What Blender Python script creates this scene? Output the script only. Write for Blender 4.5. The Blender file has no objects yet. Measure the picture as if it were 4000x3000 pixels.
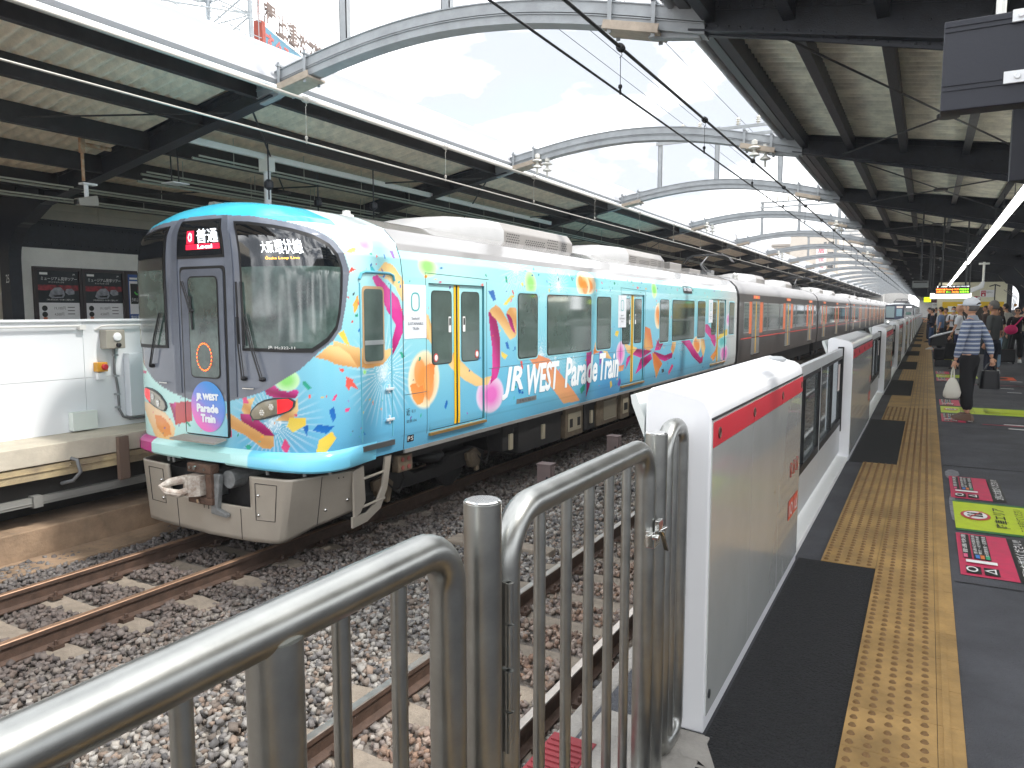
import bpy, math, random
import numpy as np
from mathutils import Vector, Matrix
from mathutils.geometry import delaunay_2d_cdt
R=math.radians
rnd=random.Random(7); NR=np.random.RandomState(3)
sc=bpy.context.scene; col=sc.collection
# ------------------------------------------------------------------ camera, world, sun, exposure
CAM_H=1.5; F=2920.0
pitch=math.atan((1500-1215)/F); psi=math.atan((3625-2000)*math.cos(pitch)/F)
cd=bpy.data.cameras.new('camera'); cam=bpy.data.objects.new('camera',cd); col.objects.link(cam); sc.camera=cam
cd.sensor_width=36; cd.lens=F/4000*36; cd.clip_start=.05; cd.clip_end=2000
cam.location=(0,0,CAM_H); cam.rotation_euler=(math.pi/2-pitch,0,psi)
SUN=Vector((1.0,.33,1.5)).normalized()
sun_el=math.asin(SUN.z); sun_az=math.atan2(SUN.x,SUN.y)
W_=bpy.data.worlds.new('World'); sc.world=W_; W_.use_nodes=True
nt=W_.node_tree; nt.nodes.clear(); N=nt.nodes.new; LK=nt.links.new
out=N('ShaderNodeOutputWorld'); bg=N('ShaderNodeBackground'); bg.inputs[1].default_value=.15
sky=N('ShaderNodeTexSky'); sky.sky_type='NISHITA'; sky.sun_disc=False; sky.sun_elevation=sun_el; sky.sun_rotation=sun_az
tc=N('ShaderNodeTexCoord'); mp=N('ShaderNodeMapping'); mp.inputs['Scale'].default_value=(1,1,2.2)
n1=N('ShaderNodeTexNoise'); n1.inputs['Scale'].default_value=2.6; n1.inputs['Detail'].default_value=9; n1.inputs['Roughness'].default_value=.55
n2=N('ShaderNodeTexNoise'); n2.inputs['Scale'].default_value=5; n2.inputs['Detail'].default_value=7
r1=N('ShaderNodeValToRGB'); r1.color_ramp.elements[0].position=.28; r1.color_ramp.elements[0].color=(.8,.8,.8,1); r1.color_ramp.elements[1].position=.46
r2=N('ShaderNodeValToRGB'); r2.color_ramp.elements[0].position=.43; r2.color_ramp.elements[0].color=(2.05,2.2,2.45,1); r2.color_ramp.elements[1].position=.60; r2.color_ramp.elements[1].color=(9.2,9.3,9.4,1)
mx=N('ShaderNodeMix'); mx.data_type='RGBA'
LK(tc.outputs['Generated'],mp.inputs[0]); LK(mp.outputs[0],n1.inputs['Vector']); LK(mp.outputs[0],n2.inputs['Vector'])
LK(n1.outputs[0],r1.inputs[0]); LK(n2.outputs[0],r2.inputs[0]); LK(r1.outputs[0],mx.inputs[0]); LK(sky.outputs[0],mx.inputs[6]); LK(r2.outputs[0],mx.inputs[7])
LK(mx.outputs[2],bg.inputs[0]); LK(bg.outputs[0],out.inputs[0])
sd=bpy.data.lights.new('sun','SUN'); sd.energy=1.5; sd.angle=R(4.5); sd.color=(1,.96,.9)
so=bpy.data.objects.new('sun',sd); col.objects.link(so); so.rotation_euler=SUN.to_track_quat('Z','Y').to_euler(); so.location=(10,0,30)
sc.view_settings.view_transform='Standard'; sc.view_settings.look='None'; sc.view_settings.gamma=1; sc.view_settings.exposure=1.5
sc.render.engine='CYCLES'; sc.cycles.max_bounces=8; sc.cycles.glossy_bounces=3; sc.cycles.transmission_bounces=4; sc.cycles.diffuse_bounces=6
# ------------------------------------------------------------------ helpers
def L(c):
    return tuple(((v/12.92) if v<=.04045 else ((v+.055)/1.055)**2.4) for v in c[:3])
def S(r,g,b): return L((r/255,g/255,b/255))
MATS={}
def M(name,c,rough=.6,metal=0,spec=.5,bump=0,bs=60,var=0,vs=4,bd=.02,emit=0,attr=None,c2=None,coat=0,brush=None,trans=0,stripe=None):
    if name in MATS: return MATS[name]
    m=bpy.data.materials.new(name); m.use_nodes=True; t=m.node_tree; p=t.nodes['Principled BSDF']; n=t.nodes.new; k=t.links.new
    p.inputs['Base Color'].default_value=(*c,1); p.inputs['Roughness'].default_value=rough; p.inputs['Metallic'].default_value=metal
    p.inputs['Specular IOR Level'].default_value=spec; p.inputs['Coat Weight'].default_value=coat; p.inputs['Coat Roughness'].default_value=.05
    if trans: p.inputs['Transmission Weight'].default_value=trans; p.inputs['IOR'].default_value=1.02
    tcn=n('ShaderNodeTexCoord'); vec=tcn.outputs['Object']
    if brush:
        mm=n('ShaderNodeMapping'); mm.inputs['Scale'].default_value=brush; k(vec,mm.inputs[0]); bv=mm.outputs[0]
    else: bv=vec
    src=None
    if attr:
        a=n('ShaderNodeAttribute'); a.attribute_name=attr; src=a.outputs[0]
    if stripe:
        w=n('ShaderNodeTexWave'); w.wave_type='BANDS'; w.bands_direction=stripe[0]; w.inputs['Scale'].default_value=stripe[1]; w.inputs['Distortion'].default_value=.6
        k(vec,w.inputs['Vector']); rr=n('ShaderNodeValToRGB'); e=rr.color_ramp.elements; e[0].position=0; e[0].color=(*stripe[2][0],1); e[1].position=1; e[1].color=(*stripe[2][-1],1)
        rr.color_ramp.interpolation='CONSTANT'
        for i,cc in enumerate(stripe[2][1:-1] if len(stripe[2])>2 else []):
            ee=e.new((i+1)/(len(stripe[2]))); ee.color=(*cc,1)
        e[-1].position=(len(stripe[2])-1)/len(stripe[2])
        k(w.outputs[0],rr.inputs[0]); src=rr.outputs[0]
    if var or c2:
        nn=n('ShaderNodeTexNoise'); nn.inputs['Scale'].default_value=vs; nn.inputs['Detail'].default_value=8; nn.inputs['Roughness'].default_value=.65; k(vec,nn.inputs['Vector'])
        rp=n('ShaderNodeValToRGB'); rp.color_ramp.elements[0].position=.35; rp.color_ramp.elements[1].position=.65
        k(nn.outputs[0],rp.inputs[0]); mixn=n('ShaderNodeMix'); mixn.data_type='RGBA'
        k(rp.outputs[0],mixn.inputs[0]); base=c
        if c2: mixn.inputs[6].default_value=(*c,1); mixn.inputs[7].default_value=(*c2,1)
        elif src is None:
            mixn.inputs[6].default_value=(*[v*(1-var) for v in c],1); mixn.inputs[7].default_value=(*[min(1,v*(1+var)) for v in c],1)
        else:
            hs=n('ShaderNodeHueSaturation'); hs.inputs['Value'].default_value=1-var; k(src,hs.inputs['Color']); k(hs.outputs[0],mixn.inputs[6]); k(src,mixn.inputs[7])
        src=mixn.outputs[2]
        mr=n('ShaderNodeMapRange'); mr.inputs[3].default_value=max(.02,rough-.08); mr.inputs[4].default_value=min(1,rough+.1); k(nn.outputs[0],mr.inputs[0]); k(mr.outputs[0],p.inputs['Roughness'])
    if src is not None: k(src,p.inputs['Base Color'])
    if bump:
        nb=n('ShaderNodeTexNoise'); nb.inputs['Scale'].default_value=bs; nb.inputs['Detail'].default_value=6; k(bv,nb.inputs['Vector'])
        b=n('ShaderNodeBump'); b.inputs['Strength'].default_value=bump; b.inputs['Distance'].default_value=bd; k(nb.outputs[0],b.inputs['Height']); k(b.outputs[0],p.inputs['Normal'])
    if emit:
        p.inputs['Emission Strength'].default_value=emit
        if src is not None: k(src,p.inputs['Emission Color'])
        else: p.inputs['Emission Color'].default_value=(*c,1)
    MATS[name]=m; return m
class MB:
    def __init__(s): s.v=[]; s.f=[]; s.m=[]
    def add(s,vs,fs,mi=0):
        o=len(s.v); s.v+= [tuple(map(float,q)) for q in vs]; s.f+=[[i+o for i in f] for f in fs]; s.m+=[mi]*len(fs); return s
    def box(s,x0,x1,y0,y1,z0,z1,mi=0):
        v=[(x,y,z) for z in (z0,z1) for y in (y0,y1) for x in (x0,x1)]
        return s.add(v,[(0,2,3,1),(4,5,7,6),(0,1,5,4),(2,6,7,3),(0,4,6,2),(1,3,7,5)],mi)
    def bar(s,a,b,w,h,mi=0,up=(0,0,1)):
        a=Vector(a);b=Vector(b);d=(b-a).normalized();u=Vector(up)
        if abs(d.dot(u))>.97: u=Vector((1,0,0))
        r=d.cross(u).normalized()*w/2;u=r.cross(d).normalized()*h/2
        v=[p+sx*r+sy*u for p in (a,b) for sx,sy in ((-1,-1),(1,-1),(1,1),(-1,1))]
        return s.add(v,[(0,1,2,3),(7,6,5,4),(0,4,5,1),(1,5,6,2),(2,6,7,3),(3,7,4,0)],mi)
    def tube(s,pts,r,n=8,mi=0,cap=True):
        pts=[Vector(p) for p in pts]; rs=r if isinstance(r,(list,tuple)) else [r]*len(pts); o=[]; pu=None
        for i,p in enumerate(pts):
            d=((pts[min(i+1,len(pts)-1)]-pts[max(i-1,0)])).normalized()
            if pu is None:
                u=Vector((0,0,1)) if abs(d.z)<.9 else Vector((1,0,0)); u=(u-d*u.dot(d)).normalized()
            else: u=(pu-d*pu.dot(d)).normalized()
            pu=u; w=d.cross(u)
            for k in range(n):
                a=2*math.pi*k/n; o.append(p+(u*math.cos(a)+w*math.sin(a))*rs[i])
        f=[]
        for i in range(len(pts)-1):
            for k in range(n):
                a=i*n+k;b=i*n+(k+1)%n; f.append((a,b,b+n,a+n))
        if cap: f.append(tuple(range(n))[::-1]); f.append(tuple(range((len(pts)-1)*n,len(pts)*n)))
        return s.add(o,f,mi)
    def lathe(s,prof,c=(0,0,0),n=16,axis='z',mi=0):
        o=[]
        for r_,h in prof:
            for k in range(n):
                a=2*math.pi*k/n;x,y=r_*math.cos(a),r_*math.sin(a)
                q=(x,y,h) if axis=='z' else ((h,x,y) if axis=='x' else (x,h,y))
                o.append((q[0]+c[0],q[1]+c[1],q[2]+c[2]))
        f=[]
        for i in range(len(prof)-1):
            for k in range(n):
                a=i*n+k;b=i*n+(k+1)%n; f.append((a,b,b+n,a+n))
        f.append(tuple(range(n))[::-1]); f.append(tuple(range((len(prof)-1)*n,len(prof)*n)))
        return s.add(o,f,mi)
    def ell(s,c,r,n=14,m=9,mi=0):
        o=[];f=[]
        for i in range(m+1):
            t=math.pi*i/m
            for k in range(n):
                a=2*math.pi*k/n; o.append((c[0]+r[0]*math.sin(t)*math.cos(a),c[1]+r[1]*math.sin(t)*math.sin(a),c[2]+r[2]*math.cos(t)))
        for i in range(m):
            for k in range(n):
                a=i*n+k;b=i*n+(k+1)%n; f.append((a,a+n,b+n,b))
        return s.add(o,f,mi)
    def prism(s,poly,a0,a1,axis='y',mi=0):
        n=len(poly); q={'y':lambda p,a:(p[0],a,p[1]),'x':lambda p,a:(a,p[0],p[1]),'z':lambda p,a:(p[0],p[1],a)}[axis]
        v=[q(p,a0) for p in poly]+[q(p,a1) for p in poly]
        f=[tuple(range(n)),tuple(range(2*n-1,n-1,-1))]+[(i,i+n,(i+1)%n+n,(i+1)%n) for i in range(n)]
        return s.add(v,f,mi)
    def split(s,name,mats,parent=None,**k):
        p=list(range(len(s.v)))
        def fd(a):
            while p[a]!=a: p[a]=p[p[a]]; a=p[a]
            return a
        for f in s.f:
            for q in f[1:]: p[fd(q)]=fd(f[0])
        g={}
        for f in s.f: g.setdefault(fd(f[0]),[]).append(f)
        o=None
        for fs in g.values():
            ids=sorted({i for f in fs for i in f}); mp_={j:i for i,j in enumerate(ids)}; m=MB(); m.add([s.v[i] for i in ids],[[mp_[i] for i in f] for f in fs]); o=m.build(name,mats,parent,**k)
        return o
    def build(s,name,mats,parent=None,smooth=False,bevel=0,kind=None,fixn=True):
        me=bpy.data.meshes.new(name); me.from_pydata(s.v,[],s.f)
        if not isinstance(mats,(list,tuple)): mats=[mats]
        for m in mats: me.materials.append(m)
        if len(mats)>1: me.polygons.foreach_set('material_index',s.m)
        me.update()
        if fixn and len(s.f)<60000:
            import bmesh
            bm=bmesh.new(); bm.from_mesh(me); bmesh.ops.recalc_face_normals(bm,faces=bm.faces); bm.to_mesh(me); bm.free()
        if smooth: smoothy(me,smooth)
        o=bpy.data.objects.new(name,me); col.objects.link(o)
        if parent: o.parent=parent
        if kind: o['kind']=kind
        if bevel:
            b=o.modifiers.new('bevel','BEVEL'); b.width=bevel; b.segments=2; b.limit_method='ANGLE'
        return o
def smoothy(me,ang=40):
    if ang is True: ang=40
    me.polygons.foreach_set('use_smooth',[True]*len(me.polygons)); me.set_sharp_from_angle(angle=R(ang))
def tag(o,label,cat,group=None,kind=None):
    if kind: o['kind']=kind
    else:
        o['label']=label; o['category']=cat
    if group: o['group']=group
    return o
def empty(name,loc,label,cat,group=None,rz=0):
    o=bpy.data.objects.new(name,None); o.empty_display_size=.1; col.objects.link(o); o.location=loc; o.rotation_euler=(0,0,rz); tag(o,label,cat,group); return o
def copy_tree(o,parent=None):
    c=o.copy(); col.objects.link(c)
    if parent is not None: c.parent=parent
    for ch in list(o.children): copy_tree(ch,c)
    return c
ORD=['first','second','third','fourth','fifth','sixth','seventh','eighth','ninth','tenth','eleventh','twelfth','thirteenth','fourteenth','fifteenth','sixteenth','seventeenth','eighteenth','nineteenth','twentieth','twenty-first','twenty-second','twenty-third','twenty-fourth','twenty-fifth','twenty-sixth','twenty-seventh']
def text2d(s,size=1,shear=0,off=0,extr=0,space=1,align='LEFT',rot=0):
    cu=bpy.data.curves.new('t','FONT'); cu.body=s; cu.size=size; cu.shear=shear; cu.offset=off; cu.space_character=space; cu.align_x=align; cu.resolution_u=2
    o=bpy.data.objects.new('t',cu); col.objects.link(o); dg=bpy.context.evaluated_depsgraph_get(); me=bpy.data.meshes.new_from_object(o.evaluated_get(dg))
    v=np.array([q.co[:2] for q in me.vertices]) if len(me.vertices) else np.zeros((0,2)); f=[tuple(p.vertices) for p in me.polygons]
    bpy.data.objects.remove(o); bpy.data.curves.remove(cu); bpy.data.meshes.remove(me)
    return v,f
def put_text(mb,s,org,ex,ey,w=None,h=None,mi=0,center=False,**k):
    """text laid in the plane org + x*ex + y*ey, fitted to width w and/or height h"""
    v,f=text2d(s,1,**k)
    if len(v)==0: return
    mn=v.min(0);mx=v.max(0);d=np.maximum(mx-mn,1e-6); sx=(w/d[0]) if w else None; sy=(h/d[1]) if h else None
    if sx is None: sx=sy
    if sy is None: sy=sx
    q=(v-mn)*[sx,sy]
    if center: q-=(d*[sx,sy])/2
    org=np.array(org,float);ex=np.array(ex,float);ey=np.array(ey,float)
    mb.add([org+a*ex+b*ey for a,b in q],f,mi)
# ------------------------------------------------------------------ materials
black_paint=M('black_steel_paint',(.015,.018,.027),.42,bump=.25,bs=90,var=.3,vs=9)
dark_brown=M('dark_purlin_paint',(.02,.018,.02),.5,bump=.15,bs=70,var=.35,vs=6)
silver_paint=M('silver_grey_paint',S(150,154,157),.45,bump=.1,bs=40,var=.12,vs=5)
corr=M('corrugated_slate',S(236,218,196),.85,bump=.3,bs=80,var=.16,vs=5)
corr_r=M('corrugated_slate_right',S(228,224,208),.85,bump=.3,bs=80,var=.25,vs=3)
parapet_m=M('parapet_white',S(168,170,174),.5,var=.04,vs=1)
white_paint=M('white_panel_paint',S(232,234,236),.4,var=.03,vs=2)
cream=M('cream_paint',S(234,234,228),.5,var=.05)
steel=M('brushed_stainless',S(162,163,160),.32,metal=1,bump=.02,bs=10,brush=(60,60,3),var=.08,vs=14)
steel_b=M('bright_steel',S(215,215,212),.15,metal=1)
rust=M('rusty_rail_steel',S(80,62,52),.65,metal=.2,bump=.2,bs=60,var=.3,vs=8)
railtop=M('polished_rail_head',S(186,176,168),.34,metal=1,var=.1,vs=12)
railtop_l=M('dusty_rail_head',S(150,120,98),.42,metal=.6,var=.15,vs=12)
concrete=M('grey_concrete',S(150,146,140),.9,bump=.35,bs=50,var=.18,vs=4)
conc_slp=M('sleeper_concrete',S(128,118,106),.9,bump=.4,bs=60,var=.2,vs=6)
conc_br=M('brown_stained_concrete',S(142,120,98),.9,bump=.4,bs=30,var=.3,vs=2.5)
conc_y=M('weathered_beige_concrete',S(188,180,164),.85,bump=.3,bs=20,var=.14,vs=2)
asphalt=M('platform_asphalt',S(80,81,86),.75,bump=.8,bs=130,bd=.03,var=.30,vs=1.6)
matblk=M('coarse_black_asphalt',S(42,43,46),.8,bump=1,bs=95,bd=.09,var=.45,vs=90)
yel=M('yellow_tactile',S(162,130,80),.55,bump=.15,bs=60,var=.3,vs=3.2)
grey_d=M('dark_grey_metal',S(52,54,58),.5,metal=.3,var=.2,vs=10)
under=M('underframe_dark',S(40,38,38),.7,bump=.2,var=.3,vs=8)
underb=M('dusty_underframe_brown',S(112,98,80),.75,bump=.2,var=.25,vs=8)
rubber=M('black_rubber',(.006,.006,.007),.5)
red=M('signal_red',S(198,42,58),.4,var=.04)
wht=M('white_marking',S(235,235,232),.5)
blk=M('black_marking',S(22,22,24),.5)
dotm=M('shaded_tactile_dots',S(118,88,50),.5)  # shading of the raised dots put into a darker brown than the tiles
beige_wall=M('beige_wall',S(206,198,184),.7,var=.05)
pink=M('pink_floor_film',S(196,50,88),.5,var=.12,vs=12)
lime=M('lime_floor_film',S(186,206,40),.5,var=.08,vs=10)
greenf=M('green_floor_film',S(28,104,52),.5,var=.1)
# ------------------------------------------------------------------ ground, ballast, platforms
m=MB(); m.box(-400,400,-60,900,-3.0,-1.5); m.build('ground',M('ground_dark',(.08,.075,.07),.9),kind='structure')
m=MB(); m.box(-8.62,-1.1,-5,260,-1.6,-1.30)
ball_mat=M('ballast_bed',(.10,.083,.068),.9,bump=1,bs=38,c2=(.2,.18,.16),vs=26)
m.build('ballast_bed',ball_mat,kind='structure')
def stones(n,xr,yfun,colf,size,seed,z0=-1.30):
    r=np.random.RandomState(seed)
    keep=np.ones(n,bool)
    for xc,off,x_,y_ in ((-6.8,1.5,.9,None),(-2.66,.9,.9,None)):
        ph=np.abs(((np.zeros(1)),)) if 0 else None
    base=np.array([(sx*.62,sy*.62,sz*.55) for sx in (-1,1) for sy in (-1,1) for sz in (-1,1)],float)
    fc=np.array([(0,1,3),(0,3,2),(4,6,7),(4,7,5),(0,4,5),(0,5,1),(2,3,7),(2,7,6),(1,5,7),(1,7,3),(0,2,6),(0,6,4)])
    x=r.uniform(*xr,n); y=yfun(r.uniform(0,1,n))
    bad=np.zeros(n,bool)
    for xc,o0 in ((-6.8,1.5),(-2.66,.9)):
        dx=np.abs(x-xc); dy=np.abs((y-o0+.31)%.62-.31); bad|=(dx<.98)&(dy<.125)
        bad|=(np.abs(dx-.545)<.085)
    x=x[~bad];y=y[~bad];n=len(x); s=r.uniform(.55,1.2,n)*size
    P=base[None]*(1+r.uniform(-.48,.42,(n,8,3))); P*=(s[:,None]*r.uniform(.6,1.2,(n,3)))[:,None,:]
    a=r.uniform(0,6.28,n);b=r.uniform(-.7,.7,n)
    ca,sa,cb,sb=np.cos(a),np.sin(a),np.cos(b),np.sin(b)
    X=P[...,0]*ca[:,None]-P[...,1]*sa[:,None];Y=P[...,0]*sa[:,None]+P[...,1]*ca[:,None];Z=P[...,2]
    X2=X*cb[:,None]+Z*sb[:,None];Z2=-X*sb[:,None]+Z*cb[:,None]
    z=z0+.005+r.uniform(0,.045,n)+.02*np.sin(x*3+y*2)
    V=np.stack([X2+x[:,None],Y+y[:,None],Z2+z[:,None]],-1).reshape(-1,3)
    Fc=(fc[None]+(np.arange(n)*8)[:,None,None]).reshape(-1,3)
    me=bpy.data.meshes.new('ballast'); me.vertices.add(len(V)); me.vertices.foreach_set('co',V.ravel())
    me.loops.add(len(Fc)*3); me.loops.foreach_set('vertex_index',Fc.ravel()); me.polygons.add(len(Fc))
    me.polygons.foreach_set('loop_start',np.arange(len(Fc))*3); me.polygons.foreach_set('loop_total',np.full(len(Fc),3)); me.update()
    c=colf(x,y,r); at=me.color_attributes.new('Col','FLOAT_COLOR','POINT')
    cc=np.ones((n,8,4)); cc[...,:3]=c[:,None,:]; at.data.foreach_set('color',cc.ravel())
    return me
def stone_col(x,y,r):
    n=len(x); pal=np.array([S(140,136,132),S(116,112,110),S(148,142,134),S(96,94,94),S(130,114,102),S(156,152,146),S(112,102,94)])
    c=pal[r.randint(0,len(pal),n)]*r.uniform(.7,1.15,(n,1))
    rustm=np.clip((-(x)-5.0)/1.0,0,1)*np.clip((x+8.3)/.6,0,1)
    rc=np.array(S(86,76,72))*r.uniform(.6,1.3,(n,1)); k=(rustm*.85)[:,None]
    c=c*(1-k)+rc*k
    rr=np.clip(1-np.abs(x+2.65)/.55,0,1)[:,None]*.5; c=c*(1-rr)+np.array(S(150,112,86))*r.uniform(.6,1.2,(n,1))*rr
    lf=np.clip((-(x)-7.6)/.3,0,1)[:,None]*.6; c=c*(1-lf)+np.array(S(96,92,92))*r.uniform(.5,1.2,(n,1))*lf
    return c
stm=M('ballast_stone',(.3,.3,.3),.85,attr='Col',bump=.2,bs=90)
for nm,a in (('ballast_stones',dict(n=42000,xr=(-8.5,-1.25),yfun=lambda t:1.2+8.3*t,size=.035,seed=1)),('ballast_stones',dict(n=26000,xr=(-8.3,-1.25),yfun=lambda t:9.5+16*t,size=.045,seed=2)),('ballast_stones',dict(n=9000,xr=(-5.8,-1.25),yfun=lambda t:25+45*t**1.3,size=.07,seed=4))):
    me=stones(a['n'],a['xr'],a['yfun'],stone_col,a['size'],a['seed']); me.materials.append(stm)
    o=bpy.data.objects.new(nm,me); col.objects.link(o); o['kind']='stuff'
# rails
def rail(x,label,topm,sidem,foot):
    y0,y1=-4,230
    t=empty('rail',(x,0,-1.27),label,'rail','running rails of the two tracks')
    m=MB(); pr=[(-.062,0),(.062,0),(.062,.012),(.012,.03),(.01,.12),(.032,.13),(.032,.163),(-.032,.163),(-.032,.13),(-.01,.12),(-.012,.03),(-.062,.012)]
    m.prism(pr,y0,y1); m.build('rail_web',sidem,t)
    m=MB(); m.prism([(-.032,.1635),(.032,.1635),(.027,.170),(-.027,.170)],y0,y1); m.build('rail_head',topm,t)
rail(-7.35,'far rail of the track under the decorated train, rusty brown','l' and railtop_l,rust,0)
rail(-6.25,'near rail of the track under the decorated train, rusty brown',railtop_l,rust,0)
rail(-3.2,'rail of the empty near track farther from the platform, shiny top',railtop,rust,0)
rail(-2.13,'rail of the empty near track closest to the platform edge, shiny top',railtop,rust,0)
def sleeper(x,label,group):
    t=empty('sleeper',(x,0,-1.34),label,'railway sleeper',group)
    m=MB(); m.prism([(-1.05,.0),(1.05,0),(1.05,.055),(.75,.078),(.3,.045),(-.3,.045),(-.75,.078),(-1.05,.055)],-.12,.12); m.build('sleeper_body',conc_slp,t,bevel=.02)
    for sx in (-.545,.545):
        for s2 in (-.1,.1):
            m=MB(); m.box(sx+s2-.035,sx+s2+.035,-.05,.05,.07,.105); m.lathe([(.016,.1),(.016,.14),(.008,.145)],(sx+s2,0,0),6); m.build('rail_clip',rust,t)
    return t
a=sleeper(-6.8,'rust stained concrete sleeper of the far track in front of the decorated train','sleepers of the far track'); a.location.y=1.5
for i in range(1,9): c=copy_tree(a); c.location.y=1.5+.62*i
b=sleeper(-2.66,'concrete sleeper of the empty near track seen between the fence bars','sleepers of the near track'); b.location.y=.9
for i in range(1,46): c=copy_tree(b); c.location.y=.9+.62*i
# right platform
m=MB(); m.box(-1.02,9,-6,260,-1.6,0); m.build('platform',[asphalt],kind='structure')
m=MB(); m.box(-1.10,-1.02,-6,260,-.32,-.004); 
for y in np.arange(-4,60,1.6): pass
m.build('platform_edge_coping',concrete,kind='structure',bevel=.01)
m=MB(); m.box(-1.06,-1.03,-6,260,-1.55,-.33); m.build('platform_side_wall',M('platform_wall',S(70,66,64),.9,bump=.3,var=.3),kind='structure')
m=MB(); m.box(-1.0,-.60,-6,2.52,.0,.010); m.build('platform_concrete_strip',concrete,kind='structure',bevel=.004)
m=MB(); m.add([(-.93,2.36,.011),(-.60,2.36,.011),(-.52,2.30,.011),(-.62,2.52,.011),(-.93,2.52,.011)],[(0,1,2,3,4)]); m.add([(-.95,2.33,.006),(-.5,2.33,.006),(-.5,2.345,.006),(-.95,2.345,.006)],[(0,1,2,3)]); m.build('pavement_patch',concrete,kind='structure')
m=MB(); m.box(-1.09,-.93,1.2,2.28,.0105,.014)
for y in np.arange(1.3,2.25,.03): m.box(-1.08,-.94,y,y+.015,.014,.020)
t=m.build('edge_warning_strip',M('red_ribbed_rubber',S(136,52,58),.8,var=.2)); tag(t,'red ribbed strip on the platform edge below the steel fence gate','warning strip')
# mats and tactile paving
cb0,cbp=8.1,6.8
mats_y=[(-5,4.73)]+[(cb0+cbp*i,cb0+cbp*i+3.35) for i in range(20)]
m=MB()
for y0,y1 in mats_y: m.box(-.62,-.197,y0,y1,-.02,.0035)
m.build('coarse_asphalt_patches',matblk,kind='structure')
m=MB(); m2=MB(); m3=MB()
def tile_run(x0,x1,y0,y1,fine):
    y=y0
    while y<y1-1e-3:
        ye=min(y+.3,y1); m.box(x0+.001,x1-.001,y+.0012,ye-.0012,-.02,.0075); y=ye
tile_run(-.197,.10,-4.2,60,True); tile_run(.10,.185,-4.2,60,True)
m.box(-.197,.185,60,250,-.02,.0075)
for i,(y0,y1) in enumerate(mats_y):
    e=mats_y[i+1][0] if i+1<len(mats_y) else 160
    tile_run(-.495,-.197,y1,min(e,60),True) if y1<58 else m.box(-.495,-.2,y1,e,-.02,.0075)
m.box(.118,.142,-4.2,250,.0075,.0125)
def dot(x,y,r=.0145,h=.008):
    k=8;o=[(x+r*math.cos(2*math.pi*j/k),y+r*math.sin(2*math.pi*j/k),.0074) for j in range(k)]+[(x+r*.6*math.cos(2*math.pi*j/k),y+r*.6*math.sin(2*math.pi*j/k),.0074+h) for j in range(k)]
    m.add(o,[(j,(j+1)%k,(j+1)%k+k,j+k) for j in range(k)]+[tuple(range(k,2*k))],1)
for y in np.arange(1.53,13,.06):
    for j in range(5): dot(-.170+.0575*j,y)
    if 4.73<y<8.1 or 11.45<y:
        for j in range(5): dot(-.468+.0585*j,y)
for j in range(5):
    m.box(-.176+.0575*j,-.164+.0575*j,13,120,.0075,.0125,1)
    for i,(y0,y1) in enumerate(mats_y[2:12]): m.box(-.474+.0585*j,-.462+.0585*j,max(y1,13),mats_y[i+3][0],.0075,.0125,1)
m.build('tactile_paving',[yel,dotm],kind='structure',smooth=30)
# ------------------------------------------------------------------ floor signs
def fx(P): return P
def floor_sign(y0,y1,near):
    t=empty('floor_sign',(.38,(y0+y1)/2,0),near,'floor marking','pink boarding position signs on the platform floor')
    t_=lambda x,y,z: (x-.38,y-(y0+y1)/2,z)
    def B(n,mt,x0,x1,a,b,z):
        m=MB(); q=[t_(x0,a,z),t_(x1,a,z),t_(x1,b,z),t_(x0,b,z)]; m.add(q,[(0,1,2,3)]); m.build(n,mt,t,fixn=False)
    B('pink_field',pink,.235,.52,y0,y1,.004); B('black_field',blk,.525,.615,y0,y1,.004)
    h=y1-y0
    for a,b in ((.255,.30),(.31,.40)): B('route_panel',blk,a+.005,b+.005,y0+.36*h,y0+.96*h,.008)
    B('panel',blk,.245,.325,y0+.04*h,y0+.15*h,.008) if 0 else None
    m=MB(); ex=(0,1,0);ey=(-1,0,0)
    def T(s,x,y,w,hh,mb,**k): put_text(mb,s,t_(x,y,.0115),ex,ey,w,hh,**k)
    T('普通/快速',.287,y0+.47*h,.47*h,.026,m); T('普通/紀州路快速',.338,y0+.47*h,.47*h,.02,m); T('関空・紀州路快速',.362,y0+.47*h,.45*h,.018,m); T('大和路快速・区間快速',.398,y0+.43*h,.5*h,.022,m)
    T('1',.43,y0+.26*h,.06*h,.16,m)
    T('○',.325,y0+.06*h,.11*h,.06,m,off=.02); T('△',.415,y0+.06*h,.11*h,.06,m,off=.02)
    T('2列にお並びください!!',.60,y0+.06*h,.88*h,.06,m,off=.01)
    m.build('lettering',wht,t,fixn=False)
    for a,c_,s_ in ((.262,S(220,90,130),'OP'),(.325,S(60,120,190),'S'),(.35,S(220,120,60),'R'),(.378,S(40,160,110),'Q')):
        m=MB(); m.add([t_(a,y0+.37*h,.010),t_(a+.022,y0+.37*h,.010),t_(a+.022,y0+.455*h,.010),t_(a,y0+.455*h,.010)],[(0,1,2,3)]); m.build('route_mark',M('mark_'+s_,c_,.5),t,fixn=False)
    for a in (.27,.36):
        m=MB(); m.add([t_(a-.005,y0+.04*h,.008),t_(a+.07,y0+.04*h,.008),t_(a+.07,y0+.19*h,.008),t_(a-.005,y0+.19*h,.008)],[(0,1,2,3)]); m.build('symbol_panel',blk,t,fixn=False)
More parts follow.
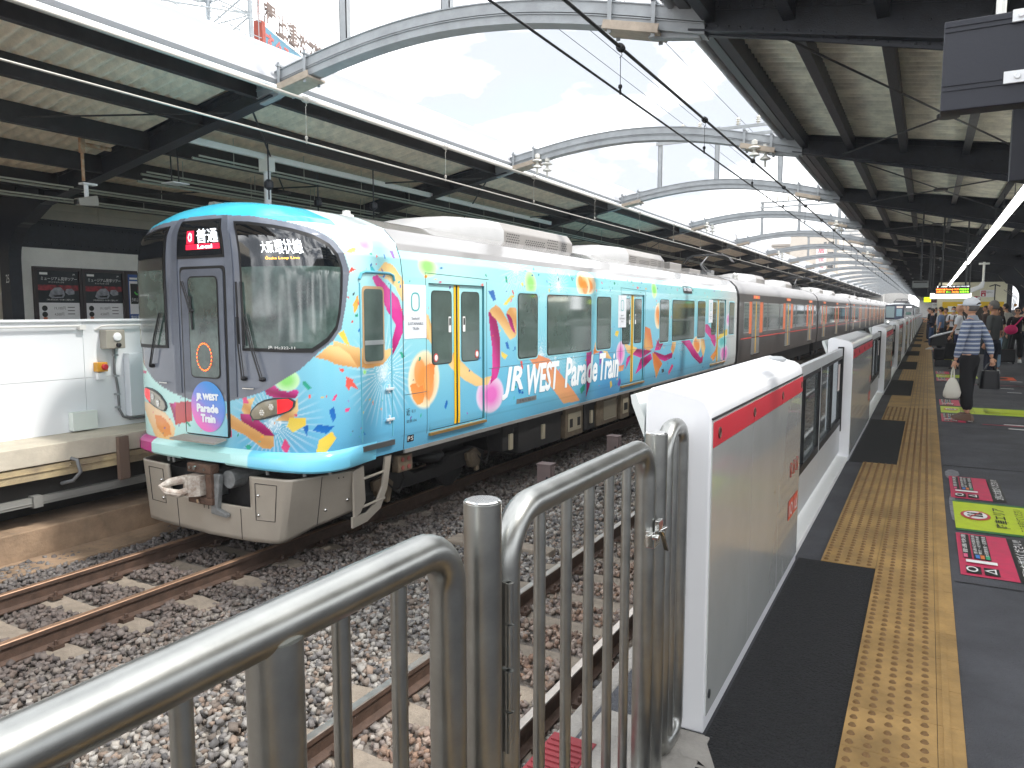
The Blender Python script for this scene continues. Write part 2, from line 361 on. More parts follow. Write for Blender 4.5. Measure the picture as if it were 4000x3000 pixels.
def lime_sign(y0,y1,lab,x1):
    t=empty('floor_sign',(.3,(y0+y1)/2,0),lab,'floor marking','lime alighting area signs on the platform floor')
    t_=lambda x,y,z: (x-.3,y-(y0+y1)/2,z)
    m=MB(); m.add([t_(.24,y0,.004),t_(x1,y0,.004),t_(x1,y1,.004),t_(.24,y1,.004)],[(0,1,2,3)]); m.build('lime_field',lime,t,fixn=False)
    m=MB()
    for a,b in ((y0-.055,y0-.005),(y1+.005,y1+.055)): m.add([t_(.24,a,.004),t_(x1,a,.004),t_(x1,b,.004),t_(.24,b,.004)],[(0,1,2,3)])
    m.split('green_border',greenf,t,fixn=False)
    c=(y0+y1)/2; k=28
    for n_,ra,mt,z in (('ring',.095,red,.008),('disc',.075,wht,.0105)):
        m=MB(); m.add([t_(.375+ra*math.cos(2*math.pi*j/k),c+ra*1.5*math.sin(2*math.pi*j/k),z) for j in range(k)],[tuple(range(k))]); m.build(n_,mt,t,fixn=False)
    m=MB()
    for d in (-.035,.035):
        m.add([t_(.345,c+d-.018,.013),t_(.42,c+d-.025,.013),t_(.42,c+d+.025,.013),t_(.345,c+d+.018,.013)],[(0,1,2,3)]); m.add([t_(.333+.012*math.cos(j),c+d+.018*math.sin(j),.013) for j in np.arange(0,6.28,.8)],[tuple(range(8))])
    m.build('pictogram',blk,t,fixn=False)
    m=MB(); m.add([t_(.33,c-.1,.0155),t_(.337,c-.11,.0155),t_(.425,c+.1,.0155),t_(.418,c+.11,.0155)],[(0,1,2,3)]); m.build('slash',red,t,fixn=False)
    m=MB(); put_text(m,'降車エリア',t_(.57,y0+.12,.008),(0,1,0),(-1,0,0),y1-y0-.24,.085,off=.01); put_text(m,'ここを空けてください',t_(.68,y0+.08,.008),(0,1,0),(-1,0,0),y1-y0-.16,.06); put_text(m,'この先ホーム側に並んでください',t_(.86,y0+.08,.008),(0,1,0),(-1,0,0),y1-y0-.2,.06)
    m.build('lettering',blk,t,fixn=False)
w_=['nearest','second','third','fourth','fifth','sixth']
for i in range(6):
    o=6.8*i
    floor_sign(4.87+o,5.80+o,'pink boarding sign on the floor, near side of the %s lime panel'%w_[i]); lime_sign(5.93+o,6.76+o,'lime no-entry panel on the platform floor, %s from the camera'%w_[i],1.05 if i!=1 else 1.5)
    floor_sign(6.9+o,7.80+o,'pink boarding sign on the floor, far side of the %s lime panel'%w_[i])
m=MB()
for i,(x,y) in enumerate([(.78,13.2),(.8,12.9),(.95,11.7),(.97,11.3),(1.3,17.2),(1.35,16.4),(1.6,19),(1.2,21),(1.9,17.6),(2.2,18.3)]):
    m.add([(x,y,.004),(x+.22,y-.02,.004),(x+.22,y+.05,.004),(x,y+.06,.004)],[(0,1,2,3)])
tag(m.build('queue_marks',wht),'scattered white foot marks on the platform floor behind the man in the cap','floor marking')
m=MB()
for y in (13.0,11.6,17.9): m.add([(.7,y,.004),(2.4,y,.004),(2.4,y+.04,.004),(.7,y+.04,.004)],[(0,1,2,3)])
tag(m.build('queue_lines',pink),'thin pink queue lines running across the platform floor','floor marking')
m=MB(); m.add([(1.15,19.3,.004),(1.75,19.3,.004),(1.75,20.2,.004),(1.15,20.2,.004)],[(0,1,2,3)],0); m.add([(1.45+.17*math.cos(j*.3),19.75+.3*math.sin(j*.3),.008) for j in range(21)],[tuple(range(21))],1)
tag(m.build('floor_sign',[M('orange_film',S(216,96,60),.5),blk],fixn=False),'orange floor sign with a dark oval behind the man in the cap','floor marking')
# ------------------------------------------------------------------ steel fence
def arc(c,r,a0,a1,n=7,ax='yz'):
    return [(c[0],c[1]+r*math.cos(R(a0+(a1-a0)*i/n)),c[2]+r*math.sin(R(a0+(a1-a0)*i/n))) for i in range(n+1)]
FX=-.72
t=empty('steel_fence',(FX,0,0),'long brushed steel railing in the left foreground, sloping out of frame','railing')
loc=lambda p:(p[0]-FX,p[1],p[2])
m=MB(); rr=.033
pts=[(FX,-2.5,1.095),(FX,.98,1.095)]+arc((FX,.985,1.015),.08,90,0,9)+[(FX,1.065,.02)]
m.tube([loc(p) for p in pts],rr,28); m.build('handrail',steel,t,smooth=60)
m=MB(); m.tube([(0,.665,0),(0,.665,1.08)],.037,30); m.build('post',steel,t,smooth=50)
for y in (-.6,-.2,.1,.235,.385,.525,.79,.925):
    m=MB(); m.tube([(0,y,.08),(0,y,1.08)],.0135,16); m.build('baluster',steel,t,smooth=50)
m=MB(); m.tube([(0,-2.5,.09),(0,1.06,.09)],.02,16); m.build('bottom_rail',steel,t,smooth=50)
def capped(y,lab,h=1.145,r=.0365):
    t=empty('steel_post',(FX,y,0),lab,'fence post'); m=MB(); m.tube([(0,0,0),(0,0,h-.004)],r,30); m.build('tube',steel,t,smooth=50)
    m=MB(); m.lathe([(r-.002,h-.004),(r-.002,h-.001),(r-.006,h+.001),(0.001,h+.001)],(0,0,0),30); m.build('cap',steel_b,t); return t
capped(1.185,'round steel post with a flat bright cap between railing and gate')
capped(2.225,'round steel post with a flat bright cap just before the white screen cabinet',h=1.125,r=.036)
t=empty('steel_gate',(FX,1.24,0),'hinged brushed steel gate between the two capped posts','gate')
m=MB(); r=.031; g0,g1=1.27,2.13; q=[(0,g0-1.24,.06)]+[(0,y-1.24,z) for x,y,z in arc((0,g0+.11,.985),.11,180,90,9)]+[(0,y-1.24,z) for x,y,z in arc((0,g1-.09,1.005),.09,90,0,9)]+[(0,g1-1.24,.06)]
m.tube(q,r,26); m.build('gate_frame',steel,t,smooth=60)
for y in (1.425,1.565,1.70,1.835,1.965):
    m=MB(); m.tube([(0,y-1.24,.07),(0,y-1.24,1.08)],.0135,16); m.build('baluster',steel,t,smooth=50)
m=MB(); m.tube([(0,g0-1.24,.07),(0,g1-1.24,.07)],.018,16); m.build('bottom_rail',steel,t,smooth=50)
for z in (.80,.62,.15): m=MB(); m.tube([(.028,0,z),(.028,0,z+.085)],.0085,12); m.tube([(.028,0,z+.09),(.028,0,z+.17)],.0085,12); m.box(.005,.028,-.004,.01,z,z+.17); m.build('hinge',steel,t,smooth=40)
m=MB(); y=.87; m.box(.018,.045,y-.025,y+.03,.80,.85); m.tube([(.03,y-.05,.842),(.05,y+.07,.842)],.006,10); m.box(.035,.048,y+.01,y+.05,.835,.875); m.bar((.05,y+.03,.84),(.058,y+.055,.775),.018,.003); m.lathe([(.009,-.01),(.009,.01)],(.048,y-.02,.835),10,'x')
m.build('latch',steel_b,t,bevel=.002)
t=empty('steel_loop_barrier',(FX,2.42,0),'narrow looped steel barrier squeezed between capped post and white cabinet','railing')
m=MB(); a0,a1=-.11,.065; q=[(0,a0,.25)]+[(0,y,z) for x,y,z in arc((0,a0+.085,1.03),.085,180,90,8)]+[(0,y,z) for x,y,z in arc((0,a1-.06,1.055),.06,90,0,8)]+[(0,y,z) for x,y,z in arc((0,a1-.06,.09),.06,0,-90,8)]+[(0,y,z) for x,y,z in arc((0,a0+.06,.09),.06,270,180,8)]+[(0,a0,.25)]
m.tube(q,.030,24); m.build('loop',steel,t,smooth=60)
m=MB(); m.tube([(0,-.025,.05),(0,-.025,1.09)],.022,18); m.build('baluster',steel,t,smooth=50)
# ------------------------------------------------------------------ platform screen doors
doorglass=M('screen_door_glass',(.55,.6,.62),.03,spec=.6,trans=.92)
bandm=red
def cabinet(y0,y1,lab,first=False):
    XR,XL=-.63,-.865; h=1.235
    t=empty('platform_screen_cabinet',(XR,y0,0),lab,'platform screen door','white platform screen door cabinets')
    q=lambda x:x-XR; D=y1-y0
    m=MB(); prof=[(q(XL),0),(q(XR),0),(q(XR),1.13),(q(XR)-.004,1.165),(q(XR)-.02,1.19),(q(XR)-.045,1.205),(q(XL)+.05,h),(q(XL)+.02,h-.006),(q(XL)+.003,h-.03)]
    m.prism(prof,0,D); m.build('housing',M('cabinet_white',S(236,237,240),.35,coat=.4,var=.02,vs=1),t,bevel=.006,smooth=30)
    m=MB(); ns=max(1,round(D/.7)); 
    ys=[.015]+[D*k/ns for k in range(1,ns)]+[D-.01]
    for a,b in zip(ys[:-1],ys[1:]): m.box(.0,.004,a+.002,b-.002,.06,1.126)
    m.build('side_panel',M('cabinet_grey_panel',S(205,208,206),.22,metal=.35,coat=.5,var=.04,vs=1.5),t)
    m=MB()
    for a,b in zip(ys[:-1],ys[1:]): m.box(.0045,.0065,a+.002,b-.002,1.03,1.118)
    m.build('red_band',bandm,t)
    m=MB(); m.box(.0,.0058,.01,D-.01,1.128,1.134); m.build('groove',rubber,t)
    for k in range(ns+1):
        yy=min(max(D*k/ns,.09),D-.06); yy= .1 if k==0 else yy
        m=MB(); m.lathe([(.0205,0),(.0205,.003),(.016,.004),(.015,.002),(.001,.002)],(.0065,yy,1.073),14,'x'); m.build('lock',M('lock_metal',S(120,100,90),.3,metal=.9),t)
    m=MB(); m.lathe([(.016,0),(.016,.004)],(.004,.05,.13),12,'x'); m.build('plug',grey_d,t)
    if D>1.5:
        # prohibition pictograms and car number label
        m=MB(); my=D-.34
        for k in range(3):
            c=(my+.11*k,.62); n=18
            for j in range(n):
                a=2*math.pi*j/n;b=2*math.pi*(j+1)/n
                m.add([(.0065,c[0]+ra*math.cos(an),c[1]+ra*math.sin(an)) for ra,an in ((.042,a),(.042,b),(.034,b),(.034,a))],[(0,1,2,3)])
            m.add([(.0065,c[0]-.03,c[1]+.024),(.0065,c[0]-.024,c[1]+.03),(.0065,c[0]+.03,c[1]-.024),(.0065,c[0]+.024,c[1]-.03)],[(0,1,2,3)])
            m.add([(.0068,c[0]-.008,c[1]-.025),(.0068,c[0]+.008,c[1]-.025),(.0068,c[0]+.01,c[1]+.015),(.0068,c[0]-.01,c[1]+.015)],[(0,1,2,3)])
        m.build('prohibition_signs',M('sign_red',S(190,60,50),.5),t,fixn=False)
        m=MB()
        for k in range(2): m.add([(.0065,my-.05+.17*k+e*.155,z) for e,z in ((0,.34),(1,.34),(1,.45),(0,.45))],[(0,1,2,3)])
        m.build('position_label',M('label_orange_red',S(214,84,60),.5),t,fixn=False)
        m=MB(); put_text(m,'1○',(.0085,my-.035,.36),(0,1,0),(0,0,1),.12,.07,off=.01); put_text(m,'1△',(.0085,my+.135,.36),(0,1,0),(0,0,1),.12,.07,off=.01); m.build('label_lettering',wht,t,fixn=False)
        m=MB(); m.lathe([(.055,0),(.055,.012),(.03,.024),(.001,.026)],(-.12,D-.18,1.217),18); m.build('signal_lamp_dome',silver_paint,t,smooth=40)
    # track side lip
    m=MB(); m.prism([(q(XL)-.002,1.02),(q(XL)-.002,1.05),(q(XL)-.05,1.17),(q(XL)-.055,1.2),(q(XL)-.035,1.205),(q(XL)-.002,1.12)],.0,D); m.build('track_side_lip',M('lip_grey',S(214,218,216),.4),t,smooth=30)
    return t
def screen_door(y0,y1,lab):
    X=-.74; t=empty('platform_screen_door',(X,y0,0),lab,'platform screen door','sliding glass platform screen doors'); D=y1-y0; hf=.5*D
    for k in range(2):
        a,b=(0.0,hf-.004) if k==0 else (hf+.004,D)
        m=MB(); m.box(-.02,.02,a,b,.09,.38); m.box(-.02,.02,a,b,1.055,1.13); m.box(-.02,.02,a,a+.035,.38,1.055); m.box(-.02,.02,b-.035,b,.38,1.055); m.build('door_leaf',M('door_leaf_silver',S(205,208,210),.35,metal=.3,var=.03),t,bevel=.003)
        m=MB(); m.box(-.022,.0225,a+.03,b-.03,1.03,1.057); m.box(-.022,.0225,a+.03,b-.03,.375,.43); m.box(-.022,.0225,(a+b)/2-.01,(a+b)/2+.01,.43,1.03); m.box(-.022,.0225,a+.03,a+.045,.43,1.03); m.box(-.022,.0225,b-.045,b-.03,.43,1.03); m.build('glazing_frame',rubber,t)
        m=MB(); m.box(-.004,.004,a+.045,b-.045,.43,1.03); m.build('glass',doorglass,t)
        m=MB(); m.box(.0045,.006,a+.05,a+.2,.75,1.0) if k==0 else m.box(.0045,.006,b-.22,b-.06,.72,.98); m.build('notice',M('notice_red',S(190,60,70),.5) if k==0 else M('notice_pale',S(214,200,196),.5),t)
    m=MB(); m.box(-.025,.03,D-.02,D,.3,1.145); m.build('edge_seal',rubber,t)
    m=MB(); m.box(-.05,.10,0,D,.0,.045); m.build('threshold',M('threshold_white',S(230,230,228),.5),t,bevel=.004)
cabinet(2.54,4.67,'nearest white platform screen cabinet with the red band, beside the steel fence')
screen_door(4.67,8.1,'nearest pair of sliding glass screen doors, behind the first white cabinet')
for i in range(17):
    y=cb0+cbp*i; w=ORD[i+1] if i+1<len(ORD) else 'far'
    cabinet(y,y+2.95,'%s white platform screen cabinet in the row, counted from the camera'%w)
    if i<14: screen_door(y+2.95,y+cbp,'%s pair of sliding screen doors in the row, counted from the camera'%w)

# ------------------------------------------------------------------ decorated train
TX=-6.8
ZS=[-.2,-.1,.12,1.9,2.1,2.28,2.46,2.61,2.67,2.69];WS=[1.445,1.458,1.475,1.475,1.45,1.38,1.2,.8,.4,0.0]
def Wz(z): return np.interp(z,ZS,WS)
def y0z(z):
    t=np.clip((np.asarray(z,float)-2.30)/.40,0,.999); return 5.42+.5*(1-np.sqrt(1-t*t))
def gt(t):
    a=np.minimum(np.abs(t),1); return .15*a*a+.85*(1-(1-a**5)**.2)
_T=np.concatenate([np.linspace(0,.9,900),1-.1*(1-np.linspace(0,1,3000))**3]);_X=_T*1.475;_Y=5.42+.78*gt(_T)
_L=np.concatenate([[0],np.cumsum(np.hypot(np.diff(_X),np.diff(_Y)))]);U0=4.219
def uz_raw(u,z):
    u=np.asarray(u,float);z=np.asarray(z,float)
    t=np.interp(np.abs(u-U0),_L,_T)*np.sign(u-U0); w=Wz(z)
    t=np.where(np.abs(u-U0)>=_L[-1],np.sign(u-U0),t)
    ext=np.maximum(np.abs(u-U0)-_L[-1],0); yy=y0z(z)
    return np.stack([TX+w*t,yy+(6.2-yy)*gt(t)+ext,z],-1)
def SF(u,z,off=0):
    u=np.asarray(u,float);z=np.asarray(z,float);p=uz_raw(u,z)
    if np.ndim(off)==0 and off==0: return p
    a=uz_raw(u+.01,z)-uz_raw(u-.01,z);b=uz_raw(u,z+.01)-uz_raw(u,z-.01); n=np.cross(a,b)
    n/= np.maximum(np.linalg.norm(n,axis=-1,keepdims=True),1e-9); return p+n*np.asarray(off)[...,None] if np.ndim(off) else p+n*off
def inpoly(x,y,P):
    r=np.zeros(x.shape,bool);n=len(P)
    for i in range(n):
        x1,y1=P[i];x2,y2=P[(i+1)%n]
        if y1==y2: continue
        r^=((y1>y)!=(y2>y))&(x<(x2-x1)*(y-y1)/(y2-y1)+x1)
    return r
def roundpoly(P,r=.04,k=4):
    o=[];n=len(P)
    for i in range(n):
        a=np.array(P[i-1],float);b=np.array(P[i],float);c=np.array(P[(i+1)%n],float)
        la=np.linalg.norm(a-b);lc=np.linalg.norm(c-b);rr=min(r,la*.45,lc*.45)
        p=b+(a-b)/la*rr;q=b+(c-b)/lc*rr
        for j in range(k+1):
            t=j/k;o.append(tuple((1-t)**2*p+2*t*(1-t)*b+t*t*q))
    return o
def rect(u0,u1,z0,z1,r=0): 
    P=[(u0,z0),(u1,z0),(u1,z1),(u0,z1)]; return roundpoly(P,r) if r else P
def patch(P,off,mat,name,parent,sp=.06,side=None,mb=None,mi=0,depth=0,frame=None):
    """polygon P (u,z) laid on the body surface at height off, optionally with side walls"""
    Q=[]
    for i in range(len(P)):
        a=np.array(P[i],float);b=np.array(P[(i+1)%len(P)],float);k=max(1,int(np.linalg.norm(b-a)/sp))
        Q+=[tuple(a+(b-a)*j/k) for j in range(k)]
    xs=np.array(Q);flat=xs[:,0].min()>6.25
    pts=[Vector(q) for q in Q];nb=len(pts)
    if not flat:
        gx,gz=np.meshgrid(np.arange(xs[:,0].min(),xs[:,0].max(),sp)+.017,np.arange(xs[:,1].min(),xs[:,1].max(),sp)+.013)
        ins=inpoly(gx,gz,Q)
        for a,b in zip(gx[ins],gz[ins]): pts.append(Vector((a,b)))
    ed=[(i,(i+1)%nb) for i in range(nb)]
    v,e,f,_,_,_=delaunay_2d_cdt(pts,ed,[],1 if True else 0,1e-5)
    v=np.array([tuple(q) for q in v]); m=mb or MB(); m.add(SF(v[:,0],v[:,1],off),f,mi)
    if depth:
        q=np.array(Q);A=SF(q[:,0],q[:,1],off);B=SF(q[:,0],q[:,1],off-depth);n=len(Q)
        m.add(list(A)+list(B),[(i,(i+1)%n,(i+1)%n+n,i+n) for i in range(n)],mi)
    if mb is None: return m.build(name,mat,parent,smooth=35)
def stext(mb,s,u,z,w,h,so=.004,mi=0,bold=0,**k):
    if bold:
        for i,(a,b) in enumerate(((-bold,0),(bold,0),(0,bold*.8),(0,-bold*.8))): stext(mb,s,u+a,z+b,w,h,so+.0004*i,mi,0,**k)
    v,f=text2d(s,1,**k)
    if len(v)==0:return
    mn=v.min(0);mx=v.max(0);q=(v-mn)/np.maximum(mx-mn,1e-6)*[w,h]+[u,z]; mb.add(SF(q[:,0],q[:,1],so),f,mi)
LIV=[
('F','w',(6.63,.82,.34)),
('F','w',(9.78,2.11,.29)),
('F','w',(11.19,1.89,.23)),
('F','w',(10.56,.82,.24)),
('F','w',(11.81,.6,.22)),
('F','w',(5.17,.36,.3)),
('F','w',(11.07,.79,.15)),
('F','w',(18.37,.83,.29)),
('F','w',(11.2,1.95,.19)),
('B','G',(7.53,2.04,.21,.14)),
('B','G',(10.21,1.92,.2,.2)),
('B','O',(7.43,.67,.36,.37)),
('B','K',(9.01,.33,.37,.27)),
('B','K',(6.42,2.26,.16,.14)),
('B','O',(12.36,1.99,.46,.22)),
('B','G',(16.14,1.96,.2,.19)),
('B','O',(12.21,1.96,.31,.23)),
('B','K',(14.12,.66,.29,.26)),
('B','O',(16.45,1.39,.29,.31)),
('B','O',(19.73,.6,.46,.25)),
('B','K',(23.29,1.24,.28,.21)),
('B','K',(22.9,.23,.45,.28)),
('B','T',(22.62,.59,.51,.21)),
('B','G',(5.34,.8,.15,.12)),
('B','G',(6.31,.84,.02,.01)),
('P','o2',[(7.12,.63),(7.24,.64),(7.29,.59),(7.38,.61),(7.41,.47),(7.37,.39),(7.26,.37),(7.17,.47)]),
('P','o2',[(7.44,.84),(7.56,.86),(7.68,.84),(7.65,.65),(7.58,.51),(7.43,.54),(7.41,.67)]),
('P','O1',[(2.27,.47),(3.21,.43),(3.49,.36),(3.63,.26),(3.68,.19),(3.64,.04),(3.28,.02),(3.17,.16),(2.97,.32)]),
('P','o2',[(3.26,.31),(3.46,.3),(3.58,.22),(3.6,.11),(3.46,.07),(3.3,.17)]),
('P','g',[(6.55,1.93),(6.71,2.05),(6.85,2.02),(7.04,1.83),(7.01,1.59),(6.87,1.77),(6.74,1.85),(6.58,1.89)]),
('P','m',[(6.46,1.87),(6.55,1.9),(6.78,1.74),(6.93,1.64),(7.02,1.43),(6.99,1.24),(6.89,1.1),(6.78,.98),(6.8,1.18),(6.87,1.34),(6.71,1.51),(6.58,1.7)]),
('P','g',[(5.84,1.2),(6.02,1.15),(6.21,1.11),(6.62,1.06),(6.81,1.08),(6.76,1.0),(6.62,.9),(6.36,.87),(6.17,.91),(5.83,.96)]),
('P','g',[(5.64,1.03),(5.79,1.15),(5.9,1.14),(6.07,1.05),(6.21,.89),(5.91,.94),(5.76,1.0)]),
('P','g',[(7.45,1.48),(7.57,1.41),(7.64,1.28),(7.64,1.08),(7.56,1.13),(7.46,1.17)]),
('P','g',[(7.99,.82),(8.1,.97),(8.27,.85),(8.5,.71),(8.79,.58),(9.02,.59),(8.92,.47),(8.64,.48),(8.35,.59),(8.07,.75)]),
('P','m',[(8.94,1.48),(9.0,1.5),(9.18,1.35),(9.26,1.13),(9.27,.72),(9.18,.56),(8.98,.48),(9.03,.64),(9.05,.95),(8.99,1.19)]),
('P','g',[(8.96,1.51),(9.15,1.59),(9.28,1.54),(9.73,1.15),(9.73,1.12),(9.55,1.08),(9.21,1.35),(9.05,1.43)]),
('P','g',[(9.45,1.48),(9.55,1.55),(9.72,1.55),(9.81,1.46),(9.8,1.17),(9.73,1.14),(9.65,1.24),(9.52,1.4)]),
('P','m',[(9.43,1.47),(9.52,1.45),(9.62,1.38),(9.73,1.15),(9.59,1.24)]),
('P','r',[(10.09,.81),(10.48,.8),(12.13,-.08),(11.45,-.07)]),
('P','r',[(10.86,.73),(10.44,.82),(10.44,.73),(10.9,.39),(11.54,-.07),(12.12,-.07)]),
('P','m',[(12.36,.79),(12.6,.78),(12.63,.42),(12.51,.11),(12.38,-.07),(12.4,.33)]),
('P','g',[(12.68,.78),(12.79,.88),(13.12,.78),(13.3,.61),(13.61,.57),(13.36,.74)]),
('P','v',[(12.95,.78),(13.1,.76),(13.19,.62),(12.99,.48)]),
('P','m',[(14.33,1.49),(14.5,1.44),(14.58,1.23),(14.48,1.08),(14.38,1.17)]),
('P','g',[(14.21,1.15),(14.48,1.07),(14.56,.81),(15.05,.74),(15.35,.65),(15.06,.57),(14.57,.64),(14.29,.89)]),
('P','g3',[(15.55,1.17),(15.9,1.11),(16.12,.69),(15.81,.63),(15.46,.7)]),
('P','m',[(16.65,.99),(16.83,.74),(16.63,.62),(16.21,.61),(16.36,.79)]),
('P','m',[(16.05,.62),(15.13,.71),(14.85,.6),(15.36,.5)]),
('P','m',[(16.13,.61),(16.98,.47),(17.62,.52),(17.53,.38),(16.99,.33),(16.3,.45)]),
('P','m',[(15.97,.57),(15.36,.48),(15.04,.17),(15.38,.25),(16.06,.44)]),
('P','g3',[(16.05,.59),(16.3,.53),(16.82,.29),(16.59,.17),(16.39,-.03),(16.15,.3)]),
('P','r',[(13.98,.42),(14.38,.41),(14.31,.3),(13.99,.3)]),
('P','m',[(14.51,.53),(14.85,.65),(14.65,.45),(14.45,.32)]),
('P','g',[(17.43,.58),(17.55,.77),(17.88,.82),(17.8,.62),(17.62,.46)]),
('P','m',[(18.17,.79),(19.0,.78),(19.57,.49),(20.18,.24),(20.4,.32),(20.35,.1),(20.06,.09),(19.36,.31),(18.8,.58)]),
('P','g',[(20.12,.77),(20.48,.73),(20.63,.5),(20.43,.23),(20.21,.43)]),
('P','m',[(20.44,1.14),(20.81,1.14),(21.83,.79),(21.91,.62),(21.8,.45),(21.24,.71),(20.52,.95)]),
('P','m',[(21.34,1.65),(21.53,1.68),(21.63,1.59),(21.56,1.39)]),
('P','y',[(21.85,.62),(22.59,.9),(23.17,.96),(23.19,.78),(22.46,.7)]),
('P','o2',[(21.31,.21),(21.81,.35),(22.06,.54),(22.1,.27),(21.63,.06)]),
('P','g3',[(12.68,.71),(12.78,.94),(13.01,.74)]),
('P','r3',[(3.71,.48),(3.95,.52),(4.03,.5),(4.01,.3),(3.69,.23)]),
('P','m',[(3.59,.47),(3.71,.48),(3.69,.23),(3.65,.34)]),
('P','g',[(4.76,.47),(4.81,.57),(4.95,.61),(4.9,.52),(4.88,.43),(4.81,.4)]),
('P','m',[(4.74,.42),(4.89,.43),(5.04,.34),(5.14,.27),(5.18,.22),(5.17,.2),(5.05,.22),(4.87,.29),(4.75,.35)]),
('P','g',[(4.55,.41),(4.57,.43),(4.75,.35),(5.05,.22),(5.17,.21),(5.17,.11),(5.12,.07),(5.04,.07),(4.8,.2),(4.6,.26)]),
('P','m',[(5.07,.7),(5.2,.74),(5.27,.69),(5.36,.68),(5.45,.71),(5.47,.67),(5.44,.62),(5.21,.61),(5.1,.64)]),
('P','g',[(5.43,.58),(5.46,.63),(5.45,.45),(5.35,.37),(5.2,.38),(5.31,.46)]),
('P','b',[(5.6,.28),(5.65,.34),(5.83,.31),(5.74,.24)]),
('P','b',[(5.5,.31),(5.55,.34),(5.56,.32),(5.54,.23)]),
('P','c',[(6.02,.81),(6.13,.77),(6.05,.66),(6.0,.72)]),
('P','y',[(5.33,.32),(5.36,.41),(5.53,.41),(5.54,.34),(5.39,.26)]),
('P','y',[(5.63,.06),(5.66,.18),(5.8,.26),(5.85,.18),(5.72,.03)]),
('P','p',[(5.3,.2),(5.36,.12),(5.32,.03),(5.26,.1)]),
('P','e',[(4.79,.08),(4.84,.11),(4.89,.08),(4.84,.04)]),
('P','b',[(5.77,.48),(5.83,.51),(5.86,.4),(5.81,.35)]),
('P','e',[(5.5,.78),(5.54,.79),(5.6,.72),(5.56,.7)]),
('P','p',[(4.77,.61),(4.82,.62),(4.87,.54),(4.79,.54)]),
('P','b',[(4.96,.66),(5.07,.71),(5.08,.68),(4.96,.64)]),
('P','p',[(5.81,.58),(5.84,.63),(5.88,.64),(5.85,.58)]),
('P','p',[(5.98,.48),(6.07,.48),(6.04,.44),(5.98,.44)]),
('P','e',[(3.89,.29),(3.94,.29),(4.01,.23),(3.96,.23)]),
('P','p',[(2.24,.79),(3.11,.81),(3.06,.77),(2.33,.75)]),
('P','p',[(4.58,.24),(4.61,.24),(4.61,.16),(4.59,.16)]),
('P','c',[(5.91,.91),(6.0,.89),(5.96,.86),(5.92,.88)]),
('P','y',[(6.17,2.16),(6.27,2.18),(6.23,2.12),(6.05,2.1)]),
('P','o1',[(6.14,1.57),(6.22,1.67),(6.25,1.58),(6.16,1.47)]),
('P','y',[(5.91,1.27),(5.99,1.3),(6.08,1.14),(6.02,1.15)]),
('P','c',[(6.01,.81),(6.13,.74),(6.2,.66),(6.02,.73)]),
('P','v',[(6.84,2.18),(6.91,2.19),(6.91,2.1),(6.86,2.1)]),
('P','t',[(6.45,2.01),(6.54,1.93),(6.45,1.94)]),
('P','c',[(6.06,1.88),(6.13,1.96),(6.21,1.94),(6.04,1.88)]),
('P','b',[(8.94,1.77),(9.09,1.79),(9.15,1.66),(9.07,1.64)]),
('P','y',[(9.35,1.59),(9.59,1.73),(9.69,1.72),(9.45,1.59)]),
('P','y',[(9.29,.93),(9.48,.86),(9.41,.8),(9.31,.85)]),
('P','e',[(6.93,1.02),(6.98,1.03),(7.03,.97),(6.98,.95)]),
('P','e',[(9.43,1.99),(9.49,2.0),(9.49,1.9),(9.43,1.91)]),
('P','b',[(9.41,1.05),(9.48,1.06),(9.55,.94),(9.46,.96)]),
('P','c',[(9.87,.75),(9.93,.75),(9.97,.62),(9.91,.63)]),
('P','b',[(7.88,.28),(7.93,.37),(7.96,.33),(7.91,.24)]),
('P','b',[(9.8,.34),(9.91,.38),(9.89,.26),(9.82,.27)]),
('P','e',[(12.09,.13),(12.33,.21),(12.3,.09),(12.16,.03)]),
('P','y',[(13.52,.14),(13.61,.15),(13.66,.05),(13.58,.0)]),
('P','v',[(13.94,.05),(14.05,.18),(14.16,.08),(14.05,-.01)]),
('P','p',[(17.28,.07),(17.55,.24),(17.66,.18),(17.35,-.02)]),
('P','k',[(16.73,.16),(16.9,.16),(16.96,.09),(16.79,.07)]),
('P','y',[(13.74,1.04),(13.83,1.12),(13.99,1.1),(13.9,.99)])
]
G=dict(
 m=(S(214,60,150),S(150,20,90)),g=(S(240,205,140),S(206,150,88)),g3=(S(226,170,100),S(214,120,60)),r=(S(236,190,130),S(226,110,84)),r3=(S(206,90,90),S(180,60,80)),
 v=(S(150,90,190),S(110,80,160)),o1=(S(246,190,90),S(238,160,60)),o2=(S(240,168,92),S(232,130,60)),O1=(S(244,180,90),S(250,226,190)),y=(S(238,214,96),S(230,196,70)),b=(S(40,120,196),S(20,90,170)),
 c=(S(236,100,84),S(220,80,70)),p=(S(232,84,140),S(214,60,110)),e=(S(60,176,150),S(30,150,120)),t=(S(80,190,196),S(50,160,180)),k=(S(90,110,120),S(60,80,90)))
G={k:(np.array(a),np.array(b)) for k,(a,b) in G.items()}
BAL=dict(G=(np.array(S(150,232,110)),np.array(S(214,246,196))),O=(np.array(S(246,172,80)),np.array(S(250,236,200))),K=(np.array(S(236,110,196)),np.array(S(240,220,240))),T=(np.array(S(90,200,200)),np.array(S(180,240,235))))
MASK=[(4.219,2.515),(4.44,2.51),(5.10,2.47),(5.50,2.405),(5.77,2.33),(5.96,2.22),(6.05,2.10),(6.10,1.93),(6.03,1.56),(5.96,1.32),(5.845,1.2),(5.69,1.09),(5.49,.91),(5.18,.73),(5.02,.66),(4.8,.596),(4.58,.55),(4.219,.52)]
MASK=MASK+[(2*U0-a,b) for a,b in MASK[::-1]]
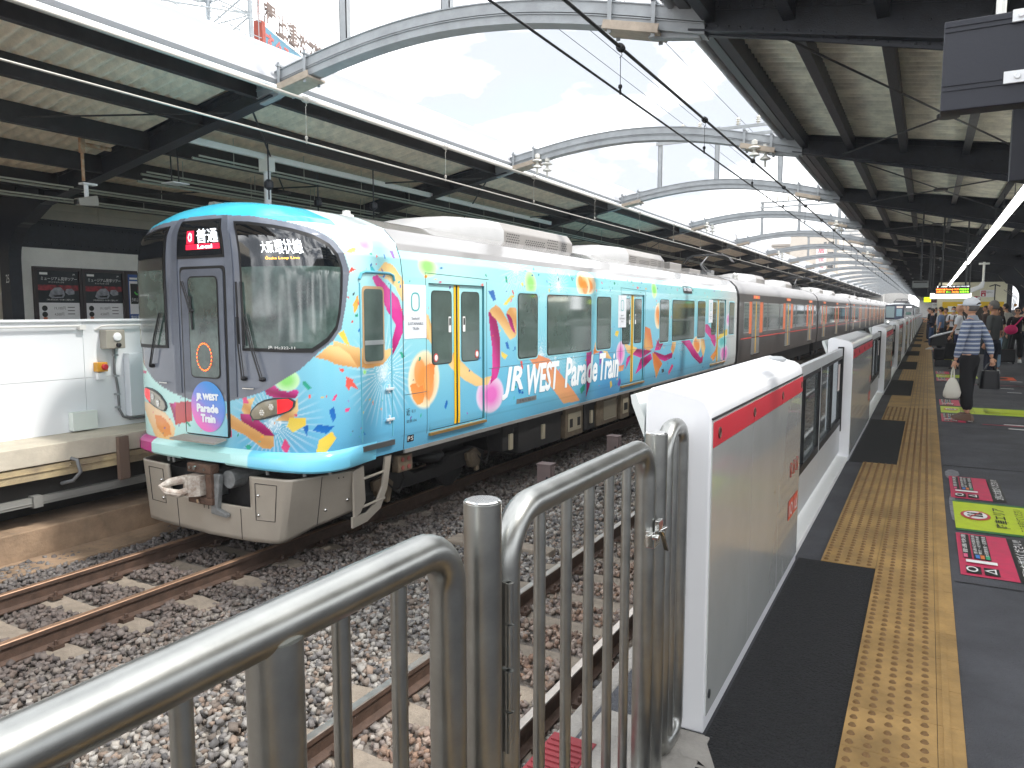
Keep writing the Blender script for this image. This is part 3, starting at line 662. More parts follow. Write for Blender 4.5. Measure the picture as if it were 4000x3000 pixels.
def livery(u,z):
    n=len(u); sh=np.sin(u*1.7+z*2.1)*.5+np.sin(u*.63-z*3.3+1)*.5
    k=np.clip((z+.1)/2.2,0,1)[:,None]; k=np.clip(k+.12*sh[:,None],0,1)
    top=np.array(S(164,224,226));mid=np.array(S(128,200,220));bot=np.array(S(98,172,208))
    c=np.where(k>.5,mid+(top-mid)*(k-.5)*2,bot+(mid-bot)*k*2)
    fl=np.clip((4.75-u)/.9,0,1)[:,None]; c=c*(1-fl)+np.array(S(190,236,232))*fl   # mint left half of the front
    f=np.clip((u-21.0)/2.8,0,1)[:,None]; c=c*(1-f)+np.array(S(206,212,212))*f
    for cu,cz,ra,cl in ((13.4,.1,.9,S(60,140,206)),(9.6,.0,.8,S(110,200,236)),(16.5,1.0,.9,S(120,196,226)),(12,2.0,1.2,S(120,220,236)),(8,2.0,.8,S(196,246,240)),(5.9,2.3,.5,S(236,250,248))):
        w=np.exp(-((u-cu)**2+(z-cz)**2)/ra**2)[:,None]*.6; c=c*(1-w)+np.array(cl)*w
    rr=np.random.RandomState(5)
    def fwk(cu,cz,R0,seed):
        nonlocal c
        m=(np.abs(u-cu)<R0*1.05)&(np.abs(z-cz)<R0*1.05)
        if not m.any(): return
        du,dz=u[m]-cu,z[m]-cz;d=np.hypot(du,dz)/R0;a=np.arctan2(dz,du)
        q=np.abs(np.sin(a*19+seed+np.sin(a*3)*.7+d*.5)); line=np.clip((q-.86)*9,0,1)
        w=(line*np.clip(1.05-d,0,1)*.8+np.clip(.22-d,0,1)*3).clip(0,.9)[:,None]; c[m]=c[m]*(1-w)+np.array([.88,.95,.97])*w
    for E in LIV:
        if E[0]=='F': fwk(E[2][0],E[2][1],max(E[2][2]*1.8,.42),E[2][0])
    order=[E for E in LIV if E[0]=='B']+[E for E in LIV if E[0]=='P']
    # ribbons first, then balloons over some
    for E in order:
        if E[0]=='P':
            P=E[2];A=np.array(P);bb=(u>A[:,0].min())&(u<A[:,0].max())&(z>A[:,1].min())&(z<A[:,1].max())
            if not bb.any(): continue
            iu,iz=u[bb],z[bb];ins=inpoly(iu,iz,P); c0,c1=G[E[1]]; h=max(np.ptp(A[:,1]),.01);w_=max(np.ptp(A[:,0]),.01)
            t=((iz-A[:,1].min())/h*.6+(iu-A[:,0].min())/w_*.4)
            if E[1] in('g','m','g3') and h+w_>.3: t=.5+.5*np.sin(t*7.5+A[0,0])
            cc=c0*(1-t[:,None])+c1*t[:,None]; idx=np.where(bb)[0][ins]; c[idx]=cc[ins]
        else:
            cu,cz,ra,rb=E[2]; d=np.hypot((u-cu)/max(ra,.03),(z-cz)/max(rb,.03)); ci,ce=BAL[E[1]]; w=np.clip((1.0-d)*9,0,1)*.93; t=np.clip((d-.35)/.6,0,1)[:,None]
            cc=ci*(1-t)+ce*t; w=w[:,None]; c=c*(1-w)+cc*w
            for (ox,oz,k2) in (((-.3,.25,.35),(.25,-.2,.4)) if E[1]=='O' else ()): 
                d2=np.hypot((u-cu-ox*ra)/(ra*k2),(z-cz-oz*rb)/(rb*k2*1.4)); w2=np.clip((1-d2)*6,0,1)[:,None]*.75; c=c*(1-w2)+np.array(S(238,140,60))*w2
    # confetti
    keys=['b','c','p','e','t','v','y','k','o1','b','e','t']
    def conf(nn,ur,zr,smin,smax,seed):
        r=np.random.RandomState(seed)
        for _ in range(nn):
            cu=r.uniform(*ur);cz=zr[0]+(zr[1]-zr[0])*r.uniform(0,1)**.8; s1=r.uniform(smin,smax);s2=s1*r.uniform(.3,.7);a=r.uniform(0,3.14);kk=keys[r.randint(len(keys))];sk=r.uniform(-.4,.4)
            m=(np.abs(u-cu)<s1*1.6)&(np.abs(z-cz)<s1*1.6)
            if not m.any(): continue
            du,dz=u[m]-cu,z[m]-cz;x=du*math.cos(a)+dz*math.sin(a);y=-du*math.sin(a)+dz*math.cos(a);ins=(np.abs(x+sk*y)<s1)&(np.abs(y)<s2); idx=np.where(m)[0][ins]; c[idx]=G[kk][r.randint(2)]
    conf(170,(6.9,22.5),(1.5,2.15),.008,.034,11); conf(110,(7,22.5),(-.1,1.6),.008,.032,12); conf(34,(4.7,6.7),(-.05,.7),.006,.02,13); conf(34,(5.9,7),(.7,2.3),.008,.026,14); conf(16,(3.0,4.4),(0,.6),.008,.02,15)
    m=inpoly(u,z,MASK); nz=.5+.5*np.sin(u*9)*np.sin(z*7+u*3); c[m]=(np.array(S(112,118,130))*(.92+.14*nz[:,None]))[m]
    m=(z>2.19)&(u>7.0); c[m]=np.array(S(134,132,130))
    m=(u>6.15)&(u<7.0)&(z>2.2); w=np.clip((z[m]-2.2)/.15,0,1)[:,None]; c[m]=c[m]*(1-w)+np.array(S(232,244,244))*w
    m=(u<=6.15)&(z>2.40)&~inpoly(u,z,MASK); c[m]=np.array(S(70,196,226))
    m=(z<.06)&(u<3.3); c[m]=np.array(S(190,40,140))
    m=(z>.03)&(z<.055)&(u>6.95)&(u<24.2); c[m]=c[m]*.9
    return c
def cut_body(U,Z,holes,mirror=False,close=None):
    uu,zz=np.meshgrid(U,Z,indexing='ij'); P=SF(uu.ravel(),zz.ravel()); nz=len(Z)
    fu=(U[:-1]+U[1:])/2;fz=(Z[:-1]+Z[1:])/2; keep=np.ones((len(fu),len(fz)),bool)
    for a,b,cc,d in holes: keep&=~(((fu>a)&(fu<b))[:,None]&((fz>cc)&(fz<d))[None])
    i,j=np.where(keep); a=i*nz+j; F=np.stack([a,a+nz,a+nz+1,a+1],-1)
    return P,F,uu.ravel(),zz.ravel()
def np_mesh(name,P,F,mat,parent,colr=None,smooth=40):
    me=bpy.data.meshes.new(name); me.vertices.add(len(P)); me.vertices.foreach_set('co',np.asarray(P,float).ravel())
    me.loops.add(F.size); me.loops.foreach_set('vertex_index',F.ravel()); me.polygons.add(len(F)); k=F.shape[1]
    me.polygons.foreach_set('loop_start',np.arange(len(F))*k); me.polygons.foreach_set('loop_total',np.full(len(F),k)); me.update()
    if colr is not None:
        at=me.color_attributes.new('Col','FLOAT_COLOR','POINT'); cc=np.ones((len(P),4)); cc[:,:3]=colr; at.data.foreach_set('color',cc.ravel())
    me.materials.append(mat)
    if smooth: smoothy(me,smooth)
    o=bpy.data.objects.new(name,me); col.objects.link(o); o.parent=parent; return o
train=empty('commuter_train',(0,0,0),'commuter train with a turquoise confetti-painted front car and dark grey and orange cars behind it','train')
liv_m=M('printed_livery_film',(.5,.5,.5),.22,attr='Col',coat=.5,spec=.5)
def gridU(*segs):
    o=[]
    for a,b,s in segs: o+=list(np.linspace(a,b,max(1,int(round((b-a)/s))),endpoint=False))
    o.append(segs[-1][1]); return np.array(o)
DOORS=[(7.52,8.83),(14.13,15.47),(21.2,22.9)]; DZ=(.02,1.84)
# near (platform) side and right half of the nose
U=gridU((U0,6.2,.011),(6.2,7.0,.011),(7.0,7.52,.013),(7.52,8.83,.05),(8.83,14.13,.017),(14.13,15.47,.06),(15.47,21.2,.028),(21.2,22.9,.08),(22.9,24.4,.06))
Z=np.concatenate([np.arange(-.13,.02,.014),np.arange(.02,1.84,.0125),np.arange(1.84,2.3,.0125),np.arange(2.3,2.58,.009),[2.58,2.6,2.615,2.63,2.645,2.655,2.665,2.675,2.682,2.69]]); Z=np.unique(np.round(Z,4))
holes=[(a,b,DZ[0],DZ[1]) for a,b in DOORS]
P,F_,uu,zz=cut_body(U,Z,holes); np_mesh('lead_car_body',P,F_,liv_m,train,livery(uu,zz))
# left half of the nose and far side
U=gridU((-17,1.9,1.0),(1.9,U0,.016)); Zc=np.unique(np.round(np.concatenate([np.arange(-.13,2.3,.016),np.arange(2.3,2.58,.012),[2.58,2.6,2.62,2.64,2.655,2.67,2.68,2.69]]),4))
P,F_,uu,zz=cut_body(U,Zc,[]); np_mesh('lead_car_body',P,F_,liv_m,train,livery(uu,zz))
m=MB()
for a,b in DOORS:
    x=TX+1.475
    m.box(x-.07,x-.002,a-.001,a+.004,*DZ); m.box(x-.07,x-.002,b-.004,b+.001,*DZ); m.box(x-.07,x-.002,a,b,DZ[1]-.004,DZ[1]+.001)
m.build('door_reveal',M('reveal_teal',S(70,140,150),.5),train)
glassm=M('train_window_glass',S(84,100,94),.03,spec=.9,coat=1,var=.25,vs=1.2)
glassd=M('windscreen_glass_dark',S(16,20,24),.03,spec=.8,coat=1)
glassl=M('windscreen_glass_cab',S(84,104,98),.04,spec=.8,coat=.6,c2=S(38,50,48),vs=2.4)
yelm=M('door_edge_yellow',S(240,190,20),.4)
black=rubber
def door_leaf(u0,u1,wu0,wu1,side,par,k):
    o=-.028
    U=np.linspace(u0,u1,max(2,int((u1-u0)/(.014 if k==0 else .03)))); Zd=np.arange(.02,1.8401,.0125)
    uu,zz=np.meshgrid(U,Zd,indexing='ij');nz=len(Zd);i,j=np.meshgrid(range(len(U)-1),range(nz-1),indexing='ij');a=(i*nz+j).ravel();F_=np.stack([a,a+nz,a+nz+1,a+1],-1)
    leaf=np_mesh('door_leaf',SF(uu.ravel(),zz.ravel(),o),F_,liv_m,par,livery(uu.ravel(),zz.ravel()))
    patch(rect(wu0-.012,wu1+.012,.83,1.755,.07),o+.003,black,'window_seal',leaf); patch(rect(wu0,wu1,.842,1.743,.06),o+.006,glassm,'door_window',leaf)
    e=(u1-.055,u1-.008) if side==0 else (u0+.008,u0+.055)
    patch(rect(e[0],e[1],.03,1.83),o+.005,yelm,'yellow_edge',leaf,sp=.1); 
    m=MB(); st=(wu1-.075,wu1-.015) if side==0 else (wu0+.015,wu0+.075)
    if k<2: 
        patch(rect(*st,1.23,1.43,.01),o+.010,wht,'finger_sticker',leaf); patch(rect(st[0]+.012,st[1]-.012,1.32,1.41),o+.013,blk,'finger_pictogram',leaf)
    if k==0:
        cu=wu0+.07 if side==0 else wu1-.07; pr=[(cu+.05*math.cos(j*.42),.92+.055*math.sin(j*.42)) for j in range(15)]; patch(pr,o+.010,M('sticker_red',S(200,70,70),.5),'round_sticker',leaf)
        patch([(cu+.034*math.cos(j*.42),.92+.038*math.sin(j*.42)) for j in range(15)],o+.013,wht,'sticker_disc',leaf)
for k,(a,b) in enumerate(DOORS):
    c_=(a+b)/2; w=(b-a)*.33
    door_leaf(a+.01,c_-.012,a+.10,a+.10+w,0,train,k); door_leaf(c_+.012,b-.01,b-.10-w,b-.10,1,train,k)
    patch(rect(c_-.012,c_+.012,.02,1.83),-.024,black,'door_rubber',train); 
    m=MB(); m.box(TX+1.43,TX+1.50,a-.02,b+.02,-.035,-.002); m.build('door_step',M('step_gold',S(190,150,90),.35,metal=.6),train)
    if k<2:
        m=MB()
        for q in ([(a-.06,1.96),(a-.06,.0)],[(b+.06,1.9),(b+.06,.0)],[(a-.06,1.96),(b+.12,1.93)]):
            q=np.array(q); n_=24; t=np.linspace(0,1,n_)[:,None]; q=q[0]*(1-t)+q[1]*t; m.tube([tuple(p) for p in SF(q[:,0],q[:,1],.001)],.0035,4)
        m.build('panel_seam',M('seam',S(50,80,90),.6),train)
for a,b,wd in ((9.80,10.42,1),(10.78,12.55,1),(12.84,13.52,1),(16.55,17.2,0),(17.5,19.4,0),(19.75,20.5,0),(23.35,24.0,0)):
    patch(rect(a-.045,b+.045,.76,1.80,.10),.003,M('window_surround',S(150,215,225) if a<23 else S(200,205,205),.3,coat=.3),'window_surround',train,depth=.003)
    patch(rect(a-.018,b+.018,.785,1.765,.08),.006,black,'window_seal',train); patch(rect(a,b,.80,1.75,.07),.009,glassm,'side_window',train)
m=MB(); q=np.linspace(8.95,24.2,60); m.tube([tuple(p) for p in SF(q,q*0+.70,.001)],.003,4); q=np.linspace(7.02,7.45,5); m.tube([tuple(p) for p in SF(q,q*0+.52,.001)],.003,4); q=np.linspace(-.12,2.5,40); m.tube([tuple(p) for p in SF(q*0+7.0,q,.001)],.006,4)
m.build('panel_seam',M('seam',S(50,80,90),.6),train)
# cab door
m=MB()
for q in ([(6.25,1.80),(6.25,.07)],[(6.78,1.80),(6.78,.07)]):
    q=np.array(q);t=np.linspace(0,1,20)[:,None];q=q[0]*(1-t)+q[1]*t; m.tube([tuple(p) for p in SF(q[:,0],q[:,1],.002)],.009,6)
q=np.array([(6.24,1.84),(6.27,1.90),(6.33,1.92),(6.75,1.92),(6.82,1.90),(6.84,1.84)]); m.tube([tuple(p) for p in SF(q[:,0],q[:,1],.012)],.016,8)
m.build('cab_door_frame',M('frame_teal',S(96,176,196),.4),train,smooth=40)
patch(rect(6.285,6.655,.925,1.77,.06),.004,M('cab_win_frame',S(196,160,120),.4),'cab_window_frame',train,depth=.003); patch(rect(6.31,6.63,.95,1.74,.05),.008,glassm,'cab_window',train); patch(rect(6.31,6.63,1.13,1.18),.012,M('sash',S(190,196,196),.3,metal=.6),'window_sash',train)
m=MB(); m.box(TX+1.46,TX+1.50,6.24,6.79,-.03,.03); m.build('cab_step',M('dull_aluminium',S(150,150,148),.35,metal=.9),train)
for z in (.62,.27):
    m=MB(); p=SF(6.72,z,.02); m.bar(p+np.array([0,-.07,0]),p+np.array([0,.07,0]),.02,.03); m.bar(p+np.array([-.02,0,-.05]),p+np.array([-.02,0,.05]),.02,.03); m.build('door_handle',M('handle_light',S(214,222,226),.3,metal=.2),train,bevel=.005)
# information panels and lettering
for a,b in ((7.02,7.465),(13.92,14.36),(20.88,21.33)):
    pp=patch(rect(a,b,1.175,1.81),.003,M('white_poster_panel',S(226,230,236),.35),'info_panel',train)
    m=MB(); cu=(a+b)/2; k=30; w2=b-a
    pr=roundpoly([(cu-.085,1.5),(cu+.085,1.5),(cu+.085,1.72),(cu-.085,1.72)],.075,5); pi=roundpoly([(cu-.065,1.515),(cu+.065,1.515),(cu+.065,1.705),(cu-.065,1.705)],.06,5)
    A=SF(*np.array(pr).T,.006);B=SF(*np.array(pi).T,.006);n=len(pr);m.add(list(A)+list(B),[(i,(i+1)%n,(i+1)%n+n,i+n) for i in range(n)]); m.build('ring_logo',M('logo_teal',S(70,180,180),.4),pp,fixn=False)
    m=MB(); stext(m,'Switch!',cu-.08,1.395,.16,.036,.006); stext(m,'SUSTAINABLE',cu-.155,1.335,.31,.034,.006); stext(m,'TRAIN',cu-.065,1.275,.13,.034,.006); m.build('lettering',M('text_grey',S(90,96,104),.5),pp,fixn=False)
m=MB(); 
for s_,u_,w_,h_ in (('JR',9.32,.62,.46),('WEST',10.08,1.14,.46),('Parade',11.45,1.42,.50),('Train',12.98,.98,.50)):
    stext(m,s_,u_,.22 if h_<.5 else .205,w_,h_,.006,shear=.22,off=.02,bold=.008)
m.build('side_title_lettering',M('title_white',S(240,246,250),.35),train,fixn=False)
pp=patch(rect(9.75,10.40,.115,.185),.004,M('number_plate_grey',S(150,154,156),.35,metal=.5),'number_plate',train); m=MB(); stext(m,'クモハ 322-11',9.83,.13,.48,.04,.007); m.build('lettering',blk,pp,fixn=False)
m=MB(); stext(m,'近',7.04,.27,.07,.085,.004); stext(m,'モリ',7.14,.29,.08,.04,.004); stext(m,'定員136',7.04,.18,.2,.04,.004); m.build('depot_lettering',blk,train,fixn=False)
pp=patch(rect(7.06,7.19,-.05,.03),.004,blk,'ps_plate',train); m=MB(); stext(m,'P',7.07,-.035,.045,.05,.007); stext(m,'S',7.13,-.035,.045,.05,.007); m.build('lettering',wht,pp,fixn=False)
pp=patch(rect(18.4,19.2,1.94,2.12),.004,M('side_display_black',S(34,34,38),.3),'side_destination_display',train); m=MB(); stext(m,'普通 大阪環状線',18.45,2.0,.7,.09,.007); m.build('lettering',M('led_white',S(220,220,225),.5,emit=.4),pp,fixn=False)
# front: glass, display, gangway door
mir=lambda P:[(2*U0-a,b) for a,b in P]
WR=[(4.81,2.42),(5.04,2.405),(5.34,2.365),(5.53,2.325),(5.72,2.26),(5.87,2.18),(5.95,2.08),(5.99,1.95),(5.975,1.68),(5.94,1.46),(5.89,1.31),(5.78,1.19),(5.62,1.08),(5.39,1.08),(5.06,1.085),(4.81,1.09)]
def cut_z(P,z,up):
    o=[]
    for i in range(len(P)):
        a,b=P[i],P[(i+1)%len(P)]; ia=(a[1]>z)==up; ib=(b[1]>z)==up
        if ia:o.append(a)
        if ia!=ib: t=(z-a[1])/(b[1]-a[1]); o.append((a[0]+t*(b[0]-a[0]),z))
    return o
def shrink(P,d):
    c=np.mean(P,0);return [tuple(c+(np.array(p)-c)*(1-d/np.linalg.norm(np.array(p)-c))) for p in P]
for Pw in (WR,mir(WR)):
    par=patch(Pw,.010,black,'windscreen_gasket',train,depth=.012)
    inn=shrink(Pw,.045); patch(cut_z(inn,1.95,True),.015,glassd,'windscreen_upper',train); patch(cut_z(inn,1.95,False),.015,glassl,'windscreen',train)
m=MB(); stext(m,'大阪',5.12,2.085,.15,.115,.019); stext(m,'環状線',5.285,2.07,.29,.145,.019); m.build('route_display_lettering',M('led_white_hot',S(236,240,246),.5,emit=1.6),train,fixn=False)
m=MB(); stext(m,'Ōsaka Loop Line',5.16,2.01,.37,.04,.019); m.build('route_display_english',M('led_amber',S(246,176,80),.5,emit=1.6),train,fixn=False)
m=MB(); stext(m,'JR',5.15,1.115,.055,.032,.018,off=.015); stext(m,'Mc322-11',5.23,1.115,.22,.026,.018); m.build('car_number_lettering',wht,train,fixn=False)
patch([(3.835,2.06),(4.60,2.06),(4.60,2.46),(3.835,2.46)],.008,black,'destination_box_frame',train,depth=.01); patch([(3.86,2.085),(4.575,2.085),(4.575,2.435),(3.86,2.435)],.012,M('display_dark',S(24,28,32),.1,coat=.5),'destination_box',train)
patch([(4.02,2.15),(4.56,2.15),(4.56,2.206),(4.02,2.206)],.016,M('led_red',S(206,20,50),.4,emit=.8),'display_red_bar',train); patch([(4.035,2.215),(4.16,2.215),(4.16,2.345),(4.035,2.345)],.016,M('led_red',S(206,20,50),.4,emit=.8),'display_red_square',train)
lw=M('led_white_hot',S(236,240,246),.5,emit=1.6)
m=MB(); stext(m,'O',4.065,2.232,.065,.095,.020,off=.01); stext(m,'普通',4.21,2.215,.34,.145,.020); stext(m,'Local',4.22,2.157,.23,.042,.020,off=.01); m.build('destination_lettering',lw,train,fixn=False)
gd=M('gangway_grey',S(104,110,122),.38,metal=.3,var=.1,vs=5)
P=rect(3.885,4.60,.15,1.975,.05); patch(P,.004,black,'gangway_seal',train,depth=.004)
door=patch(rect(3.915,4.57,.165,1.945,.06),.014,gd,'gangway_door',train,depth=.012)
dl=MB(); U=np.linspace(3.917,4.568,50);Zd=np.arange(.167,.62,.0125);uu,zz=np.meshgrid(U,Zd,indexing='ij');nz=len(Zd);i,j=np.meshgrid(range(len(U)-1),range(nz-1),indexing='ij');a=(i*nz+j).ravel();np_mesh('door_livery',SF(uu.ravel(),zz.ravel(),.0165),np.stack([a,a+nz,a+nz+1,a+1],-1),liv_m,door,livery(uu.ravel(),zz.ravel()))
patch(rect(4.03,4.50,.78,1.87,.07),.018,black,'door_glass_seal',door); patch(rect(4.045,4.485,.795,1.855,.06),.022,glassl,'door_glass',door)
ledc=M('ring_led_red',S(226,70,50),.4,emit=.6)
m=MB()
for k in range(22):
    a=2*math.pi*k/22; cu,cz=4.265+.115*math.cos(a),1.01+.145*math.sin(a); q=np.array([(-.011,-.009),(.011,-.009),(.011,.009),(-.011,.009)]); q=q@np.array([[math.cos(a),math.sin(a)],[-math.sin(a),math.cos(a)]])+[cu,cz]; m.add(SF(q[:,0],q[:,1],.027),[(0,1,2,3)])
m.build('red_light_ring',ledc,door,fixn=False)
m=MB()
for k in range(22):
    a=2*math.pi*(k+.3)/22; cu,cz=4.265+.115*math.cos(a),1.01+.145*math.sin(a); q=np.array([(-.005,-.008),(.005,-.008),(.005,.008),(-.005,.008)]); q=q@np.array([[math.cos(a),math.sin(a)],[-math.sin(a),math.cos(a)]])+[cu,cz]; m.add(SF(q[:,0],q[:,1],.0275),[(0,1,2,3)])
m.build('amber_light_ring',M('ring_led_amber',S(240,180,60),.4,emit=.6),door,fixn=False)
for w in (3.80,4.665):
    patch([(w-.05,.60),(w+.05,.60),(w+.05,2.49),(w-.05,2.49)],.013,gd,'front_pillar',train,depth=.012)
# emblem
cu,cz=4.285,.475; n=40; em=MB(); rings=[0.02,.25,.5,.75,1]; V=[];C_=[]
for r_ in rings:
    for k in range(n):
        a=2*math.pi*k/n; V.append((cu+.265*r_*math.cos(a),cz+.275*r_*math.sin(a)))
V=np.array(V); Fk=np.array([(i*n+k,i*n+(k+1)%n,(i+1)*n+(k+1)%n,(i+1)*n+k) for i in range(4) for k in range(n)])
t=np.clip(((V[:,0]-cu)*.7+(V[:,1]-cz)*1.0)/.5+.5,0,1)[:,None]; cc=np.where(t<.5,np.array(S(238,120,200))+(np.array(S(120,140,226))-np.array(S(238,120,200)))*t*2,np.array(S(120,140,226))+(np.array(S(40,140,220))-np.array(S(120,140,226)))*(t-.5)*2)
eo=np_mesh('round_emblem',SF(V[:,0],V[:,1],.024),Fk,liv_m,train,cc)
m=MB(); stext(m,'JR WEST',4.115,.53,.34,.085,.028,off=.02,bold=.006); stext(m,'Parade',4.12,.415,.33,.085,.028,off=.02,bold=.006); stext(m,'Train',4.18,.305,.22,.085,.028,off=.02,bold=.006); m.build('emblem_lettering',M('title_white',S(240,246,250),.35),eo,fixn=False)
# headlights
HR=[(4.88,.42),(4.90,.47),(4.985,.545),(5.08,.59),(5.2,.615),(5.38,.62),(5.435,.585),(5.425,.53),(5.38,.485),(5.28,.445),(5.15,.405),(5.0,.372),(4.92,.37)]
hg=M('headlight_lens',S(150,146,132),.08,coat=1,metal=.4); hr=M('tail_lamp_red',S(214,24,36),.2,coat=1,emit=.35)
for P in (HR,mir(HR)):
    o=patch(P,.012,M('lamp_bezel',S(60,66,70),.3),'headlight',train,depth=.012); Q=shrink(P,.022); c_=5.235
    s=1 if P is HR else -1; cx=c_ if s>0 else 2*U0-c_
    def cutu(P,x,right):
        o_=[]
        for i in range(len(P)):
            a,b=P[i],P[(i+1)%len(P)];ia=(a[0]>x)==right;ib=(b[0]>x)==right
            if ia:o_.append(a)
            if ia!=ib:t_=(x-a[0])/(b[0]-a[0]);o_.append((x,a[1]+t_*(b[1]-a[1])))
        return o_
    patch(cutu(Q,cx,s>0),.017,hr,'tail_lamp',o); patch(cutu(Q,cx,s<0),.017,hg,'lamp_lens',o)
    for uu_,zz_ in ((5.05,.455),(5.165,.52)):
        if s<0: uu_=2*U0-uu_
        patch([(uu_+.036*math.cos(k*.35),zz_+.04*math.sin(k*.35)) for k in range(18)],.021,steel_b,'lamp_reflector',o); m=MB()
        for k in range(7):
            a=k*1.047; q=(uu_+(.02*math.cos(a) if k<6 else 0),zz_+(.022*math.sin(a) if k<6 else 0)); p=SF(q[0],q[1],.024); m.ell(p,(.007,.005,.007),6,4)
        m.build('lamp_led',wht,o)
# wipers
def wiper(pts_arm,blade,nm='wiper',offs=.05):
    m=MB(); A=np.array(pts_arm); m.tube([tuple(p) for p in SF(A[:,0],A[:,1],offs)],.009,6); m.tube([tuple(p) for p in SF(A[:,0]+.025,A[:,1],offs-.005)],.005,6); B_=np.array(blade);t=np.linspace(0,1,8)[:,None];q=B_[0]*(1-t)+B_[1]*t; m.tube([tuple(p) for p in SF(q[:,0],q[:,1],.033)],.011,6); p=SF(A[0,0],A[0,1],.02); m.ell(p,(.035,.04,.025),8,6); m.build(nm,M('wiper_black',(.01,.01,.012),.45),train,smooth=40)
wiper([(5.07,.80),(4.95,1.15),(4.865,1.47)],[(4.84,1.80),(4.86,1.14)]); wiper([(4.83,.80),(4.79,1.15),(4.78,1.44)],[(4.775,1.80),(4.785,1.16)])
wiper([(3.30,.88),(3.42,1.2),(3.55,1.48)],[(3.655,1.82),(3.66,1.12)]); wiper([(4.09,1.5),(4.03,1.66),(3.965,1.82)],[(4.085,1.66),(4.10,1.30)],'door_wiper')
for s in (1,-1):
    m=MB(); q=[(U0+s*.60,.70),(U0+s*.75,.70)]; m.bar(SF(*q[0],.03),SF(*q[1],.03),.02,.015); m.build('grab_step',steel_b,train,bevel=.004)
# bumper lip
U=np.linspace(2.25,6.5,180)
prof=[(.05,.002),(.03,.045),(.0,.075),(-.1,.08),(-.125,.06),(-.125,-.05)]
m=[];ucs=[]
for z_,o_ in prof:
    f_=np.clip((6.45-U)/.5,0,1)*np.clip((U-2.2)/.4,0,1); zl=z_-.03*np.clip((U-4.6)/1,0,1)*(z_<.02); m.append(SF(U,zl+0*U,np.array(o_*f_+.001))); ucs.append(np.stack([U,np.full_like(U,z_)],-1))
V=np.concatenate(m);n=len(U);FF=[]
for r_ in range(len(prof)-1):
    for k in range(n-1):
        uc=(U[k]+U[k+1])/2
        if 3.87<uc<4.585 and r_>=3: continue
        FF.append((r_*n+k,(r_+1)*n+k,(r_+1)*n+k+1,r_*n+k+1))
uc=np.concatenate(ucs);cl=livery(uc[:,0],uc[:,1]*0+.0);cl[uc[:,0]<3.30]=S(186,30,130); mm=(uc[:,0]>=3.30)&(uc[:,0]<4.9); cl[mm]=S(186,236,234); mm=uc[:,0]>=4.9; cl[mm]=S(120,208,238)
np_mesh('bumper_lip',V,np.array(FF),liv_m,train,cl)
m=MB(); A=SF(np.array([3.78,3.88,4.56,4.50]),np.array([.10,.145,.155,.10]),np.array([.14,.03,.03,.14])); A[:,2]=[.115,.15,.15,.115]; B=A-np.array([0,0,.02]); m.add(list(A)+list(B),[(0,1,2,3),(7,6,5,4),(0,3,7,4),(0,4,5,1),(3,2,6,7)]); m.build('foot_step',M('step_tread',S(170,166,158),.5,metal=.4,bump=.6,bs=120),train)
# skirt
skm=M('skirt_champagne_grey',S(168,160,148),.42,metal=.15,coat=.2,var=.05,vs=3)
top_=[(0,5.40),(.6,5.42),(.95,5.45),(1.12,5.475),(1.18,5.505),(1.21,5.57),(1.29,5.78),(1.36,5.98),(1.42,6.25)]
bot_=[(0,5.41),(.60,5.44),(.88,5.48),(.96,5.51),(.99,5.55),(1.0,5.62),(1.10,5.88),(1.22,6.05),(1.32,6.25)]
ztb=[-.935,-.935,-.93,-.925,-.92,-.91,-.82,-.76,-.70]
SI=np.array([0,.6,.95,1.10,1.17,1.22,1.40,1.62,1.90])
def skp(s_,f,off=0):
    """skirt surface: s_ = signed distance from the centre line, f = 0 top .. 1 bottom"""
    a=abs(s_); k=np.clip(f,0,1); x=np.interp(a,SI,[p[0] for p in top_])*(1-k)+np.interp(a,SI,[p[0] for p in bot_])*k; y=np.interp(a,SI,[p[1] for p in top_])*(1-k)+np.interp(a,SI,[p[1] for p in bot_])*k
    z=-.225*(1-k)+np.interp(a,SI,ztb)*k
    if s_<0: x=np.interp(a,SI,[p[0] for p in top_])+.03*(1-k); z=-.225*(1-k)-.93*k
    return np.array([TX+math.copysign(x,s_)+math.copysign(off*min(1,a/1.5),s_),y-off*(1 if a<1.2 else .4),z])
Ss=np.concatenate([np.arange(-1.9,-1.23,.06),np.linspace(-1.22,-1.05,6),np.arange(-.99,-.64,.06),[-.62],np.arange(-.55,.63,.08),[.65],np.arange(.70,1.04,.06),np.linspace(1.05,1.22,8),np.arange(1.28,1.91,.06),[1.9]])
fs=[0,.03,.15,.3,.485,.5,.65,.8,.93,1.0];n=len(fs)
V=np.array([skp(a,f) for a in Ss for f in fs]);FF=[]
for i in range(len(Ss)-1):
    for k in range(n-1):
        c_=(Ss[i]+Ss[i+1])/2
        if -.62<c_<.65 and k<4: continue
        a=i*n+k; FF.append((a,a+n,a+n+1,a+1))
sk=np_mesh('front_skirt',V,np.array(FF),skm,train,None,28); mo=sk.modifiers.new('t','SOLIDIFY'); mo.thickness=.03; mo.offset=0
m=MB()
def sline(pts): m.tube([tuple(skp(a,f,.017)) for a,f in pts],.0045,4)
for a in (-.5,.5): sline([(a,.52),(a,.7),(a,.99)])
sline([(1.42,.02),(1.42,.5),(1.42,.98)])
for a,b in ((-1.0,-.72),(.72,1.0)): sline([(a,.1),(b,.1),(b,.4),(b,.66),(a,.66),(a,.4),(a,.1)])
m.build('skirt_seam',under,sk)
m=MB()
for s_,a,f in (('11',-.04,.60),('11',1.62,.12)):
    v,fc=text2d(s_,1,off=.01);v=(v-v.min(0))/np.ptp(v,0)*[.075,.05]; m.add([tuple(skp(a+q[0],f,.018)+np.array([0,0,q[1]])) for q in v],fc)
m.build('skirt_number',blk,sk,fixn=False)
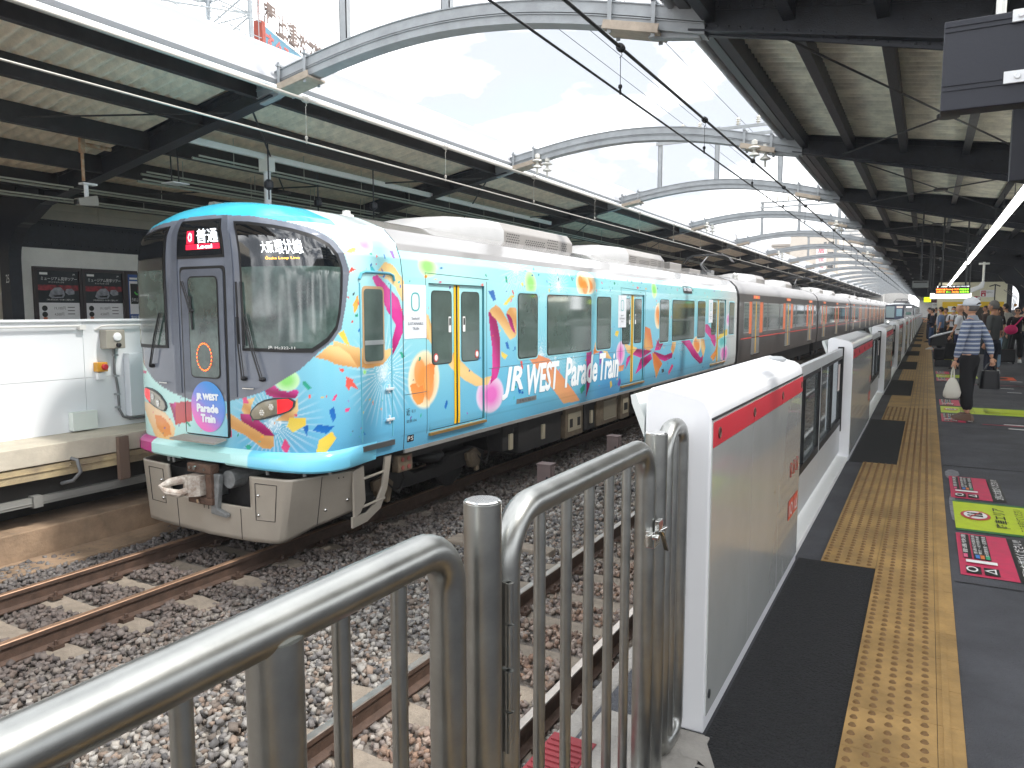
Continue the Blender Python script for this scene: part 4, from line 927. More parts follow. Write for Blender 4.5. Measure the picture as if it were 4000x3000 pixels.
m=MB()
for a,f in ((1.5,.72),(1.78,.66),(.76,.28),(.76,.58),(-.76,.28),(-.76,.58)): m.ell(tuple(skp(a,f,.018)),(.02,.02,.02),8,6)
m.build('skirt_bolt',steel_b,sk,smooth=50)
# side return of the skirt and ladder
m=MB(); xs=TX+1.43
m.prism([(6.15,-.23),(6.32,-.20),(6.34,-.60),(6.25,-.72),(6.15,-.75)],xs-.03,xs,axis='x'); m.build('skirt_side',skm,train,bevel=.005)
m=MB(); m.prism([(6.70,-.16),(6.81,-.16),(6.73,-.52),(6.60,-.74),(6.36,-.84),(6.12,-.86),(6.12,-.74),(6.36,-.74),(6.53,-.66),(6.64,-.5)],xs-.03,xs,axis='x')
for z_ in (-.35,-.66): m.tube([(xs-.01,6.30,z_),(xs-.01,6.68,z_+.02)],.016,8)
m.build('crew_ladder',skm,train,bevel=.003)
# coupler
rb=M('coupler_rust',S(96,74,62),.7,metal=.3,bump=.4,bs=50,var=.3,vs=12); gm=M('coupler_grey',S(128,130,130),.6,metal=.3,bump=.3,bs=40,var=.25,vs=12)
m=MB(); cx=TX+.0
m.box(cx-.19,cx+.19,5.30,5.42,-.24,-.14); m.box(cx-.19,cx+.19,5.30,5.42,-.58,-.50); m.box(cx+.10,cx+.19,5.30,5.42,-.50,-.24); m.build('coupler_plate',rb,train,bevel=.012)
m=MB(); m.prism([(cx-.13,5.40),(cx+.06,5.40),(cx+.06,5.26),(cx-.02,5.18),(cx-.13,5.20)],-.48,-.26,axis='z'); m.tube([(cx-.10,5.24,-.30),(cx-.20,5.10,-.32),(cx-.25,5.02,-.36),(cx-.20,5.04,-.41),(cx-.10,5.12,-.44),(cx-.06,5.22,-.42)],[.05,.045,.035,.04,.045,.04],10); m.build('coupler_knuckle',M('coupler_white',S(206,200,190),.6,c2=S(120,92,74),vs=9,bump=.3),train,bevel=.02)
m=MB(); m.box(cx-.12,cx+.1,5.42,6.3,-.52,-.22); m.lathe([(.10,5.42),(.10,6.2)],(cx+.32,0,-.3),14,'y'); m.prism([(cx+.14,-.24),(cx+.28,-.24),(cx+.22,-.62),(cx+.36,-.66),(cx+.36,-.70),(cx+.12,-.68)],5.34,5.40); m.build('coupler_bracket',gm,train,bevel=.01)
m=MB(); m.lathe([(.022,5.27),(.022,5.30)],(cx-.04,0,-.18),10,'y'); m.lathe([(.022,5.27),(.022,5.30)],(cx+.0,0,-.54),10,'y'); m.lathe([(.016,5.285),(.016,5.30)],(cx-.13,0,-.19),10,'y'); m.lathe([(.016,5.285),(.016,5.30)],(cx+.1,0,-.19),10,'y'); m.build('coupler_bolt',steel_b,train)
for k in range(5):
    m=MB(); uu_=(3.45,3.55,5.05,5.5,5.8)[k]; p=SF(uu_,-.12,-.04); m.tube([tuple(p),tuple(p+np.array([.01,0,-.09]))],.018,8); m.build('skirt_hose',M('hose_grey',S(140,140,138),.6),train)
# underframe, bogies
m=MB(); m.box(TX-1.3,TX+1.3,5.9,24.3,-.30,-.12); m.box(TX-1.0,TX+1.0,5.6,6.6,-.75,-.3); m.build('underframe',under,train)
def wheelset(y,nm='wheel'):
    for s in (-1,1):
        m=MB(); x=TX+s*.57; m.lathe([(.43,-.06),(.43,.05),(.40,.055),(.36,.03),(.12,.03),(.12,.06),(.001,.06)] if s>0 else [(.001,-.06),(.12,-.06),(.12,-.03),(.36,-.03),(.40,-.055),(.43,-.05),(.43,.06)],(x,y,-.68),28,'x'); m.build(nm,under,train,smooth=40)
for yb in (8.15,):
    for y in (yb-1.05,yb+1.05): wheelset(y)
    m=MB()
    for s in (-1,1):
        x=TX+s*.92; m.prism([(yb-1.5,-.62),(yb-1.2,-.50),(yb-.5,-.52),(yb-.3,-.62),(yb+.3,-.62),(yb+.5,-.52),(yb+1.2,-.50),(yb+1.5,-.62),(yb+1.4,-.72),(yb+.4,-.78),(yb-.4,-.78),(yb-1.4,-.72)],x-.07,x+.07,axis='x')
    m.split('bogie_frame',under,train,bevel=.02)
    m=MB()
    for s in (-1,1): m.lathe([(.22,-.5),(.25,-.46),(.25,-.42),(.22,-.38),(.25,-.34),(.25,-.3),(.2,-.27)],(TX+s*.95,yb,0),20)
    m.split('air_spring',rubber,train,smooth=40)
    for y in (yb-1.05,yb+1.05):
        m=MB(); m.lathe([(.13,0),(.13,.06),(.09,.09),(.05,.10)],(TX+1.0,y,-.66),16,'x'); m.prism([(y-.2,-.55),(y+.05,-.5),(y+.2,-.62),(y+.12,-.85),(y+.06,-.85),(y+.06,-.66),(y-.18,-.66)],TX+1.02,TX+1.07,axis='x'); m.build('axle_box',underb,train,bevel=.008)
        m=MB(); m.tube([(TX+1.08,y+.05,-.6),(TX+1.14,y+.2,-.75),(TX+1.12,y+.35,-.6),(TX+1.1,y+.3,-.35)],.014,6); m.build('bogie_hose',under,train)
m=MB(); m.box(TX+1.28,TX+1.38,7.0,7.28,-.42,-.22); m.build('socket_box',underb,train,bevel=.01)
m=MB()
for a in (0,1):
    for b in (0,1): m.lathe([(.028,0),(.028,.01),(.018,.012)],(TX+1.38,7.08+.12*a,-.37+.1*b),10,'x')
m.split('socket',M('socket_dull_red',S(140,70,64),.6),train)
r_=random.Random(4); y=9.75; k=0
spec=[(9.6,.35,'b'),(10.1,1.55,'d'),(11.75,.75,'c'),(12.65,.5,'d'),(13.25,1.1,'v'),(14.45,.5,'c'),(15.05,1.5,'g'),(17.0,1.2,'d'),(18.6,1.4,'g'),(20.3,.6,'d')]
for y,d,kd in spec:
    z0=-.72 if kd!='b' else -.6
    m=MB()
    if kd=='g': m.prism([(TX+.7,-.2),(TX+1.40,-.2),(TX+1.40,-.48),(TX+1.05,-.82),(TX+.7,-.82)],y,y+d)
    else: m.box(TX+.55,TX+1.32+(.04 if kd=='c' else 0),y,y+d,z0,-.20)
    bx=m.build('equipment_box',underb if kd in('c','v') else under,train,bevel=.012)
    if kd in('g','v'):
        for q in range(3 if kd=='g' else 1):
            m=MB(); a=y+.06+q*(d-.1)/3 if kd=='g' else y+.35; b=a+(d-.1)/3-.06 if kd=='g' else y+.95; xx=TX+1.40 if kd=='g' else TX+1.325; za,zb=(-.46,-.24) if kd=='g' else (-.62,-.28)
            n_=int((b-a)/.045)
            for j in range(n_): m.box(xx,xx+.012,a+j*(b-a)/n_,a+j*(b-a)/n_+.02,za,zb)
            m.box(xx,xx+.016,a-.015,a,za-.02,zb+.02); m.box(xx,xx+.016,b,b+.015,za-.02,zb+.02); m.box(xx,xx+.016,a,b,za-.02,za); m.box(xx,xx+.016,a,b,zb,zb+.02); m.build('louvre_grille',M('grille_beige',S(156,148,130),.5),bx)
    elif kd=='c':
        m=MB(); m.box(TX+1.36,TX+1.372,y+.1,y+d-.1,-.62,-.30); m.build('cover_plate',M('plate_beige',S(172,162,140),.5,bump=.1,var=.1),bx,bevel=.004)
        m=MB(); m.box(TX+1.373,TX+1.378,y+.15,y+.27,-.55,-.4); m.box(TX+1.373,TX+1.378,y+d-.27,y+d-.15,-.55,-.4); m.build('sight_glass',blk,bx)
    else:
        m=MB(); m.box(TX+1.32,TX+1.35,y+d*.5,y+d*.5+.1,-.6,-.36); m.build('latch_box',M('plate_beige',S(172,162,140),.5),bx)
m=MB(); m.box(TX+1.44,TX+1.465,7.02,24.3,-.175,-.13); m.build('side_sill',M('sill_grey',S(140,138,134),.5,var=.1),train)
wheelset(22.0); wheelset(19.9)
# roof equipment
def aircon(y,base,parent,front=1,det=True):
    L_=3.6; n=14; w=.78
    m=MB(); prof=[]
    def sec(s): return [(TX-w*s[0],base),(TX-w*s[0],base+.22*s[1]),(TX-w*s[0]+.10,base+.36*s[1]),(TX-.2,base+.43*s[1]),(TX+.2,base+.43*s[1]),(TX+w*s[0]-.10,base+.36*s[1]),(TX+w*s[0],base+.22*s[1]),(TX+w*s[0],base)]
    k_=2.35/1.7 if det else 1; ss=[(0,(.96,.06)),(.12,(.97,.28)),(.35,(.98,.52)),(.7,(1,.76)),(1.1,(1,.93)),(1.4,(1,1.0)),(1.7,(1,1.0))]; ss=[(a*k_,b) for a,b in ss]; L_=5.05 if det else 3.6
    rows=[[(p[0],y+yy,p[1]) for p in sec(s)] for yy,s in ss]; V=sum(rows,[]);F__=[tuple(range(8)),tuple(range(len(V)-8,len(V)))]
    for i in range(len(rows)-1):
        for k in range(7): a=i*8+k; F__.append((a,a+8,a+9,a+1))
    yc=1.7*k_+.01
    m.add(V,F__); o=m.build('air_conditioner_fairing' if det else 'air_conditioner',M('roof_unit_white',S(172,172,172),.45,var=.04),parent,smooth=50)
    m=MB(); m.prism([(TX-w*.98,base),(TX-w*.98,base+.23),(TX-w+.12,base+.37),(TX-.2,base+.425),(TX+.2,base+.425),(TX+w-.12,base+.37),(TX+w*.98,base+.23),(TX+w*.98,base)],y+yc,y+L_); o2=m.build('air_conditioner_case' if det else 'air_conditioner',M('roof_unit_grey',S(142,138,134),.45,var=.05),parent,bevel=.02)
    if det:
        m=MB()
        for (a,b,c_,d_) in ((2.45,2.95,.06,.18),(3.1,3.85,.03,.13),(3.95,4.45,.06,.2),(4.55,4.85,.06,.18)):
            for r2 in range(4):
                for q in range(int((b-a)/.075)): yy=y+a+q*.075+(r2%2)*.03; zz_=base+c_+r2*(d_-c_)/3; m.add([(TX+w*.98+.002,yy,zz_),(TX+w*.98+.002,yy+.045,zz_),(TX+w*.98+.002,yy+.045,zz_+.016),(TX+w*.98+.002,yy,zz_+.016)],[(0,1,2,3)])
        m.build('vent_slots',blk,o2,fixn=False)
aircon(8.25,2.56,train); aircon(14.0,2.56,train)
m=MB(); m.box(TX+.75,TX+1.15,8.55,9.0,2.4,2.5)
m.build('roof_bracket',wht,train) if 0 else None
m=MB(); m.lathe([(.16,2.5),(.15,2.6),(.10,2.64),(.09,2.70),(.05,2.71),(.05,2.75),(.001,2.76)],(TX+.35,7.35,0),16); m.build('antenna',wht,train,smooth=40)
def pantograph(y,parent):
    m=MB(); b=2.56
    m.box(TX-.6,TX+.6,y-.8,y+1.6,b+.06,b+.09)
    for s in (-.45,.45): m.tube([(TX+s,y-1.2,b+.1),(TX+s,y+1.8,b+.12)],.03,6)
    m.box(TX-.2,TX+.45,y-1.3,y-.5,b+.0,b+.2); m.box(TX-.15,TX+.2,y+.2,y+.6,b+.1,b+.35); m.build('pantograph_base',M('panto_grey',S(140,140,140),.5,metal=.4),parent)
    m=MB(); m.tube([(TX,y+.3,b+.25),(TX,y-.45,b+.50)],.035,8); m.tube([(TX,y-.45,b+.50),(TX,y+.5,b+.86)],.022,8); m.tube([(TX+.1,y+.4,b+.3),(TX+.02,y-.4,b+.55)],.012,6); m.build('pantograph_arm',M('panto_grey',S(140,140,140),.5,metal=.4),parent)
    m=MB()
    for yy in (y+.38,y+.62): m.tube([(TX-.85,yy,b+.62),(TX-.72,yy,b+.78),(TX-.5,yy,b+.88),(TX+.5,yy,b+.88),(TX+.72,yy,b+.78),(TX+.85,yy,b+.62)],.018,6)
    m.box(TX-.5,TX+.5,y+.36,y+.64,b+.86,b+.875); m.build('pantograph_head',M('panto_dark',S(90,90,92),.5,metal=.5),parent)
    for k in range(2):
        m=MB(); pr=[(.06,0)]
        for q in range(5): pr+=[(.05,.02+.055*q),(.095,.04+.055*q),(.05,.06+.055*q)]
        m.lathe(pr+[(.03,.32)],(TX+.6,y+1.9+.45*k,b),12); m.build('insulator',wht,parent,smooth=30)
pantograph(25.9,train)
m=MB(); m.box(TX-.3,TX+.5,20.4,21.5,2.6,2.85); m.box(TX+.1,TX+.6,22,23.2,2.6,2.75); m.build('roof_junction_box',M('roof_unit_grey',S(142,138,134),.45),train,bevel=.02) if 0 else m.split('roof_junction_box',M('roof_unit_grey',S(142,138,134),.45),train,bevel=.02)
m=MB(); m.tube([(TX+1.0,23.2,2.48),(TX+1.05,24.3,2.46),(TX+.95,24.8,2.5)],.03,6); m.build('roof_cable',M('panto_grey',S(140,140,140),.5),train)
# ------------------------------------------------------------------ following cars
cg=M('car_dark_grey',S(92,88,86),.3,metal=.35,coat=.5,var=.08,vs=1.5); og=M('car_orange',S(226,112,56),.35,coat=.3); rs=M('car_roof_silver',S(134,132,132),.4,metal=.2,var=.05); rl=M('car_red_line',S(206,60,50),.4)
def car(y0,full,k):
    Ln=19.5; y1=y0+Ln
    prof=[(w_,z_) for w_,z_ in zip(WS,ZS)]
    sec=[(TX+w_,z_) for w_,z_ in prof]+[(TX-w_,z_) for w_,z_ in prof[::-1][1:]]
    low=[q for q in sec if q[1]<=2.12]; 
    m=MB(); m.prism([(TX+1.44,-.2),(TX+1.475,.3),(TX+1.475,1.9),(TX+1.455,2.06),(TX-1.455,2.06),(TX-1.475,1.9),(TX-1.475,.3),(TX-1.44,-.2)],y0,y1); m.build('car_body',cg,train,smooth=30)
    m=MB(); m.prism([(TX+1.455,2.062)]+[q for q in sec if q[1]>2.07]+[(TX-1.455,2.062)],y0,y1); m.build('car_roof',rs,train,smooth=40)
    m=MB(); m.box(TX-.9,TX+.9,y1,y1+.5,-.1,2.1); m.build('gangway_bellows',rubber,train)
    m=MB(); m.box(TX-1.2,TX+1.2,y0+.5,y1-.5,-.75,-.2); m.build('underfloor_equipment',under,train)
    x=TX+1.475
    if full<3:
        m=MB(); 
        for yy in (y0+2.2,y0+4.3,y1-4.3,y1-2.2): m.lathe([(.43,-.05),(.43,.05),(.1,.06)],(TX+.9,yy,-.68),20,'x')
        m.split('wheel',grey_d,train)
    dc=[y0+2.7,y0+9.7,y0+16.7]
    for d in dc:
        a,b=d-.68,d+.68
        if full<4:
            dr=MB().box(x-.02,x+.004,a,b,.0,1.84).build('door',M('door_silver',S(150,150,150),.3,metal=.5),train)
            m=MB(); m.box(x+.004,x+.007,a+.1,d-.12,.84,1.75); m.box(x+.004,x+.007,d+.12,b-.1,.84,1.75); m.build('door_window',glassm,dr)
            m=MB(); m.box(x+.004,x+.008,d-.055,d-.012,.02,1.83); m.box(x+.004,x+.008,d+.012,d+.055,.02,1.83); m.build('yellow_edge',yelm,dr)
            m=MB(); m.box(x,x+.03,a-.05,b+.05,-.04,0); m.build('door_step',steel_b,dr)
            m=MB(); m.box(x+.002,x+.012,a+.15,b-.15,1.93,2.04); m.build('door_number_sign',M('num_orange',S(236,120,90),.5),dr)
            m=MB(); m.box(x+.012,x+.014,d-.06,d+.06,1.93,2.04); m.build('number_field',yelm,dr)
        else:
            dr=MB().box(x-.02,x+.006,a,b,.0,1.84).build('door',M('door_far',S(150,130,90),.3,metal=.3),train)
    op=[(y0+1.55,y0+1.98),(y0+3.42,y0+3.95),(y0+8.45,y0+8.98),(y0+10.42,y0+10.95),(y0+15.45,y0+15.98),(y0+17.42,y0+17.85)]
    if full<7:
        m=MB()
        for a,b in op: m.box(x,x+.003,a,b,.72,1.82)
        m.split('orange_panel',og,train)
    wd=[(y0+.75,y0+1.5)]
    for s_ in (y0+4.0,y0+11.0): wd+=[(s_+.1,s_+.75),(s_+1.0,s_+3.4),(s_+3.65,s_+4.35)]
    wd+=[(y0+18.0,y0+18.8)]
    for a,b in wd:
        if full<3:
            w=MB().box(x,x+.004,a-.04,b+.04,.76,1.80).build('window_frame',M('frame_silver',S(170,172,172),.3,metal=.5),train); m=MB(); m.box(x+.004,x+.008,a,b,.8,1.76); m.build('window',glassm,w)
        elif full<6:
            m=MB(); m.box(x,x+.006,a,b,.8,1.76); m.build('window',glassm,train)
    m=MB(); m.box(x,x+.004,y0+.3,y1-.3,.565,.60); m.build('red_line',rl,train)
    aircon(y0+4.4,2.56,train,det=False); aircon(y0+11.5,2.56,train,det=False)
for k in range(7): car(24.75+20.0*k,k,k)
for k in (1,3): pantograph(24.75+20*k+1.5,train)
# ------------------------------------------------------------------ canopies
TR=[7.2,13.3,19.3,26.0,33.0,40.0,47.0,54.0,61.0,68.5,76,83.5,91,98.5,106,113.5,121,128.5,136,143.5,151]
EL,ER=-7.45,-2.12
zl=lambda x: 4.60+.19*(max(x,-12)+7.4)+.03*(min(x,-12)+12)      # underside of left roof sheet
zr=lambda x: 4.42-.15*(min(x,3.6)+2.1)+.15*(max(x,3.6)-3.6)      # underside of right roof sheet
lc=empty('left_canopy',(-10.5,0,0),'long corrugated canopy over the opposite platform with a white parapet','canopy'); rc=empty('right_canopy',(1,0,0),'long dark canopy with black riveted girders over the right platform','canopy')
LO=Vector((-10.5,0,0)); RO=Vector((1,0,0))
def sheet(x0,x1,y0,y1,zf,step,amp,wl):
    ys=np.arange(y0,y1+step/2,step); xs=[x0,-12 if x0<-10 else 3.6,x1]; V=np.array([(x,y,zf(x)+amp*math.sin(2*math.pi*y/wl)) for y in ys for x in xs]); n=3
    i,j=np.meshgrid(range(len(ys)-1),range(2),indexing='ij'); a=(i*n+j).ravel(); return V,np.stack([a,a+1,a+n+1,a+n],-1)
for par,o,x0,x1,zf,mt,Y0 in ((lc,LO,-14.5,-7.38,zl,corr,-2.0),(rc,RO,6.2,-2.15,zr,corr_r,5.9)):
    V,Fq=sheet(x0,x1,Y0,60,zf,.02,.034,.17); ob=np_mesh('roof_sheet',V-np.array(o),Fq,mt,par,None,60)
    md=ob.modifiers.new('t','SOLIDIFY'); md.thickness=.01; md.offset=1
    if par is rc: m=MB(); m.add([(x-o[0],y,zf(x)) for x,y in ((1.25,-8),(3.6,-8),(3.6,5.9),(1.25,5.9),(6.8,5.9),(6.8,-8))],[(0,1,2,3),(1,5,4,2)]); m.build('roof_sheet',mt,par,fixn=False)  # near sheet added mostly out of view, its edge set to shade the platform
    m=MB(); q=[(x0,60),(x1,60),(x1,215),(x0,215)]; m.add([(x-o[0],y,zf(x)) for x,y in q],[(0,1,2,3)]); m.add([(x-o[0],y,zf(x)+.05) for x,y in q],[(3,2,1,0)]); m.build('roof_sheet',mt,par,fixn=False)
for x in (-7.75,-8.85,-10.0,-11.15,-12.3,-13.4):
    m=MB(); z=zl(x)-.035; m.bar((x-LO.x,-2,z-.13),(x-LO.x,215,z-.13),.02,.26); m.bar((x-LO.x+.035,-2,z-.262),(x-LO.x+.035,215,z-.262),.09,.014); m.build('purlin',dark_brown,lc)
for x in (-1.85,-1.15,-.40,.42,1.2,2.0,2.8):
    m=MB(); z=zr(x)-.02; m.bar((x-RO.x,5.95,z-.10),(x-RO.x,215,z-.10),.02,.2); m.bar((x-RO.x-.04,5.95,z-.202),(x-RO.x-.04,215,z-.202),.10,.014); m.build('purlin',black_paint,rc)
m=MB(); m.prism([(-7.38-LO.x,4.42),(-7.36-LO.x,4.34),(-7.30-LO.x,4.40),(-7.36-LO.x,4.48),(-7.40-LO.x,4.80),(-7.46-LO.x,4.86),(-7.7-LO.x,4.88),(-7.7-LO.x,4.84),(-7.5-LO.x,4.6)],-2,33.2); m.prism([(-7.38-LO.x,4.42),(-7.36-LO.x,4.34),(-7.30-LO.x,4.40),(-7.36-LO.x,4.48),(-7.40-LO.x,4.80),(-7.46-LO.x,4.86),(-7.7-LO.x,4.88),(-7.7-LO.x,4.84),(-7.5-LO.x,4.6)],33.4,215); m.build('parapet',parapet_m,lc,smooth=30)
m=MB(); m.tube([(-7.30-LO.x,-2,4.30),(-7.30-LO.x,215,4.30)],.035,8); m.build('gutter',white_paint,lc,smooth=60)
m=MB()
for i in range(90): y=-1.7+i*.62; m.ell((-7.395-LO.x,y,4.70),(.008,.014,.014),6,4)
m.build('parapet_bolts',grey_d,lc)
m=MB(); m.prism([(-2.16-RO.x,4.30),(-2.05-RO.x,4.28),(-2.02-RO.x,4.40),(-2.18-RO.x,4.46)],5.9,215); m.build('eave_board',M('eave_dark',(.03,.03,.035),.4),rc); m=MB(); m.tube([(-2.24-RO.x,5.9,4.37),(-2.24-RO.x,215,4.37)],.055,10); m.build('gutter',M('gutter_grey',S(150,152,156),.45,var=.15,vs=4),rc,smooth=60)
def girder(par,o,y,x0,x1,top,bot,near,rivets,col_x):
    """riveted plate girder between x0 (tip) and x1, with its column"""
    m=MB(); n=10; xs=[x0+(x1-x0)*i/n for i in range(n+1)]
    for a,b in zip(xs[:-1],xs[1:]):
        m.add([(x-o[0],y+s*.012,z) for s in(-1,1) for x,z in ((a,bot(a)),(b,bot(b)),(b,top(b)),(a,top(a)))],[(0,1,2,3),(7,6,5,4)])
    for f,dz in ((bot,.006),(top,-.006)):
        m.bar((x0-o[0],y,f(x0)+dz),(x1-o[0],y,f(x1)+dz),.20,.016)
    for f,dz in ((bot,.05),(top,-.05)):
        m.bar((x0-o[0],y-.02,f(x0)+dz),(x1-o[0],y-.02,f(x1)+dz),.012,.09); m.bar((x0-o[0],y+.02,f(x0)+dz),(x1-o[0],y+.02,f(x1)+dz),.012,.09)
    o_=m.build('girder',black_paint,par)
    if rivets:
        m=MB(); k=int(abs(x1-x0)/.10)
        for i in range(k):
            x=x0+(x1-x0)*(i+.5)/k
            for f,dz in ((bot,.035),(bot,.075),(top,-.035),(top,-.075)): m.ell((x-o[0],y-.03,f(x)+dz),(.012,.008,.012),6,4)
            if i%2 and i>k*.3: m.ell((x-o[0],y-.018,(bot(x)+top(x))/2),(.012,.008,.012),6,4)
        m.build('rivets',black_paint,o_)
for i,y in enumerate(TR+[158.5,166,173.5,181]):
    girder(lc,LO,y,EL,-14.0,lambda x:4.37+.158*(x+8.3),lambda x:4.23+.19*(x+7.45),i<1,i<3,-14.2)
    m=MB(); xc=-13.86-LO.x
    pr=[(xc+.15,.0),(xc+.15,2.35)]+[(xc+.15+.55*(1-math.cos(a)),2.35+.62*math.sin(a)) for a in np.linspace(.1,1.5,8)]+[(xc+1.15,3.22),(xc+1.15,3.62),(xc-.15,3.46),(xc-.15,0)]
    m.prism(pr,y-.10,y+.10); m.build('column',black_paint,lc)
    if i==0 or i<20:
        girder(rc,RO,y,ER+.05,3.5,lambda x:zr(x)-.03,lambda x:4.10-.235*(x+2.1) if x<2.2 else 3.09-.10*(x-2.2),i<2,i<4,3.6)
        if i>0:
            m=MB(); xc=3.65-RO.x; m.prism([(xc-.15,0),(xc-.15,2.1)]+[(xc-.15-.55*(1-math.cos(a)),2.1+.62*math.sin(a)) for a in np.linspace(.1,1.5,8)]+[(xc-1.0,3.1),(xc-.6,3.6),(xc+.15,3.5),(xc+.15,0)],y-.12,y+.12); m.build('column',black_paint,rc)
for i in range(5):
    m=MB(); y0,y1=TR[i],TR[i+1]
    m.tube([(-1.3-RO.x,y0+.1,zr(-1.3)-.32),(1.5-RO.x,y1-.1,zr(1.5)-.35)],.012,6); m.tube([(1.5-RO.x,y0+.1,zr(1.5)-.35),(-1.3-RO.x,y1-.1,zr(-1.3)-.32)],.012,6); m.lathe([(.12,-.02),(.12,.02)],(.1-RO.x,(y0+y1)/2,zr(.1)-.34),14); m.build('cross_bracing',M('brace_black',(.03,.03,.035),.45),rc)
    m=MB(); m.tube([(-8.0-LO.x,y0+.1,zl(-8)-.32),(-13-LO.x,y1-.1,zl(-13)-.35)],.014,6); m.tube([(-13-LO.x,y0+.1,zl(-13)-.35),(-8-LO.x,y1-.1,zl(-8)-.32)],.014,6); m.lathe([(.14,-.02),(.14,.02)],(-10.5-LO.x,(y0+y1)/2,zl(-10.5)-.34),14); m.build('cross_bracing',dark_brown,lc)
m=MB(); m.tube([(-8.2-LO.x,7.15,4.12),(-14-LO.x,1.5,3.4)],.012,6); m.build('cross_bracing',dark_brown,lc)
# ------------------------------------------------------------------ arches
APF=np.polyfit([-7.6,-7.2,-6.6,-5.64,-4.9,-4.2,-3.4,-2.7,-2.2,-1.9],[4.47,4.545,4.65,4.765,4.80,4.75,4.62,4.47,4.34,4.26],4)
def zarch(x,k=0):
    return float(np.polyval(APF,x))
posts_at={k:[-6.27,-4.8,-3.28] for k in (0,2,4,6,8)}
insm=M('insulator_porcelain',S(206,204,196),.3,coat=.5)
for i,y in enumerate(TR[:20]):
    w=ORD[i]
    t=empty('arch_girder',((EL+ER)/2,y,4.4),'%s pale grey steel arch over the tracks, counted from the camera'%w,'arch','pale arches spanning the two tracks'); ox=(EL+ER)/2; oz=4.4
    n=26 if i<5 else 14; xs=[EL-.25+(ER-EL+.45)*k/n for k in range(n+1)]
    m=MB(); H=.235
    def sweep(dy0,dy1,dz0,dz1):
        o=[]
        for x in xs:
            z=zarch(x)-oz; o+=[(x-ox,dy0,z+dz0),(x-ox,dy1,z+dz0),(x-ox,dy1,z+dz1),(x-ox,dy0,z+dz1)]
        f=[(0,1,2,3),tuple(range(len(o)-4,len(o)))[::-1]]
        for k in range(len(xs)-1):
            for q in range(4): a=k*4+q;b=k*4+(q+1)%4; f.append((a,b,b+4,a+4))
        m.add(o,f)
    sweep(-.10,.10,-.012,.0); sweep(-.10,.10,-H,-H+.012); sweep(-.085,-.07,-.115,-.012); sweep(-.085,-.07,-H+.012,-.145); sweep(.07,.085,-.115,-.012); sweep(.07,.085,-H+.012,-.145); sweep(-.10,.10,-.125,-.115); sweep(-.10,.10,-.145,-.135)
    m.build('arch_beam',silver_paint,t)
    if i<9:
        for x in (EL+.18,EL+.62,ER-.72,ER-.28):
            m=MB(); z=zarch(x)-oz; m.box(x-ox-.02,x-ox+.02,-.13,-.118,z-.31,z+.07); m.box(x-ox-.02,x-ox+.02,.118,.13,z-.31,z+.07); m.box(x-ox-.025,x-ox+.025,-.15,.15,z+.02,z+.04); m.build('clamp',silver_paint,t)
        for xa,xb in ((EL+.12,EL+.70),(ER-.78,ER-.22)):
            m=MB(); za,zb=zarch(xa)-oz-H-.03,zarch(xb)-oz-H-.03; m.bar((xa-ox,0,za),(xb-ox,0,zb),.30,.025); m.bar((xa-ox,-.15,za+.03),(xb-ox,-.15,zb+.03),.012,.08); m.build('clamp_plate',M('clamp_plate_tan',S(170,156,140),.6,var=.2,vs=6),t)
    m=MB(); m.prism([(EL-.25-ox,4.30-oz),(EL+.35-ox,4.40-oz),(EL+.35-ox,4.32-oz),(EL+.05-ox,4.22-oz),(EL-.25-ox,4.16-oz)],-.05,.05); m.prism([(ER-.35-ox,4.2-oz),(ER+.15-ox,4.16-oz),(ER+.15-ox,4.02-oz),(ER-.35-ox,4.10-oz)],-.05,.05); m.split('end_bracket',silver_paint,t,bevel=.01)
    if i<7 and i%2==1 or i in (3,5):
        for sx in (-6.72,-2.66):
            for dx in (0,.16):
                m=MB(); z=zarch(sx)-H-oz-.02; pr=[(.02,z+.14),(.05,z+.12),(.05,z+.06),(.02,z+.05),(.09,z+.02),(.10,z),(.02,z-.02),(.03,z-.06),(.085,z-.10),(.09,z-.12),(.02,z-.14),(.02,z-.24)]
                m.lathe([(a,b-(.06 if dx else 0)) for a,b in pr][::-1],(sx-ox+dx,-.16 if dx==0 else -.05,0),12); m.build('hanging_insulator',insm,t,smooth=40)
    if i in posts_at:
        zt=5.82
        for x in posts_at[i]:
            z=zarch(x)-oz; m=MB(); m.box(x-ox-.055,x-ox+.055,-.05,-.04,z-.05,zt-oz+.25); m.box(x-ox-.055,x-ox-.045,-.05,.03,z,zt-oz+.25); m.box(x-ox+.045,x-ox+.055,-.05,.03,z,zt-oz+.25); m.build('feeder_post',silver_paint,t)
        if i>0:
            for zz in (zt-.02,zt+.18):
                m=MB(); m.bar((posts_at[i][0]-ox-.1,-.07,zz-oz),(posts_at[i][-1]-ox+.35,-.07,zz-oz),.05,.07); m.build('cross_bar',silver_paint,t)
            for x in (-6.13,-5.68,-5.24,-4.3,-3.82):
                m=MB(); pr=[(.02,0)]
                for q in range(3): pr+=[(.03,.03+.055*q),(.07,.045+.055*q),(.03,.065+.055*q)]
                pr+=[(.025,.2)]; z=zt+.21-oz; m.lathe([(a,b+z) for a,b in pr],(x-ox,-.07,0),10); m.build('feeder_insulator',insm,t,smooth=40)
